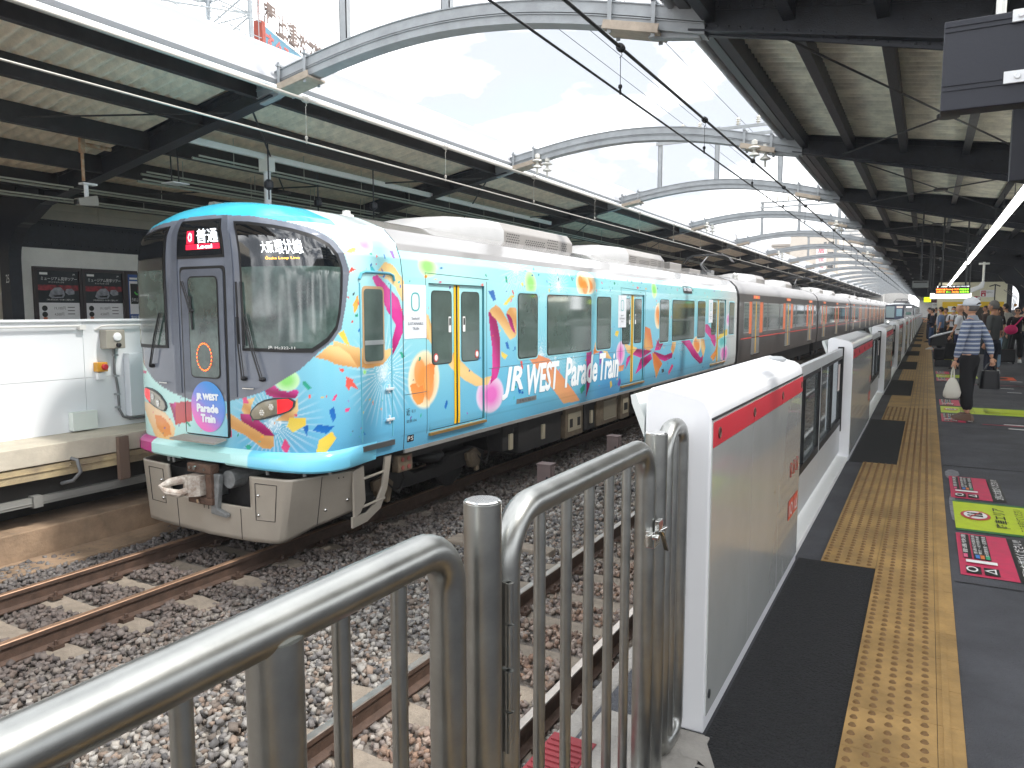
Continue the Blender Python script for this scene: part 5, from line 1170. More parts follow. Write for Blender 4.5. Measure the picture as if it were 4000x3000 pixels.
# ------------------------------------------------------------------ overhead lines
wirem=M('wire_black',(.012,.012,.014),.45,metal=.3); wirel=M('wire_galvanised',S(176,172,164),.45,metal=.4)
def overhead(x,zm,zc,rm,rc_,mt,lab,ph):
    t=empty('overhead_line',(x,0,zc),lab,'overhead wire','overhead contact lines'); y0,y1=-6,190
    m=MB(); m.tube([(0,y,zm-zc) for y in (y0,60,130,y1)],rm,10); m.build('messenger_wire',mt,t,smooth=60)
    m=MB(); m.tube([(0,y,0) for y in (y0,60,130,y1)],rc_,8); m.build('contact_wire',mt,t,smooth=60)
    for k in range(26):
        y=ph+3.05*k*(1 if k<14 else 1)
        m=MB(); m.lathe([(rm+.002,-.05),(.034,-.045),(.04,-.015),(.028,0),(.04,.015),(.034,.045),(rm+.002,.05)],(0,y,zm-zc),12,'y'); m.tube([(0,y,zm-zc-.03),(0.015,y,zm-zc-.07),(-.01,y,zm-zc-.09)],.004,5); m.tube([(0,y,zm-zc-.08),(0,y,.0)],.0035,5); m.lathe([(.004,.08),(.018,.07),(.022,.05),(.01,.03),(.014,.0),(.004,-.02)],(0,y,0),8); m.build('dropper',mt,t,smooth=40)
overhead(-2.65,3.97,3.56,.017,.010,wirem,'thick black overhead line above the empty near track',6.9)
overhead(-6.8,4.08,3.57,.022,.011,wirel,'pale overhead line running above the decorated train',7.05)
def feeder(x,z,lab,y0=-4): 
    m=MB(); m.tube([(0,y,0) for y in (y0,80,190)],.006,6); o=m.build('feeder_wire',wirem); o.location=(x,0,z); tag(o,lab,'cable','thin feeder wires above the arches')
for x,z,l in ((-6.13,6.24,'leftmost of the thin feeder wires crossing the sky'),(-5.68,6.24,'second thin feeder wire from the left in the sky'),(-5.24,6.24,'middle one of the thin feeder wires in the sky'),(-4.3,6.24,'fourth thin feeder wire from the left in the sky'),(-3.82,6.24,'rightmost of the thin feeder wires in the sky')): feeder(x,z,l)
# ------------------------------------------------------------------ opposite platform
m=MB(); m.box(-14.6,-8.62,-6,230,-.22,-.002); m.build('opposite_platform',conc_y,kind='structure',bevel=.01)
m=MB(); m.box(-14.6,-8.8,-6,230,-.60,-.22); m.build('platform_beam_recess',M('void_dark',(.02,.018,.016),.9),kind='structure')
m=MB(); m.box(-8.74,-8.64,-6,230,-.385,-.235); m.box(-8.735,-8.625,-6,230,-.30,-.292)
for k in range(60): y=-4+k*1.0; m.ell((-8.64,y,-.27),(.02,.02,.02),6,4); m.ell((-8.64,y+.1,-.345),(.02,.02,.02),6,4)
m.build('platform_edge_beam',M('stained_beam',S(186,168,130),.8,c2=S(140,126,104),vs=3,bump=.2),kind='structure')
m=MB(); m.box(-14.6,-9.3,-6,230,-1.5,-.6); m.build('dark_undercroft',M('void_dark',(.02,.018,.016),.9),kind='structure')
m=MB(); m.box(-9.3,-8.62,-6,230,-1.6,-.93); m.build('low_retaining_wall',conc_br,kind='structure',bevel=.015)
m=MB(); m.box(-8.62,-8.15,-6,230,-1.6,-1.24); m.build('drain_slab',conc_br,kind='structure',bevel=.01)
m=MB(); m.box(-8.85,-8.72,-6,90,-.69,-.60); m.box(-8.86,-8.71,-6,90,-.66,-.655)
for k in range(12): m.box(-8.87,-8.69,-4+k*2.5+1.1,-4+k*2.5+1.2,-.71,-.58)
tag(m.build('cable_tray',M('tray_grey',S(150,150,146),.5,metal=.4)),'grey cable tray below the edge of the opposite platform','cable tray')
m=MB(); m.box(-8.61,-8.55,5.55,5.68,-.56,-.03); tag(m.build('drain_pipe',M('drain_brown',S(110,92,80),.7,bump=.3)),'brown vertical drain channel on the opposite platform edge','drain')
t=empty('barrier_wall',(-9.25,0,0),'white smooth barrier wall along the opposite platform edge','wall')
m=MB()
for k in range(26):
    y=-5.2+k*3.6; m.box(-.06,.0,y+.003,y+3.597,.0,.66); m.box(-.06,.0,y+.003,y+3.597,.664,1.36)
m.prism([(-.10,1.36),(.02,1.36),(.03,1.375),(.02,1.40),(-.10,1.40)],-5.2,88); m.build('panel',M('barrier_white',S(226,229,232),.35,coat=.3,var=.02,vs=1),t)
for k in range(20):
    y=-3.25+k*1.79; m=MB(); m.tube([(.0,y+.06,1.26),(.045,y+.12,1.31),(.05,y+.2,1.315),(.05,y+1.66,1.315)],.014,8); m.box(.0,.065,y+1.62,y+1.70,1.27,1.33); m.build('handrail',M('handrail_cream',S(222,222,218),.4),t,smooth=40)
m=MB(); m.box(-.0,.004,4.62,4.92,.08,.2); m.build('access_plate',M('barrier_white2',S(220,224,228),.4),t)
X0=-9.245
def bx(name,x0,x1,y0,y1,z0,z1,mt,lab,cat,bev=.008):
    t=empty(name,((x0+x1)/2,(y0+y1)/2,z0),lab,cat); return t,Vector(((x0+x1)/2,(y0+y1)/2,z0))
gb=M('beige_grey_box',S(150,146,136),.5,var=.05)
t,o=bx('call_button_box',X0,X0+.14,5.80,6.08,1.02,1.22,gb,'beige grey button box with a round dial on the white barrier wall','switch box')
m=MB(); m.box(-.07,.07,-.13,.13,0,.24); m.build('housing',gb,t,bevel=.01); m=MB(); m.lathe([(.055,0),(.055,.012),(.045,.02),(.02,.022),(.001,.024)],(.07,.02,.15),18,'x'); m.build('dial',white_paint,t); m=MB(); m.lathe([(.03,0),(.03,.025),(.02,.03)],(.07,.03,.045),14,'x'); m.build('button',blk,t)
t,o=bx('emergency_button',X0,X0+.08,5.72,5.85,.73,.85,gb,'small yellow emergency box with a red button on the barrier wall','emergency button')
m=MB(); m.box(-.05,.04,-.07,.07,0,.12); m.build('housing',M('box_amber',S(206,150,50),.45),t,bevel=.008); m=MB(); m.lathe([(.038,0),(.038,.03),(.03,.036)],(.04,.02,.06),16,'x'); m.build('button',red,t)
m=MB(); m.box(X0,X0+.06,5.73,5.84,.63,.72); tag(m.build('junction_box',white_paint,bevel=.006),'tiny white box right under the yellow emergency button','junction box')
m=MB(); m.box(X0,X0+.09,5.36,5.68,.02,.25); tag(m.build('junction_box',M('box_white_green',S(214,222,216),.5),bevel=.006),'square off-white box standing low at the foot of the barrier wall','junction box')
m=MB(); m.box(X0,X0+.12,6.12,6.5,.12,.95); tag(m.build('cabinet_box',M('box_white_blue',S(214,220,226),.45),bevel=.008),'tall white cabinet on the barrier wall half hidden by the train nose','cabinet')
t=empty('conduit',(X0+.03,5.98,0),'grey conduit running down the barrier wall from the button box','conduit')
m=MB(); m.tube([(0,0,1.02),(0,-.01,.70),(0,.01,.62),(0,.03,.45),(0,.03,.22),(0,.08,.12),(.02,.16,.08),(.02,.5,.07)],.017,10); m.build('pipe',M('conduit_grey',S(112,114,116),.5),t,smooth=50)
for z in (.93,.66,.42,.25): m=MB(); m.box(-.02,.02,-.02,.045,z-.012,z+.012); m.build('pipe_clip',silver_paint,t)
m=MB(); m.tube([(-8.62,5.0,-.2),(-8.55,5.03,-.22),(-8.53,5.05,-.36),(-8.6,5.0,-.46),(-8.75,4.95,-.5)],.022,8); tag(m.build('drain_hose',M('conduit_grey',S(112,114,116),.5),smooth=50),'short grey hose curling out of the opposite platform edge','hose')
# back wall with posters
t=empty('back_wall',(-14.15,0,0),'pale panelled back wall behind the opposite platform with a black riveted band','wall')
m=MB()
for k in range(30):
    y=-6+k*5; m.box(-.1,0,y+.004,y+4.996,0,.9)
    for z in (.9,1.35,1.80,2.25): m.box(-.1,0,y+.004,y+4.996,z+.004,z+.446)
    m.box(-.1,0,y+.004,y+4.996,3.16,3.34); m.box(-.1,.0,y+.004,y+4.996,3.344,3.6)
m.build('wall_panels',beige_wall,t)
m=MB(); m.box(-.05,.10,-6,150,2.66,3.12); m.box(-.05,.16,-6,150,3.12,3.15); m.box(-.05,.16,-6,150,2.63,2.66)
for k in range(16): m.box(.10,.112,-6+k*6+.2,-6+k*6+2.2,2.72,3.08)
m.build('riveted_band',black_paint,t)
m=MB()
for k in range(220): y=2+k*.14; m.ell((.116,y,2.72),(.012,.016,.016),6,4); m.ell((.116,y,3.06),(.012,.016,.016),6,4)
m.build('band_rivets',black_paint,t)
m=MB()
m.add([(-13.2+0,0,0)],[]) if 0 else None
fr=M('poster_frame_brown',S(58,48,50),.4)
pal=[S(18,20,24)]
def poster(y0,y1,kind,lab):
    X=-13.85; z0,z1=.72,2.29; W=y1-y0
    t=empty('poster_case',(X,y0,z0),lab,'poster','framed posters on the back wall')
    m=MB(); H=z1-z0
    m.box(-.05,.0,0,W,0,H); m.box(0,.03,0,.05,0,H); m.box(0,.03,W-.05,W,0,H); m.box(0,.03,.05,W-.05,H-.06,H); m.box(0,.03,.05,W-.05,0,.05); m.build('frame',fr,t)
    def rc_(n,mt,a,b,c,d,x=.004): m=MB(); m.add([(x,a,c),(x,b,c),(x,b,d),(x,a,d)],[(0,1,2,3)]); m.build(n,mt,t,fixn=False)
    ex=(0,1,0);ez=(0,0,1)
    if kind=='car':
        rc_('sheet',M('poster_black',S(26,28,34),.3,c2=S(44,48,54),vs=6),.055,W-.055,.93,H-.07); rc_('sheet_lower',M('poster_white',S(226,226,228),.4),.055,W-.055,.055,.93)
        rc_('red_streak',M('poster_red',S(170,50,62),.4,c2=S(60,24,30),vs=9),.06,W-.06,1.15,1.25,.006)
        m=MB(); pr=[(a,b+.12) for a,b in [(.24,.93),(.28,1.02),(.35,1.08),(.46,1.09),(.52,1.03),(.53,.95),(.50,.90),(.30,.89)]]; m.add([(.008,a,b) for a,b in pr],[tuple(range(8))]); m.add([(.0075,a,b) for a,b in [(.54,1.12),(.56,1.18),(.66,1.19),(.71,1.15),(.71,1.09),(.6,1.07)]],[tuple(range(6))]); m.build('pictured_car',M('poster_silver',S(160,162,170),.3,c2=S(110,112,120),vs=10),t,fixn=False)
        m=MB(); m.add([(.009,a,b) for a,b in [(.32,1.06),(.35,1.035),(.47,1.04),(.50,1.08)]],[(0,1,2,3)]); 
        for a,b in ((.16,.83),(.16,.72)): m.add([(.006,a+.05*math.cos(j*.4),b+.05*math.sin(j*.4)) for j in range(16)],[tuple(range(16))])
        m.build('dark_marks',blk,t,fixn=False)
        m=MB(); put_text(m,'ミュージアム見学ツアー',(.006,.12,1.33),ex,ez,W-.2,.065); put_text(m,'オリジナルグッズ付',(.006,.25,1.285),ex,ez,.28,.03); put_text(m,'工場と展示を巡る一日の旅へご案内します',(.006,.2,.97),ex,ez,W-.35,.03); put_text(m,'JR',(.006,W-.16,1.43),ex,ez,.05,.03); m.add([(.006,.1,1.43),(.006,.24,1.43),(.006,.24,1.47),(.006,.1,1.47)],[(0,1,2,3)]); m.build('white_lettering',wht,t,fixn=False)
        m=MB(); put_text(m,'19,100円',(.006,.33,.80),ex,ez,.2,.06); put_text(m,'4,500円',(.006,.33,.69),ex,ez,.17,.06)
        for r_ in range(3): m.add([(.006,.57,.84-.06*r_),(.006,.7,.84-.06*r_),(.006,.7,.855-.06*r_),(.006,.57,.855-.06*r_)],[(0,1,2,3)])
        m.build('dark_lettering',M('poster_text_grey',S(100,96,96),.5),t,fixn=False)
        rc_('orange_mark',M('poster_orange',S(200,120,90),.5),.13,.20,.60,.67,.006)
    else:
        rc_('sheet',M('poster_blue',S(40,80,150),.4),.055,W-.055,.055,H-.07); rc_('sheet_white',M('poster_white',S(226,226,228),.4),.09,W-.09,.72,H-.2,.006); rc_('black_square',blk,.11,.42,.92,1.32,.008)
        m=MB(); put_text(m,'うれしート',(.010,.13,.97),ex,ez,.25,.07); put_text(m,'電話予約でラクに',(.008,.1,.62),ex,ez,.5,.07); m.add([(.006,.1,1.40),(.006,.5,1.40),(.006,.5,1.44),(.006,.1,1.44)],[(0,1,2,3)]); m.build('white_lettering',wht,t,fixn=False)
        m=MB(); n=12; m.add([(.010,(.26)+r_*math.cos(a),1.17+r_*math.sin(a)) for r_,a in [(.075,3.3+k*.24) for k in range(n)]+[(.045,3.3+k*.24) for k in range(n)][::-1]],[tuple(range(2*n))]); m.build('green_curve',M('poster_green',S(80,190,70),.5),t,fixn=False)
poster(7.56,8.41,'car','leftmost framed black poster with a silver car and prices'); poster(8.42,9.27,'car','second framed black poster with a silver car, right of the first'); poster(9.28,10.13,'blue','blue and white framed poster right behind the train nose'); poster(10.2,11.05,'blue','blue framed poster seen only behind the train')
m=MB(); m.box(-13.98,-13.91,7.32,12,0,2.62)
for z in (.9,1.3,1.75,2.2): m.box(-13.91,-13.907,7.32,7.5,z,z+.006)
tag(m.build('poster_partition',cream),'pale panelled partition carrying the framed posters','wall')
m=MB(); put_text(m,'25',(-13.82,7.09,1.98),(1,0,0),(0,0,1),.1,.14) ; tag(m.build('column_number',wht,fixn=False),'white number 25 on the leftmost black column','number')
# things under the left canopy
t=empty('security_camera',(-10.35,6.4,3.0),'rust streaked security camera hanging from the left canopy girder','camera')
m=MB(); m.tube([(0,0,1.02),(0,0,.30)],.022,10); m.tube([(0,0,.80),(.0,.42,.80)],.03,10); m.box(-.03,.03,-.03,.03,.68,.92); m.build('pole',M('rusty_cream',S(196,184,160),.6,c2=S(160,100,50),vs=7),t); m=MB(); m.box(-.06,.06,-.04,.16,.25,.275); m.tube([(0,.03,.25),(0,.03,.05)],.03,10); m.build('bracket',white_paint,t); m=MB(); m.prism([(-.10,-.05),(-.12,.05),(.16,.12),(.18,.0),(.16,-.03)],-.055,.055,axis='x'); m.build('camera_body',M('cctv_grey',S(150,146,138),.5),t,bevel=.01); m=MB(); m.box(-.04,.04,-.13,-.1,-.03,.03); m.build('lens',blk,t)
m=MB(); m.tube([(-10.35,6.4,4.0),(-10.38,6.45,4.12),(-10.3,6.5,4.1),(-10.33,6.5,3.95)],.01,6); tag(m.build('camera_cable',M('cable_maroon',S(90,50,56),.5)),'looped maroon cable above the rust streaked security camera','cable')
t=empty('mounting_plate',(-10.0,7.6,3.4),'white square mounting plate hung on two rods from the left canopy','bracket'); m=MB(); m.box(-.14,.14,-.14,.14,0,.015); m.build('plate',white_paint,t); m=MB(); m.tube([(-.08,0,.01),(-.1,0,.72)],.010,6); m.tube([(.08,0,.01),(.06,0,.72)],.010,6); m.build('rod',dark_brown,t)
for k,(x,y0,y1,z) in enumerate(((-9.6,7.6,40,3.75),(-10.8,7.6,40,3.62),(-11.9,2,40,3.40),(-12.4,2,40,3.28),(-10.9,7.6,14,3.52))):
    m=MB(); m.tube([(x,y0,z),(x,y1,z)],.018,8); m.tube([(x+.14,y0,z+.02),(x+.14,y1,z+.02)],.014,8)
    for j in range(int((y1-y0)/1.5)): m.tube([(x+.07,y0+.7+1.5*j,z),(x+.07,y0+.7+1.5*j,zl(x)-.03)],.006,5)
    tag(m.build('ceiling_conduit',M('conduit_pale',S(170,172,160),.45)),'%s pale pair of conduits hung under the left canopy, counted from the tracks'%ORD[k],'conduit','pipes under the left canopy')
t=empty('support_pole',(-9.3,8.75,2.4),'white round pole with bolts rising behind the train nose to the canopy rail','pole'); m=MB(); m.tube([(0,0,0),(0,0,1.35)],.055,16); m.build('pole',white_paint,t,smooth=50); m=MB(); m.box(-.1,.1,-.08,.08,1.3,1.52); m.build('bracket',cream,t,bevel=.01)
m=MB(); m.bar((-9.3,7.3,3.93),(-9.3,19,3.93),.06,.09); m.bar((-9.42,7.3,3.96),(-9.42,19,3.96),.03,.05); tag(m.build('lighting_rail',cream),'cream channel rail carrying cables under the left canopy','rail')
for k in range(6):
    m=MB(); y=8.9+6.6*k; m.prism([(-10.9,3.28),(-10.7,3.28),(-10.74,3.36),(-10.86,3.36)],y,y+2.4); tag(m.build('strip_light',M('strip_white',S(232,232,226),.5)),'%s white strip light hung under the left canopy'%ORD[k],'lamp','strip lights under the left canopy')
for k,(x,y) in enumerate(((-8.9,8.4),(-9.6,10.2),(-9.0,11.0))):
    m=MB(); m.tube([(x,y,zl(x)-.2),(x,y,3.2)],.012,6); m.lathe([(.03,3.5),(.07,3.46),(.07,3.38),(.02,3.34)],(x,y,0),10); tag(m.build('ceiling_hanger',black_paint),'%s black rod hanger with a knob under the left canopy'%ORD[k],'hanger','black hangers under the left canopy')
# ------------------------------------------------------------------ under the right canopy
dk=M('display_back_dark',(.010,.012,.022),.45,bump=.05)
t=empty('hanging_display',(.46,4.0,2.41),'dark back of a large hanging display board in the upper right corner','display board')
m=MB(); m.box(-.46,1.2,0,.14,.03,.68) if 0 else m.box(-.455,1.0,0,.12,-.01,.38); m.build('board',dk,t,bevel=.004)
m=MB()
for z in (.075,.33): m.box(-.45,1.0,-.006,0,z,z+.006); m.box(-.45,1.0,-.006,0,z+.022,z+.026)
m.build('ridge',dk,t)
for z in (.075,.33):
    m=MB(); m.box(-.22 if z<.2 else -.20,-.08,-.02,-.006,z,z+.05); m.lathe([(.013,-.024),(.010,-.030)],(-.17,0,z+.025),10,'y'); m.build('bracket',white_paint,t)
m=MB(); m.tube([(-.24,.05,.37),(-.24,.05,1.2)],.02,8); m.build('hanger',cream,t)
t=empty('hanging_display',(1.0,8.0,2.6),'second dark hanging board below and behind the corner display','display board'); m=MB(); m.box(-.43,.9,0,.14,0.04,.67); m.build('board',dk,t,bevel=.004); m=MB(); m.tube([(0,.07,.66),(0,.07,1.2)],.02,8); m.build('hanger',black_paint,t)
t=empty('strip_light_row',(.86,9.5,2.78),'long row of white fluorescent lamps hung under the right canopy','lamp')
for k in range(26):
    m=MB(); y=k*1.55; m.prism([(-.05,.0),(.05,0),(.03,.06),(-.03,.06)],y,y+1.5); m.build('lamp',M('lamp_white',S(240,240,232),.4,emit=3),t,bevel=.004)
    m=MB(); m.tube([(0,y+.05,.06),(0,y+.05,.35)],.006,5); m.bar((0,y-.02,.10),(0,y+1.5,.10),.02,.03); m.build('hanger',grey_d,t)
def sbox(name,x0,x1,y,z0,z1,mt,lab,cat,d=.12,hang=None):
    t=empty(name,((x0+x1)/2,y,z0),lab,cat); m=MB(); w=(x1-x0)/2; m.box(-w,w,0,d,0,z1-z0); m.build('board',mt,t,bevel=.005)
    if hang:
        for dx in hang: m=MB(); m.tube([(dx,d/2,z1-z0),(dx,d/2,zr((x0+x1)/2+dx)-z0-.1)],.018,6); m.build('hanger',grey_d,t)
    return t,w
Y=22
t,w=sbox('platform_monitor',-.39,-.02,Y,2.09,2.27,M('monitor_grey',S(120,124,124),.5),'grey hanging monitor box over the platform edge','monitor',hang=(0,)); m=MB(); m.box(-w+.03,w-.03,-.004,0,.13,.16); m.build('slot',blk,t)
t,w=sbox('departure_board',.13,.90,Y,1.93,2.145,M('board_dark',(.02,.022,.026),.4),'departure board with orange and green LED text over the waiting crowd','departure board',hang=(-.25,.28))
m=MB(); put_text(m,'1',(-w+.05,-.006,.165),(1,0,0),(0,0,1),.015,.035); put_text(m,'大阪環状線',(-w+.13,-.006,.17),(1,0,0),(0,0,1),.14,.025); put_text(m,'京橋・大阪・ユニバーサルシティ方面',(-w+.31,-.006,.172),(1,0,0),(0,0,1),.43,.028); m.build('white_lettering',lw,t,fixn=False)
m=MB(); put_text(m,'関空快速',(-w+.03,-.006,.09),(1,0,0),(0,0,1),.2,.042,off=.02); put_text(m,'Tennoji 16:51',(-w+.24,-.006,.09),(1,0,0),(0,0,1),.28,.042,off=.02); put_text(m,'大和路快',(-w+.03,-.006,.03),(1,0,0),(0,0,1),.2,.042,off=.02); put_text(m,'16:56',(-w+.38,-.006,.03),(1,0,0),(0,0,1),.14,.042,off=.02); m.build('orange_led_text',M('led_orange',S(255,120,40),.5,emit=2.5),t,fixn=False)
m=MB(); put_text(m,'関西空港',(-w+.54,-.006,.09),(1,0,0),(0,0,1),.2,.042,off=.02); put_text(m,'51—',(-w+.25,-.006,.03),(1,0,0),(0,0,1),.1,.042,off=.02); put_text(m,'加茂方面',(-w+.54,-.006,.03),(1,0,0),(0,0,1),.2,.042,off=.02); m.build('green_led_text',M('led_green',S(120,200,40),.5,emit=2.2),t,fixn=False)
t,w=sbox('direction_sign',.03,.97,Y+1.0,1.83,1.97,M('sign_lit_cream',S(250,250,232),.5,emit=.9),'pale lit direction sign directly below the departure board','sign'); m=MB(); put_text(m,'京橋・大阪・ユニバーサルシティ 方面',(-w+.22,-.006,.06),(1,0,0),(0,0,1),.6,.04); put_text(m,'for Kyobashi, Osaka & Universal City',(-w+.22,-.006,.02),(1,0,0),(0,0,1),.45,.02); m.build('lettering',M('text_greyblue',S(120,130,160),.5),t,fixn=False); m=MB(); m.tube([(-w+.05,.06,.14),(-w+.05,.06,1.6)],.015,6); m.tube([(w-.05,.06,.14),(w-.05,.06,1.6)],.015,6); m.build('hanger',grey_d,t)
t,w=sbox('lit_sign',-.12,.06,25,1.76,1.90,M('sign_yellowgreen',S(190,220,30),.5,emit=.8),'small glowing yellow-green hanging sign left of the departure board','sign',hang=(.02,.05)); m=MB(); put_text(m,'出口 EXIT',(-.07,-.006,.05),(1,0,0),(0,0,1),.14,.05); m.build('lettering',M('text_darkgreen',S(50,90,30),.5),t,fixn=False)
t,w=sbox('sos_sign',1.27,1.60,25,1.89,2.09,white_paint,'white and red SOS push button sign on a bracket','sign'); m=MB(); m.add([(-w+.015,-.004,.02),(-w+.13,-.004,.02),(-w+.13,-.004,.18),(-w+.015,-.004,.18)],[(0,1,2,3)]); m.build('red_field',M('sos_red',S(190,40,70),.5),t,fixn=False); m=MB(); put_text(m,'SOS',(-w+.025,-.008,.115),(1,0,0),(0,0,1),.095,.045,off=.02); m.add([(-w+.05,-.008,.03),(-w+.095,-.008,.03),(-w+.1,-.008,.07),(-w+.075,-.008,.09),(-w+.045,-.008,.07)],[(0,1,2,3,4)]); m.build('white_mark',wht,t,fixn=False); m=MB(); put_text(m,'非常ボタン',(-w+.14,-.004,.11),(1,0,0),(0,0,1),.15,.05); m.build('lettering',blk,t,fixn=False); m=MB(); m.tube([(w+.02,.06,-.5),(w+.02,.06,.35)],.015,8); m.tube([(w-.12,.06,.3),(w+.02,.06,.35),(w+.14,.06,.3)],.015,8); m.build('bracket',grey_d,t)
t,w=sbox('sos_sign',1.62,1.85,36,1.95,2.1,M('sos_red2',S(180,50,70),.5),'smaller farther red and white SOS sign','sign'); m=MB(); m.box(0,w-.01,-.006,0,.02,.13); m.build('white_field',wht,t)
t=empty('security_camera',(1.32,25,2.25),'white security camera on a pole under the right canopy','camera'); m=MB(); m.tube([(0,0,.1),(0,0,.62)],.03,10); m.box(-.13,.13,-.03,.03,.55,.6); m.build('pole',cream,t); m=MB(); m.prism([(-.1,-.02),(-.32,-.12),(-.34,-.2),(-.28,-.24),(.02,-.1),(.04,.08),(-.02,.1)],-.06,.06); m.build('camera_body',white_paint,t,bevel=.012)
t=empty('security_camera',(1.72,12,2.72),'white security camera cut by the right edge of the frame','camera'); m=MB(); m.tube([(.0,0,.05),(0,0,.4)],.03,10); m.build('pole',white_paint,t); m=MB(); m.prism([(-.12,.02),(-.10,-.14),(.06,-.2),(.1,-.1),(.06,.06)],-.06,.06); m.build('camera_body',white_paint,t,bevel=.012)
# kiosk / lift shaft
t=empty('lift_shaft',(1.9,46,0),'yellow and cream lift enclosure at the far end of the platform','lift')
m=MB(); m.box(-1.45,1.6,0,5,0,3.0); m.build('wall',M('lift_cream',S(226,222,196),.6),t)
m=MB(); m.box(-1.25,1.5,-.02,0,0,1.98); m.build('yellow_front',M('lift_yellow',S(226,186,30),.5),t); m=MB(); m.box(-.35,.9,-.035,-.02,0,1.70); m.build('door',M('lift_door',S(70,62,58),.4),t); m=MB(); m.box(-1.0,-.62,-.03,-.02,1.45,1.75); m.build('notice',wht,t)
t,w=sbox('exit_light',2.0,2.18,45,1.96,2.06,M('exit_green',S(40,190,120),.5,emit=1.2),'small green emergency exit light by the yellow lift','sign')
t=empty('platform_stair_wall',(1.0,62,0),'white louvred stair enclosure beyond the yellow lift','wall'); m=MB(); m.box(-.7,2.5,0,8,0,2.7); m.build('wall',M('stair_white',S(228,230,224),.6),t)
m=MB()
for k in range(9): m.box(-.72,2.5,-.03,0,.25+.28*k,.28+.28*k)
m.build('louvre',grey_d,t)
m=MB(); m.box(-.14,.14,0,.1,1.83,1.95); o=m.build('next_train_board',M('small_board_dark',S(90,60,66),.5)); o.location=(.15,34,0); o['label']='small dark red hanging board over the far crowd'; o['category']='sign'
# right side rooms and pillars details
for k,(y0,y1,c) in enumerate(((14.3,18.5,S(176,180,184)),(20.5,25,S(150,156,160)),(27.5,32.2,S(196,200,202)),(34,39,S(170,176,180)))):
    t=empty('side_panel',(4.05,y0,0),'%s pale glazed panel wall on the right side of the platform'%ORD[k],'wall','panel walls on the right of the platform'); m=MB(); m.box(0,.1,0,y1-y0,0,2.7); m.build('wall',M('side_panel_%d'%k,c,.4),t); m=MB(); m.box(-.02,0,.4,1.5,.9,2.2); m.box(-.02,0,1.9,3.2,.9,2.2); m.build('window',M('side_window',S(190,206,214),.1,coat=1),t)
t=empty('back_wall',(6.9,0,0),'low grey parapet wall closing the far right side of the platform','wall'); m=MB(); m.box(0,.2,6,150,0,1.6); m.build('wall',M('grey_side_wall',S(120,124,130),.7,var=.1),t)
for k in range(4):
    t=empty('cable_bundle',(3.42,19.3+7*k-.2,1.2),'%s bundle of cables with an orange cap on a black column'%ORD[k],'cable','cable bundles on the right columns')
    for j in range(3): m=MB(); m.tube([(-.05*j,0,0),(-.05*j-.05,-.02,.5),(-.05*j,0,.9),(-.3-.1*j,0,1.25)],.014,6); m.build('cable',M('cable_grey',S(130,126,120),.5),t)
    m=MB(); m.box(-.08,.02,-.05,.05,.5,.62); m.build('cap',M('cap_orange',S(236,160,40),.5),t)
m=MB()
for y_,w_2 in ((8.32,.02),(11.2,.015),(18.24,.05),(4.72,.012)): m.add([(.2,y_,.0035),(6,y_,.0035),(6,y_+w_2,.0035),(.2,y_+w_2,.0035)],[(0,1,2,3)])
m.build('platform_joints',matblk,kind='structure',fixn=False)
m=MB()
for x_,y_,a_,b_ in ((.25,6.6,.05,.5),(.24,7.9,.12,.25)): m.add([(x_-.035+a_*(.5+.5*math.cos(j*.7))*(1+.3*math.sin(j*3)),y_+b_*math.sin(j*.7),.0028) for j in range(9)],[tuple(range(9))])
m.build('scuffed_cement_patches',M('cement_scuff',S(124,124,128),.9,bump=.3,var=.3,vs=20),kind='structure',fixn=False)
# trackside marker boxes
for k,(x,y) in enumerate(((-4.95,10.0),(-4.98,12.9))):
    t=empty('trackside_box',(x,y,-1.3),('nearer' if k==0 else 'farther')+' of two brown grey marker boxes standing in the ballast beside the train','marker box','marker boxes in the ballast'); m=MB(); m.box(-.11,.11,-.09,.09,0,.50); m.box(-.12,.12,-.10,.10,.49,.51); m.box(.11,.125,-.02,.06,.05,.46); m.build('housing',M('marker_brown',S(128,112,110),.6,var=.1),t,bevel=.006); m=MB(); m.ell((.06,-.095,.3),(.02,.015,.025),8,5); m.build('lock',grey_d,t)
m=MB(); m.box(-4.9,-4.45,7.2,7.5,-1.28,-1.2); m.box(-4.3,-3.6,7.35,7.55,-1.28,-1.2); tag(m.build('concrete_cover',conc_slp,bevel=.02),'flat concrete covers lying in the ballast beside the train','cover')
m=MB(); m.prism([(-2.05,-1.3),(-1.45,-1.3),(-1.45,-1.02),(-1.9,-1.02)],3.0,3.25); tag(m.build('concrete_block',concrete,bevel=.02),'pale concrete block between the near rail and the platform','block')
m=MB(); pts=[(-3.95,1.0,-1.2),(-4.3,1.2,-1.2),(-4.45,1.5,-1.2),(-4.35,1.85,-1.2)]
for a,b in zip(pts[:-1],pts[1:]): m.bar(a,b,.16,.22)
tag(m.build('kerb_stones',concrete,bevel=.02),'curved pale kerb stones in the ballast at the lower left','kerb')
m=MB(); m.prism([(-3.3,-1.28),(-2.9,-1.28),(-2.95,-1.17),(-3.25,-1.17)],1.15,1.45); tag(m.build('rail_plate',M('plate_redbrown',S(128,74,64),.6,bump=.2,var=.2),bevel=.01),'red-brown steel plate lying in the ballast at the lower edge','plate')
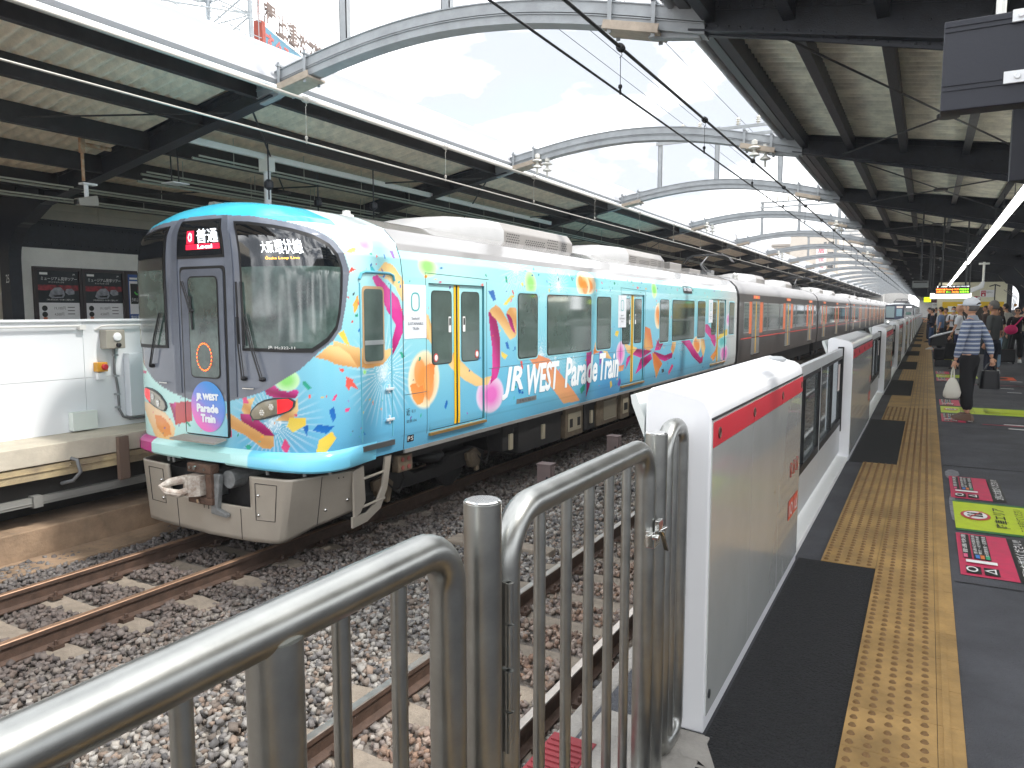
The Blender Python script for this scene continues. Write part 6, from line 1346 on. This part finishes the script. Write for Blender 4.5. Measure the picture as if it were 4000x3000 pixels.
# ------------------------------------------------------------------ approaching train
bt=empty('approaching_train',(-2.65,90,0),'distant dark blue and white train arriving on the near track','train')
bw=M('train_white_face',S(206,214,216),.3,coat=.4); bd=M('train_dark_blue',S(34,40,64),.3,coat=.4)
m=MB(); n=12
def bsec(s,y,zt): return [(-1.45*s,y,-.9),(-1.475*s,y,.6),(-1.45*s,y,1.8*zt),(-1.2*s,y,2.2*zt),(-.5*s,y,2.36*zt),(.5*s,y,2.36*zt),(1.2*s,y,2.2*zt),(1.45*s,y,1.8*zt),(1.475*s,y,.6),(1.45*s,y,-.9)]
rows=[bsec(.96,0,.97),bsec(1,.35,1),bsec(1,60,1)]; V=sum(rows,[]); F__=[tuple(range(10))]+[(i*10+k,i*10+(k+1)%10,(i+1)*10+(k+1)%10,(i+1)*10+k) for i in range(2) for k in range(10)]; m.add(V,F__); m.build('train_body',bw,bt,smooth=30)
def fb(n_,mt,x0,x1,z0,z1,d=.02): m=MB(); m.box(x0,x1,-d,0.02,z0,z1); return m.build(n_,mt,bt,bevel=.01)
fb('front_mask',bd,-1.36,1.36,.62,2.16,.02); fb('left_windscreen',M('far_glass_left',S(150,176,180),.1,coat=1),-1.3,-.48,.8,2.0,.04); fb('front_door',M('door_bluegrey',S(96,106,128),.4),-.44,.36,.62,2.1,.04); fb('door_glass',M('far_glass_blue',S(140,190,206),.1,coat=1),-.3,.24,.95,1.72,.06); fb('destination_display',M('far_disp',S(214,200,190),.4,emit=.3),-.3,.3,1.82,2.02,.06); fb('right_windscreen',glassd,.42,1.3,.8,2.08,.04); fb('route_display',M('far_disp2',S(230,232,236),.4,emit=.6),.6,1.12,1.84,2.0,.06); fb('driver_window_mark',M('cab_green',S(120,160,150),.4),.6,1.1,1.1,1.38,.05)
for s in (-1,1): m=MB(); m.lathe([(.1,-.05),(.1,0)],(s*1.05,0,.35),14,'y'); m.build('headlight',M('far_lamp',S(240,240,230),.3,emit=1),bt)
m=MB(); m.box(-1.3,1.3,-.02,.3,-.95,-.3); m.build('front_skirt',grey_d,bt)
m=MB(); m.tube([(-.8,6,2.6),(-.5,6,2.85),(.5,6,2.85),(.8,6,2.6)],.03,6); m.tube([(0,6,2.85),(0,4.5,2.6),(0,6,2.4)],.03,6); m.build('pantograph',grey_d,bt); m=MB(); m.box(-.7,.7,2,5,2.3,2.62); m.box(-.7,.7,9,13,2.3,2.6); m.build('roof_unit',rs,bt,bevel=.05)
m=MB()
for k in range(14): m.box(1.47,1.485,1.5+k*3.2,3.3+k*3.2,.85,1.75)
m.build('side_windows',glassd,bt)
# ------------------------------------------------------------------ background
t=empty('apartment_building',(-14,110,0),'pale concrete apartment block with a vertical red and white banner, seen through the far arches','building')
ac=M('apt_concrete',S(196,188,178),.8,var=.06,vs=.3); s_=110/60
x0,x1=-10.1*s_+14-.0,-5.2*s_+14
m=MB(); m.box(x0,x0+1.6,0,12,-5,10.3); m.box(x0+1.6,x1-1.2,-1,14,-5,11.7); m.build('wall',ac,t)
m=MB()
for k in range(7): m.box(x0-.9,x0+1.6,-.9,0,10.1-1.55*k,10.35-1.55*k)
m.box(x0-.9,x0+1.6,-1,4,10.4,10.7); m.build('balcony_slab',M('apt_slab',S(160,152,144),.8),t)
for k in range(7):
    for q in (x1-3.1,): m=MB(); m.box(q,q+.35,-1.02,-1,9.9-1.35*k,10.7-1.35*k); m.box(q+.55,q+1.25,-1.02,-1,9.9-1.35*k,10.7-1.35*k); m.build('window',glassd,t)
m=MB(); m.box(x0+5.0,x0+6.3,-1.3,-1.1,3.4,10.2); b_=m.build('banner',M('banner_white',S(226,224,224),.6),t); m=MB(); 
for k,ch in enumerate('居住者募集中'): put_text(m,ch,(x0+5.25,-1.33,9.2-1.1*k),(1,0,0),(0,0,1),.8,.8,off=.02)
m.build('banner_lettering',M('banner_pink',S(206,110,130),.6),b_,fixn=False)
t=empty('office_tower',(-9.3,150,0),'distant pale tower with a blue rooftop sign','building'); m=MB(); m.box(-1.9,2.2,0,10,-5,14); m.box(2.2,6,4,12,-5,10.5); m.build('wall',M('tower_pale',S(206,204,200),.8),t); m=MB()
for k in range(12): m.box(-1.5,1.8,-.02,0,2+.95*k,2.45+.95*k)
m.build('window_band',M('tower_glass',S(150,156,160),.3),t)
for dx in (-1.7,2.2): pass
m=MB(); m.box(-5.4+.3,-1.6+.3,0,.4,19.6,21.6); sg=m.build('rooftop_sign',M('sign_blue',S(60,140,196),.5),t); m=MB(); put_text(m,'東横',(-4.7,-.05,20),(1,0,0),(0,0,1),2.6,1.1,off=.02); m.build('sign_lettering',wht,sg,fixn=False); m=MB(); m.box(-4.6,-1.6,.5,6,-5,19.3); m.build('tower_core',M('tower_pale',S(206,204,200),.8),t)
t=empty('low_building',(-60,120,0),'pale low roofs beyond the far end of the station','building'); m=MB(); m.box(20,52,60,90,-5,6); m.box(58,75,90,120,-5,7); m.build('wall',M('far_pale',S(210,210,208),.8),t)
# left signboard and lattice tower on roofs behind the parapet
t=empty('rooftop_billboard',(-20,18.75,9.4),'faded blue corrugated billboard with a red post above the white parapet','billboard',rz=R(22)); m=MB(); m.box(-.1,0,.15,3.75,-1,1.72); m.build('panel',M('billboard_blue',S(150,186,200),.6),t)
m=MB()
for k in range(58): m.box(0,.02,.17+k*.062,.19+k*.062,-1,1.7)
m.build('panel_ribs',M('billboard_rib',S(120,160,180),.6),t); m=MB(); m.box(-.2,.1,-.12,.12,-1,1.75); m.build('red_post',M('post_rust',S(150,66,50),.7,var=.2),t); m=MB(); put_text(m,'すぐそこ',(.03,.3,.98),(0,1,0),(0,0,1),2.6,.6,off=.03); m.build('lettering',M('billboard_letters',S(186,84,78),.6),t,fixn=False)
t=empty('rooftop_letters',(-20.1,18.8,10.95),'weathered brown letters on a steel frame above the faded billboard','sign',rz=R(20)); lm=M('letters_brown',S(104,90,84),.7); m=MB()
for k,ch in enumerate('屋上温水プール'):
    v,f=text2d(ch,1,off=.03); v=(v-v.min(0))/np.ptp(v,0)*[.72,.78]; V=[(.0,.25+k*.86+a,b+.22) for a,b in v]; m.add(V,f)
    V2=[(.12,q[1],q[2]) for q in V]; m.add(V2,f)
m.build('letters',lm,t,fixn=False); m=MB()
for z in (.2,.55,.95): m.tube([(-.05,-.05,z),(-.05,6.8,z)],.012,5)
for k in range(9): m.tube([(-.05,-.05+.7*k,-1.5),(-.05,-.05+.7*k,1.3)],.014,5)
m.tube([(0,-.05,-2),(0,-.05,2.2)],.03,5); m.build('frame',M('frame_rust',S(150,96,84),.7),t)
t=empty('lattice_tower',(-20.5,16.2,9.5),'pale lattice steel tower rising above the left parapet','tower'); m=MB(); gr=M('tower_steel',S(150,158,164),.5)
for x,y in ((-1,-1.9),(-1,1.7),(1,-1.9),(1,1.7)): m.tube([(x,y,0),(x*.9,y*.9,8)],.08,6)
for k in range(8):
    z=k*.75
    for a,b in (((-1,-1.9),(-1,1.7)),((1,-1.9),(1,1.7)),((-1,-1.9),(1,-1.9)),((-1,1.7),(1,1.7))): m.tube([(a[0],a[1],z),(b[0],b[1],z+.75)],.03,5); m.tube([(a[0],a[1],z),(b[0],b[1],z)],.025,5); m.tube([(b[0],b[1],z),(a[0],a[1],z+.75)],.02,5)
m.build('lattice',gr,t); m=MB()
for k in range(5): m.tube([(1.2,-2.2,.3+.5*k),(1.2,1.9,.3+.5*k)],.015,5)
for k in range(6): m.tube([(1.2,-2.2+.8*k,0),(1.2,-2.2+.8*k,2.6)],.012,5)
m.build('railing',gr,t)
m=MB(); m.box(-24,-18.5,8,30,-2,9.35); o=m.build('rear_building',M('rear_bld',S(200,200,196),.8)); tag(o,'plain pale building behind the left canopy carrying the tower and billboard','building')
# ------------------------------------------------------------------ people
skinm=M('skin_tone',S(206,158,130),.55,var=.05); skin2=M('skin_tone_dark',S(186,136,108),.55)
hairb=M('hair_black',(.012,.011,.012),.5,bump=.4,bs=120); hairg=M('hair_grey',S(110,108,106),.7,bump=.4,bs=120); hairbr=M('hair_brown',S(58,40,34),.5,bump=.3,bs=120)
shoe_br=M('shoe_brown',S(112,88,74),.5); shoe_w=M('shoe_white',S(220,220,218),.6); shoe_b=M('shoe_black',(.015,.015,.018),.4)
def skin(name,nodes,edges,mat,parent,sub=1,extra=None):
    me=bpy.data.meshes.new(name); me.from_pydata([n[0] for n in nodes],edges,[]); o=bpy.data.objects.new(name,me); col.objects.link(o)
    sm=o.modifiers.new('s','SKIN'); sm.use_smooth_shade=True
    if sub: ss=o.modifiers.new('ss','SUBSURF'); ss.levels=sub; ss.render_levels=sub
    for i,n in enumerate(nodes):
        r=n[1]; me.skin_vertices[0].data[i].radius=r if isinstance(r,tuple) else (r,r)
    me.skin_vertices[0].data[0].use_root=True
    dg=bpy.context.evaluated_depsgraph_get(); ev=bpy.data.meshes.new_from_object(o.evaluated_get(dg)); V=[tuple(v.co) for v in ev.vertices]; Fc=[tuple(p.vertices) for p in ev.polygons]
    bpy.data.objects.remove(o); bpy.data.meshes.remove(me); bpy.data.meshes.remove(ev)
    m=MB(); m.add(V,Fc)
    if extra: extra(m)
    return m.build(name,mat,parent,smooth=80)
def person(x,y,rz,h,lab,top,bottom,shoe=None,hair='short',hairm=None,sk=None,arms=((.0,0),(.0,0)),sleeve=.5,step=.0,girth=1,head_turn=0,lean=0,mask=False,cap=False,detail=False,hem=.86,wide=False,lArm=None,rArm=None,legsep=.09):
    t=empty('person',(x,y,0),lab,'person','people waiting on the right platform',rz=rz); t.scale=(h/1.7,)*3
    sk=sk or skinm; hairm=hairm or hairb; shoe=shoe or shoe_b
    V=Vector; L_=lean
    def lp(z,x_,y_): return (x_,y_+L_*max(0,z-.9),z)
    arms_pts=[]
    for s,A in ((-1,lArm),(1,rArm)):
        sh=V(lp(1.37,s*.175*girth**.5,-.01))
        if A=='hold': el=V((s*.23,.0+L_*.2,1.10)); wr=V((s*.08,.24,1.16))
        elif A=='fold': el=V((s*.24,.02,1.12)); wr=V((-s*.02,.20,1.12))
        elif A=='hip': el=V((s*.36,-.08,1.16)); wr=V((s*.2,-.02,.98))
        elif isinstance(A,tuple): el=V(A[0]); wr=V(A[1])
        else: el=V((s*.235,-.03+L_*.2,1.10)); wr=V((s*.245,.03,.86))
        arms_pts.append((s,sh,el,wr))
    # body: one continuous surface
    N=[((0,0,.93),(.095*girth,.075*girth)),(lp(1.08,0,0),(.095*girth,.075*girth)),(lp(1.26,0,0),(.12*girth,.085*girth)),(lp(1.38,0,0),(.075,.065)),(lp(1.455,0,.0),(.045,.05)),(lp(1.53,0,.015),(.052,.058))]; E_=[(0,1),(1,2),(2,3),(3,4),(4,5)]
    for s,sh,el,wr in arms_pts:
        i=len(N); mid=(el+wr)/2; N+=[(tuple(sh),.045),(tuple((sh+el)/2),.042),(tuple(el),.035),(tuple(wr),.024)]; E_+=[(3,i),(i,i+1),(i+1,i+2),(i+2,i+3)]
    for s in (-1,1):
        i=len(N); st=step*s; N+=[((s*.085,0,.86),.075),((s*legsep,st*.5+.02,.48),.055),((s*legsep,st,.10),.037)]; E_+=[(0,i),(i,i+1),(i+1,i+2)]
    hc=V(lp(1.59,0,.02)); ht=Matrix.Rotation(head_turn,3,'Z')
    def head(m):
        o=MB(); n=16; o.ell((0,0,0),(.077,.096,.112),n,12)
        W2=[]
        for (a,b,c) in o.v:
            k=1-.22*max(0,-c/.112)**1.5; b2=b*(1-.1*max(0,-c/.11)) ; 
            if c<-.05 and b>0: b2+=.006
            W2.append((a*k,b2,c))
        o.v=W2
        o.prism([(.092,-.022),(.112,-.026),(.114,-.018),(.096,.022)],-.011,.011,axis='x')       # nose
        for s in (-1,1): o.ell((s*.080,-.008,-.01),(.012,.022,.032),8,6)
        for s in (-1,1): o.ell((s*.032,.083,.012),(.014,.010,.007),8,5)
        o.ell((0,.086,-.058),(.022,.012,.006),8,5)
        m.add([tuple(hc+ht@V(q)) for q in o.v],o.f)
        for s,sh,el,wr in arms_pts:   # hands: palm, four fingers and a thumb
            d=(wr-el).normalized(); sd=V((s,0,0)); sd=(sd-d*sd.dot(d)).normalized(); fw=d.cross(sd)*s
            p0=wr+d*.005; p1=wr+d*.075
            m.tube([tuple(p0),tuple(wr+d*.03),tuple(p1)],[.024,.031,.028],8)
            for k in range(4):
                b=p1+fw*(.027-.018*k)-d*.006; ln=(.030,.034,.031,.024)[k]; c1=b+d*ln-sd*.006; c2=c1+d*ln*.4-sd*.026
                m.tube([tuple(b),tuple(c1),tuple(c2)],[.0085,.008,.0065],6)
            b=wr+d*.02+fw*.026; m.tube([tuple(b),tuple(b+fw*.020+d*.022),tuple(b+fw*.02+d*.045-sd*.012)],[.010,.009,.007],6)
    skin('body',N,E_,sk,t,1,head)
    # eyes
    m=MB(); 
    for s in (-1,1): q=hc+ht@V((s*.032,.0925,.012)); m.ell(tuple(q),(.006,.004,.006),6,4)
    m.build('eyes',blk,t)
    # shirt
    g=.02; N=[(lp(hem,0,0),(.145*girth,.115*girth)),(lp(1.0,0,0),(.138*girth,.11*girth)),(lp(1.1,0,0),(.135*girth,.11*girth)),(lp(1.26,0,0),(.158*girth,.115*girth)),(lp(1.37,0,-.005),(.105*girth**.5,.085)),(lp(1.435,0,-.004),(.062,.062))]; E_=[(0,1),(1,2),(2,3),(3,4),(4,5)]
    for s,sh,el,wr in arms_pts:
        i=len(N); N.append((tuple(sh),.066)); E_.append((4,i)); up=sh+(el-sh)*min(1,sleeve*2)
        N.append((tuple((sh+up)/2),.062)); E_.append((i,i+1)); N.append((tuple(up),.056)); E_.append((i+1,i+2))
        if sleeve>.5:
            k=(sleeve-.5)*2; N.append((tuple(el+(wr-el)*k*.9),.044)); E_.append((i+2,i+3))
    skin('shirt',N,E_,top,t,1)
    # trousers
    lw=.10 if wide else .092
    N=[((0,0,1.0),(.13*girth,.105*girth)),((0,0,.88),(.145*girth,.12*girth))]; E_=[(0,1)]
    for s in (-1,1):
        i=len(N); st=step*s; N+=[((s*.082,0,.80),.092*girth**.5),((s*legsep,st*.5+.02,.48),lw),((s*legsep,st,.13),lw*.93 if not wide else .088)]; E_+=[(1,i),(i,i+1),(i+1,i+2)]
    skin('trousers',N,E_,bottom,t,1)
    for s in (-1,1):
        m=MB(); st=step*s; cx=s*legsep; pr=[(-.045,-.07),(.045,-.07),(.052,.05),(.048,.13),(.02,.185),(-.02,.185),(-.048,.13),(-.052,.05)]
        lo=[(a+cx,b+st,.0) for a,b in pr]; mi_=[(a+cx,b+st,.035) for a,b in pr]; hi=[(a*.8+cx,(b*.45-.02)+st,.095) for a,b in pr]
        m.add(lo+mi_+hi,[tuple(range(8))[::-1],tuple(range(16,24))]+[(k+r*8,(k+1)%8+r*8,(k+1)%8+8+r*8,k+8+r*8) for r in (0,1) for k in range(8)]); m.build('shoe',shoe,t,smooth=50)
    # hair / cap
    m=MB(); o=MB(); o.ell((0,-.012,.022),(.086,.098,.106),16,12)
    if hair!='bald':
        f2=[f for f in o.f if np.mean([o.v[i][2] for i in f])>(-.055 if np.mean([o.v[i][1] for i in f])<.02 else .055)]
        m.add([tuple(hc+ht@V(q)) for q in o.v],f2)
        if hair=='long':
            n=14; rows=[(-.02,.09,.1),(-.12,.10,.09),(-.25,.11,.075),(-.42,.10,.06),(-.50,.06,.04)]
            VV=[];
            for z_,rx,ry in rows:
                for k in range(n): a=math.pi+math.pi*k/(n-1); VV.append(tuple(hc+ht@V((rx*math.cos(a)*1.0,-.03+ry*math.sin(a),z_+.03))))
            m.add(VV,[(r*n+k,r*n+k+1,(r+1)*n+k+1,(r+1)*n+k) for r in range(len(rows)-1) for k in range(n-1)])
        ob=m.build('hair',hairm,t,smooth=60); md=ob.modifiers.new('t','SOLIDIFY'); md.thickness=.008
    if cap:
        m=MB(); o=MB(); o.ell((0,-.005,.045),(.098,.112,.098),18,12); f2=[f for f in o.f if np.mean([o.v[i][2] for i in f])>.028]; m.add([tuple(hc+ht@V(q)) for q in o.v],f2)
        o=MB(); o.prism([(-.075,.09),(-.06,.16),(0,.185),(.06,.16),(.075,.09),(0,.11)],.03,.042,axis='z'); m.add([tuple(hc+ht@V(q)) for q in o.v],o.f); m.ell(tuple(hc+V((0,-.005,.145))),(.01,.01,.006),8,5)
        ob=m.build('cap',M('cap_white',S(228,232,240),.8),t,smooth=60); md=ob.modifiers.new('t','SOLIDIFY'); md.thickness=.006
        m=MB(); n=12; vs=[]
        for k in range(n+1):
            a=-math.pi/2-.55+1.1*k/n; hgt=.036*math.sin(math.pi*k/n); vs+=[tuple(hc+ht@V((.1035*math.cos(a),-.005+.1175*math.sin(a),.032))),tuple(hc+ht@V((.1015*math.cos(a),-.005+.1155*math.sin(a),.032+hgt)))]
        m.add(vs,[(2*k,2*k+2,2*k+3,2*k+1) for k in range(n)]); m.build('cap_opening',blk,t,fixn=False)
        m=MB(); vs=[]
        for k in range(9):
            a=-math.pi/2-.3+.7*k/8; vs+=[tuple(hc+ht@V((.106*math.cos(a),-.005+.12*math.sin(a),.026))),tuple(hc+ht@V((.106*math.cos(a),-.005+.12*math.sin(a),.040)))]
        m.add(vs,[(2*k,2*k+2,2*k+3,2*k+1) for k in range(8)]); m.build('cap_strap',M('cap_white',S(228,232,240),.8),t,fixn=False)
    if mask:
        m=MB(); o=MB(); o.ell((0,.055,-.045),(.058,.055,.048),12,8); m.add([tuple(hc+ht@V(q)) for q in o.v],o.f); m.build('face_mask',M('mask_white',S(232,236,240),.8),t,smooth=60)
    sc_=h/1.7; Rz=Matrix.Rotation(rz,3,'Z')
    return t,[V((x,y,0))+Rz@((wr+(wr-el).normalized()*.09)*sc_) for s,sh,el,wr in arms_pts],lambda p:V((x,y,0))+Rz@(V(p)*sc_)
def bag(loc,w,d,h,mat,lab,rz=0,handle=.2,cat='bag',name='bag',soft=False,flare=1.0,hm=None):
    t=empty(name,loc,lab,cat,rz=rz); m=MB(); n=7
    prof=[(1.0*flare,0),(1.02*flare,.08),(1.0*flare,.3),(.92*flare+.08-.08*flare,.7),(.86,1.0)] if not soft else [(.75,0),(1.0,.10),(1.05,.3),(.85,.65),(.5,.9),(.16,1.0)]
    V_=[]
    for s,zf in prof:
        for k in range(12):
            a=2*math.pi*k/12+.26; c,s_=math.cos(a),math.sin(a); e=.45; q=(math.copysign(abs(c)**e,c)*w/2*s*(1+(.10*math.sin(k*2.3+zf*5) if soft else 0)),math.copysign(abs(s_)**e,s_)*d/2*(s if soft else 1),-h*(1-zf)-handle); V_.append(q)
    m.add(V_,[tuple(range(12))[::-1],tuple(range(len(V_)-12,len(V_)))]+[(r*12+k,r*12+(k+1)%12,(r+1)*12+(k+1)%12,(r+1)*12+k) for r in range(len(prof)-1) for k in range(12)]); m.build('bag_body',mat,t,smooth=60)
    if handle>.02:
        for s in (-1,1): m=MB(); q=.3 if not soft else .10; m.tube([(-w*q,s*d*.12,-handle-.01),(-w*q*.6,s*d*.12,-handle*.4),(0,s*.01,.0),(w*q*.6,s*d*.12,-handle*.4),(w*q,s*d*.12,-handle-.01)],.008,6); m.build('handle',hm or mat,t,smooth=60)
    return t
stripe=M('striped_shirt',S(90,100,130),.9,stripe=('Z',5.2,[S(206,212,222),S(40,50,90),S(190,200,216),S(34,42,78),S(100,116,150)]))
navy=M('navy_cloth',(.014,.017,.032),.85); blackc=M('black_cloth',(.012,.012,.014),.85); whitec=M('white_cloth',S(232,234,240),.8,bump=.05,bs=8); denim=M('pale_denim',S(150,176,198),.85,var=.1,vs=6); denim2=M('dark_denim',S(54,72,104),.85); blueg=M('blue_grey_cloth',S(104,126,160),.8); greyc=M('charcoal_cloth',S(78,80,80),.85); brownc=M('dark_brown_cloth',S(70,58,54),.85); olive=M('grey_green_cloth',S(96,108,106),.85); cream_c=M('cream_cloth',S(226,222,212),.8)
blackl=M('black_leather',(.010,.010,.012),.35)
t,H,_=person(.53,12.0,R(66),1.66,'man in blue and white striped shirt and white cap, seen from behind',stripe,blackc,shoe_br,hair='short',hairm=hairg,cap=True,sleeve=.97,girth=1.14,lArm=((-.235,.03,1.10),(-.21,.10,.84)),rArm=((.2,-.16,1.10),(.16,-.22,.88)),step=.05,head_turn=R(-12),hem=.88)
m=MB(); m.tube([(0,-.01,1.40),(0,-.005,1.475)],[.085,.058],14); m.build('collar',M('shirt_collar_grey',S(150,158,170),.9),t,smooth=60)
for k in (0,): 
    pass
bag(H[0]+Vector((0,0,.02)),.19,.11,.29,M('tote_white',S(222,218,206),.9,bump=.2,bs=12),'crumpled white cloth tote held in the left hand of the man in the cap',rz=R(-10),handle=.16,soft=True)
bag((.79,12.2,.80),.24,.14,.25,blackl,'square black leather bag hanging behind the man in the cap',rz=R(8),handle=.12)
t,H,P_=person(1.16,17.8,R(62),1.70,'man with cropped grey hair and a dark grey shirt, behind the man in the cap',greyc,navy,shoe_b,hairm=hairg,sk=skin2,girth=1.1)
t,H,P_=person(1.50,21.5,R(100),1.60,'woman with long dark hair, brown vest and pale wide jeans, facing the tracks',brownc,denim,shoe_w,hair='long',hairm=hairbr,wide=True,lArm='hold',rArm='fold',sleeve=.3,hem=.92)
m=MB(); m.tube([(-.17,0,1.37),(-.235,.0,1.12),(-.10,.21,1.155)],[.062,.055,.045],10); m.build('white_sleeve',whitec,t,smooth=60)
bag((1.33,21.0,1.12),.46,.18,.34,M('bag_navy',S(36,42,52),.7),'large dark shoulder bag beside the woman in pale jeans',handle=.30)
t,H,P_=person(.74,22.6,R(72),1.66,'bald man in a white short-sleeved shirt and navy trousers carrying bags',whitec,M('trousers_navy',S(30,40,76),.85),shoe_b,hair='bald',girth=1.1,sleeve=.42,lArm=((-.24,.04,1.12),(-.25,.14,.88)))
m=MB(); m.tube([(-.14,.10,1.42),(-.10,.13,1.2),(.14,.10,.98)],.014,6); m.tube([(-.14,-.10,1.42),(-.05,-.14,1.2),(.16,-.1,.98)],.014,6); m.build('shoulder_strap',greyc,t)
m=MB(); m.ell((.10,-.24,1.12),(.12,.07,.16),12,8); m.build('back_bag',M('bag_grey',S(120,124,126),.8),t,smooth=60)
bag(H[0]+Vector((.08,-.05,.02)),.34,.16,.42,blackc,'slim black bag hanging from the hand of the bald man',handle=.12)
t=empty('umbrella',(.36,22.3,.93),'rolled white umbrella held level by the bald man','umbrella'); m=MB(); m.tube([(.30,.12,.09),(.15,.05,.03),(-.18,-.05,-.07),(-.30,-.1,-.12)],[.010,.022,.030,.010],8); m.build('canopy',whitec,t,smooth=60); m=MB(); m.tube([(.30,.12,.09),(.40,.14,.11)],.012,6); m.build('handle',blk,t)
t=empty('duffel_bag',(.42,23.4,.0),'black duffel bag with a yellow-green pocket standing on the platform','bag'); m=MB(); m.box(-.24,.24,-.12,.12,.18,.50); m.build('bag_body',blackc,t,bevel=.05); m=MB(); m.box(.02,.2,-.135,-.12,.2,.42); m.build('pocket',M('pocket_lime',S(210,210,40),.6),t); m=MB(); m.box(-.2,.2,-.09,.09,.0,.18); m.build('trolley_base',grey_d,t)
t,H,P_=person(.42,31.0,R(80),1.64,'man with a white face mask and blue-grey shirt nearest the screen doors',blueg,navy,shoe_b,mask=True,sleeve=.45,girth=1.12)
m=MB(); m.ell((-.02,.115,1.2),(.06,.03,.18),10,8); m.build('white_undershirt',whitec,t,smooth=60)
bag(H[0]+Vector((.05,0,.02)),.55,.2,.36,blackl,'big black handbag held low by the man in the mask',handle=.14)
t,H,P_=person(.16,33.5,R(85),1.60,'person in jeans and a dark jacket standing in front of the man in the mask',navy,denim2,shoe_w,lArm='hold',rArm='hold',sleeve=.9)
t,H,P_=person(.86,33.0,R(165),1.66,'young man in a white shirt with backpack straps looking down at a phone',whitec,M('trousers_black_brown',S(40,34,36),.85),shoe_b,mask=True,lArm='hold',rArm='hold',sleeve=.45)
m=MB(); 
for s in (-1,1): m.tube([(s*.11,.105,1.36),(s*.12,.13,1.2),(s*.13,.10,1.02)],.018,6)
m.build('backpack_strap',blackc,t)
t,H,P_=person(.66,36,R(120),1.62,'person with brown hair partly hidden behind the masked man',greyc,blackc,hairm=hairbr)
t,H,P_=person(.08,41,R(80),1.66,'person in dark clothes farthest along the screen doors',blackc,navy,lArm='hold')
t,H,P_=person(.22,44,R(95),1.60,'person in grey leaning over a phone among the far queue',M('grey_cloth_pale',S(150,156,170),.85),blackc,lArm='hold',rArm='hold',lean=.12)
t,H,P_=person(.40,47,R(95),1.68,'dark haired person in a black jacket in the far queue',blackc,blackc)
t,H,P_=person(2.32,30,R(60),1.74,'tall young man in a white long-sleeved top with a hand on his hip',cream_c,olive,shoe_w,rArm='hip',lArm='hip',sleeve=.95,lean=.05)
t,H,P_=person(1.78,26.5,R(150),1.68,'bald man in dark clothes with head bent, behind the woman in jeans',blackc,blackc,hair='bald',sk=skin2)
t,H,P_=person(2.28,26.2,R(178),1.60,'woman with glasses in a black T-shirt with a pink shoulder bag facing the camera',blackc,blackc,shoe_w,hairm=hairb,girth=1.12,sleeve=.45,step=.06,legsep=.13)
m=MB(); m.tube([(-.13,.11,1.4),(0,.15,1.22),(.17,.15,1.02)],.02,8); m.build('pink_strap',M('bag_pink',S(216,40,110),.6),t,smooth=60)
m=MB(); 
for s in (-1,1): m.lathe([(.026,0),(.026,.004),(.022,.004)],(s*.03,.117,1.60),10,'y')
m.build('glasses',blk,t)
t=empty('shoulder_bag',(2.13,26.0,.86),'bright pink shoulder bag on the woman in the black T-shirt','bag'); m=MB(); m.ell((0,0,.1),(.17,.07,.14),14,9); m.build('bag_body',M('bag_pink',S(216,40,110),.6),t,smooth=60)
t,H,P_=person(2.55,27.0,R(170),1.66,'person in a pale shirt holding a camera behind the woman with the pink bag',M('pale_khaki',S(206,200,186),.85),navy,lArm='hold',rArm='hold',sleeve=.45)
t=empty('suitcase',(1.98,25.4,0),'black trolley suitcase with a raised handle on the platform','suitcase'); m=MB(); m.box(-.24,.24,-.14,.14,.05,.42); m.build('case',blackl,t,bevel=.03); m=MB(); m.tube([(-.10,.1,.42),(-.02,.1,.85),(.16,.1,.85),(.10,.1,.42)],.01,6); m.build('handle',grey_d,t)
for s in (-1,1): m=MB(); m.lathe([(.04,-.015),(.04,.015)],(s*.2,0,.04),10,'x'); m.build('wheel',blk,t)
t,H,P_=person(2.0,35,R(120),1.7,'person in brown behind the tall young man',brownc,blackc)

# ------------------------------------------------------------------ haze
m=MB(); m.box(-90,60,-8,240,-5.5,26); hz=m.build('haze',[]); hz['kind']='stuff'
hm=bpy.data.materials.new('haze_air'); hm.use_nodes=True; hn=hm.node_tree; hn.nodes.clear(); ho=hn.nodes.new('ShaderNodeOutputMaterial'); hv=hn.nodes.new('ShaderNodeVolumePrincipled')
hv.inputs['Color'].default_value=(.95,.97,1,1); hv.inputs['Density'].default_value=.0008; hn.links.new(hv.outputs[0],ho.inputs['Volume']); hz.data.materials.append(hm)
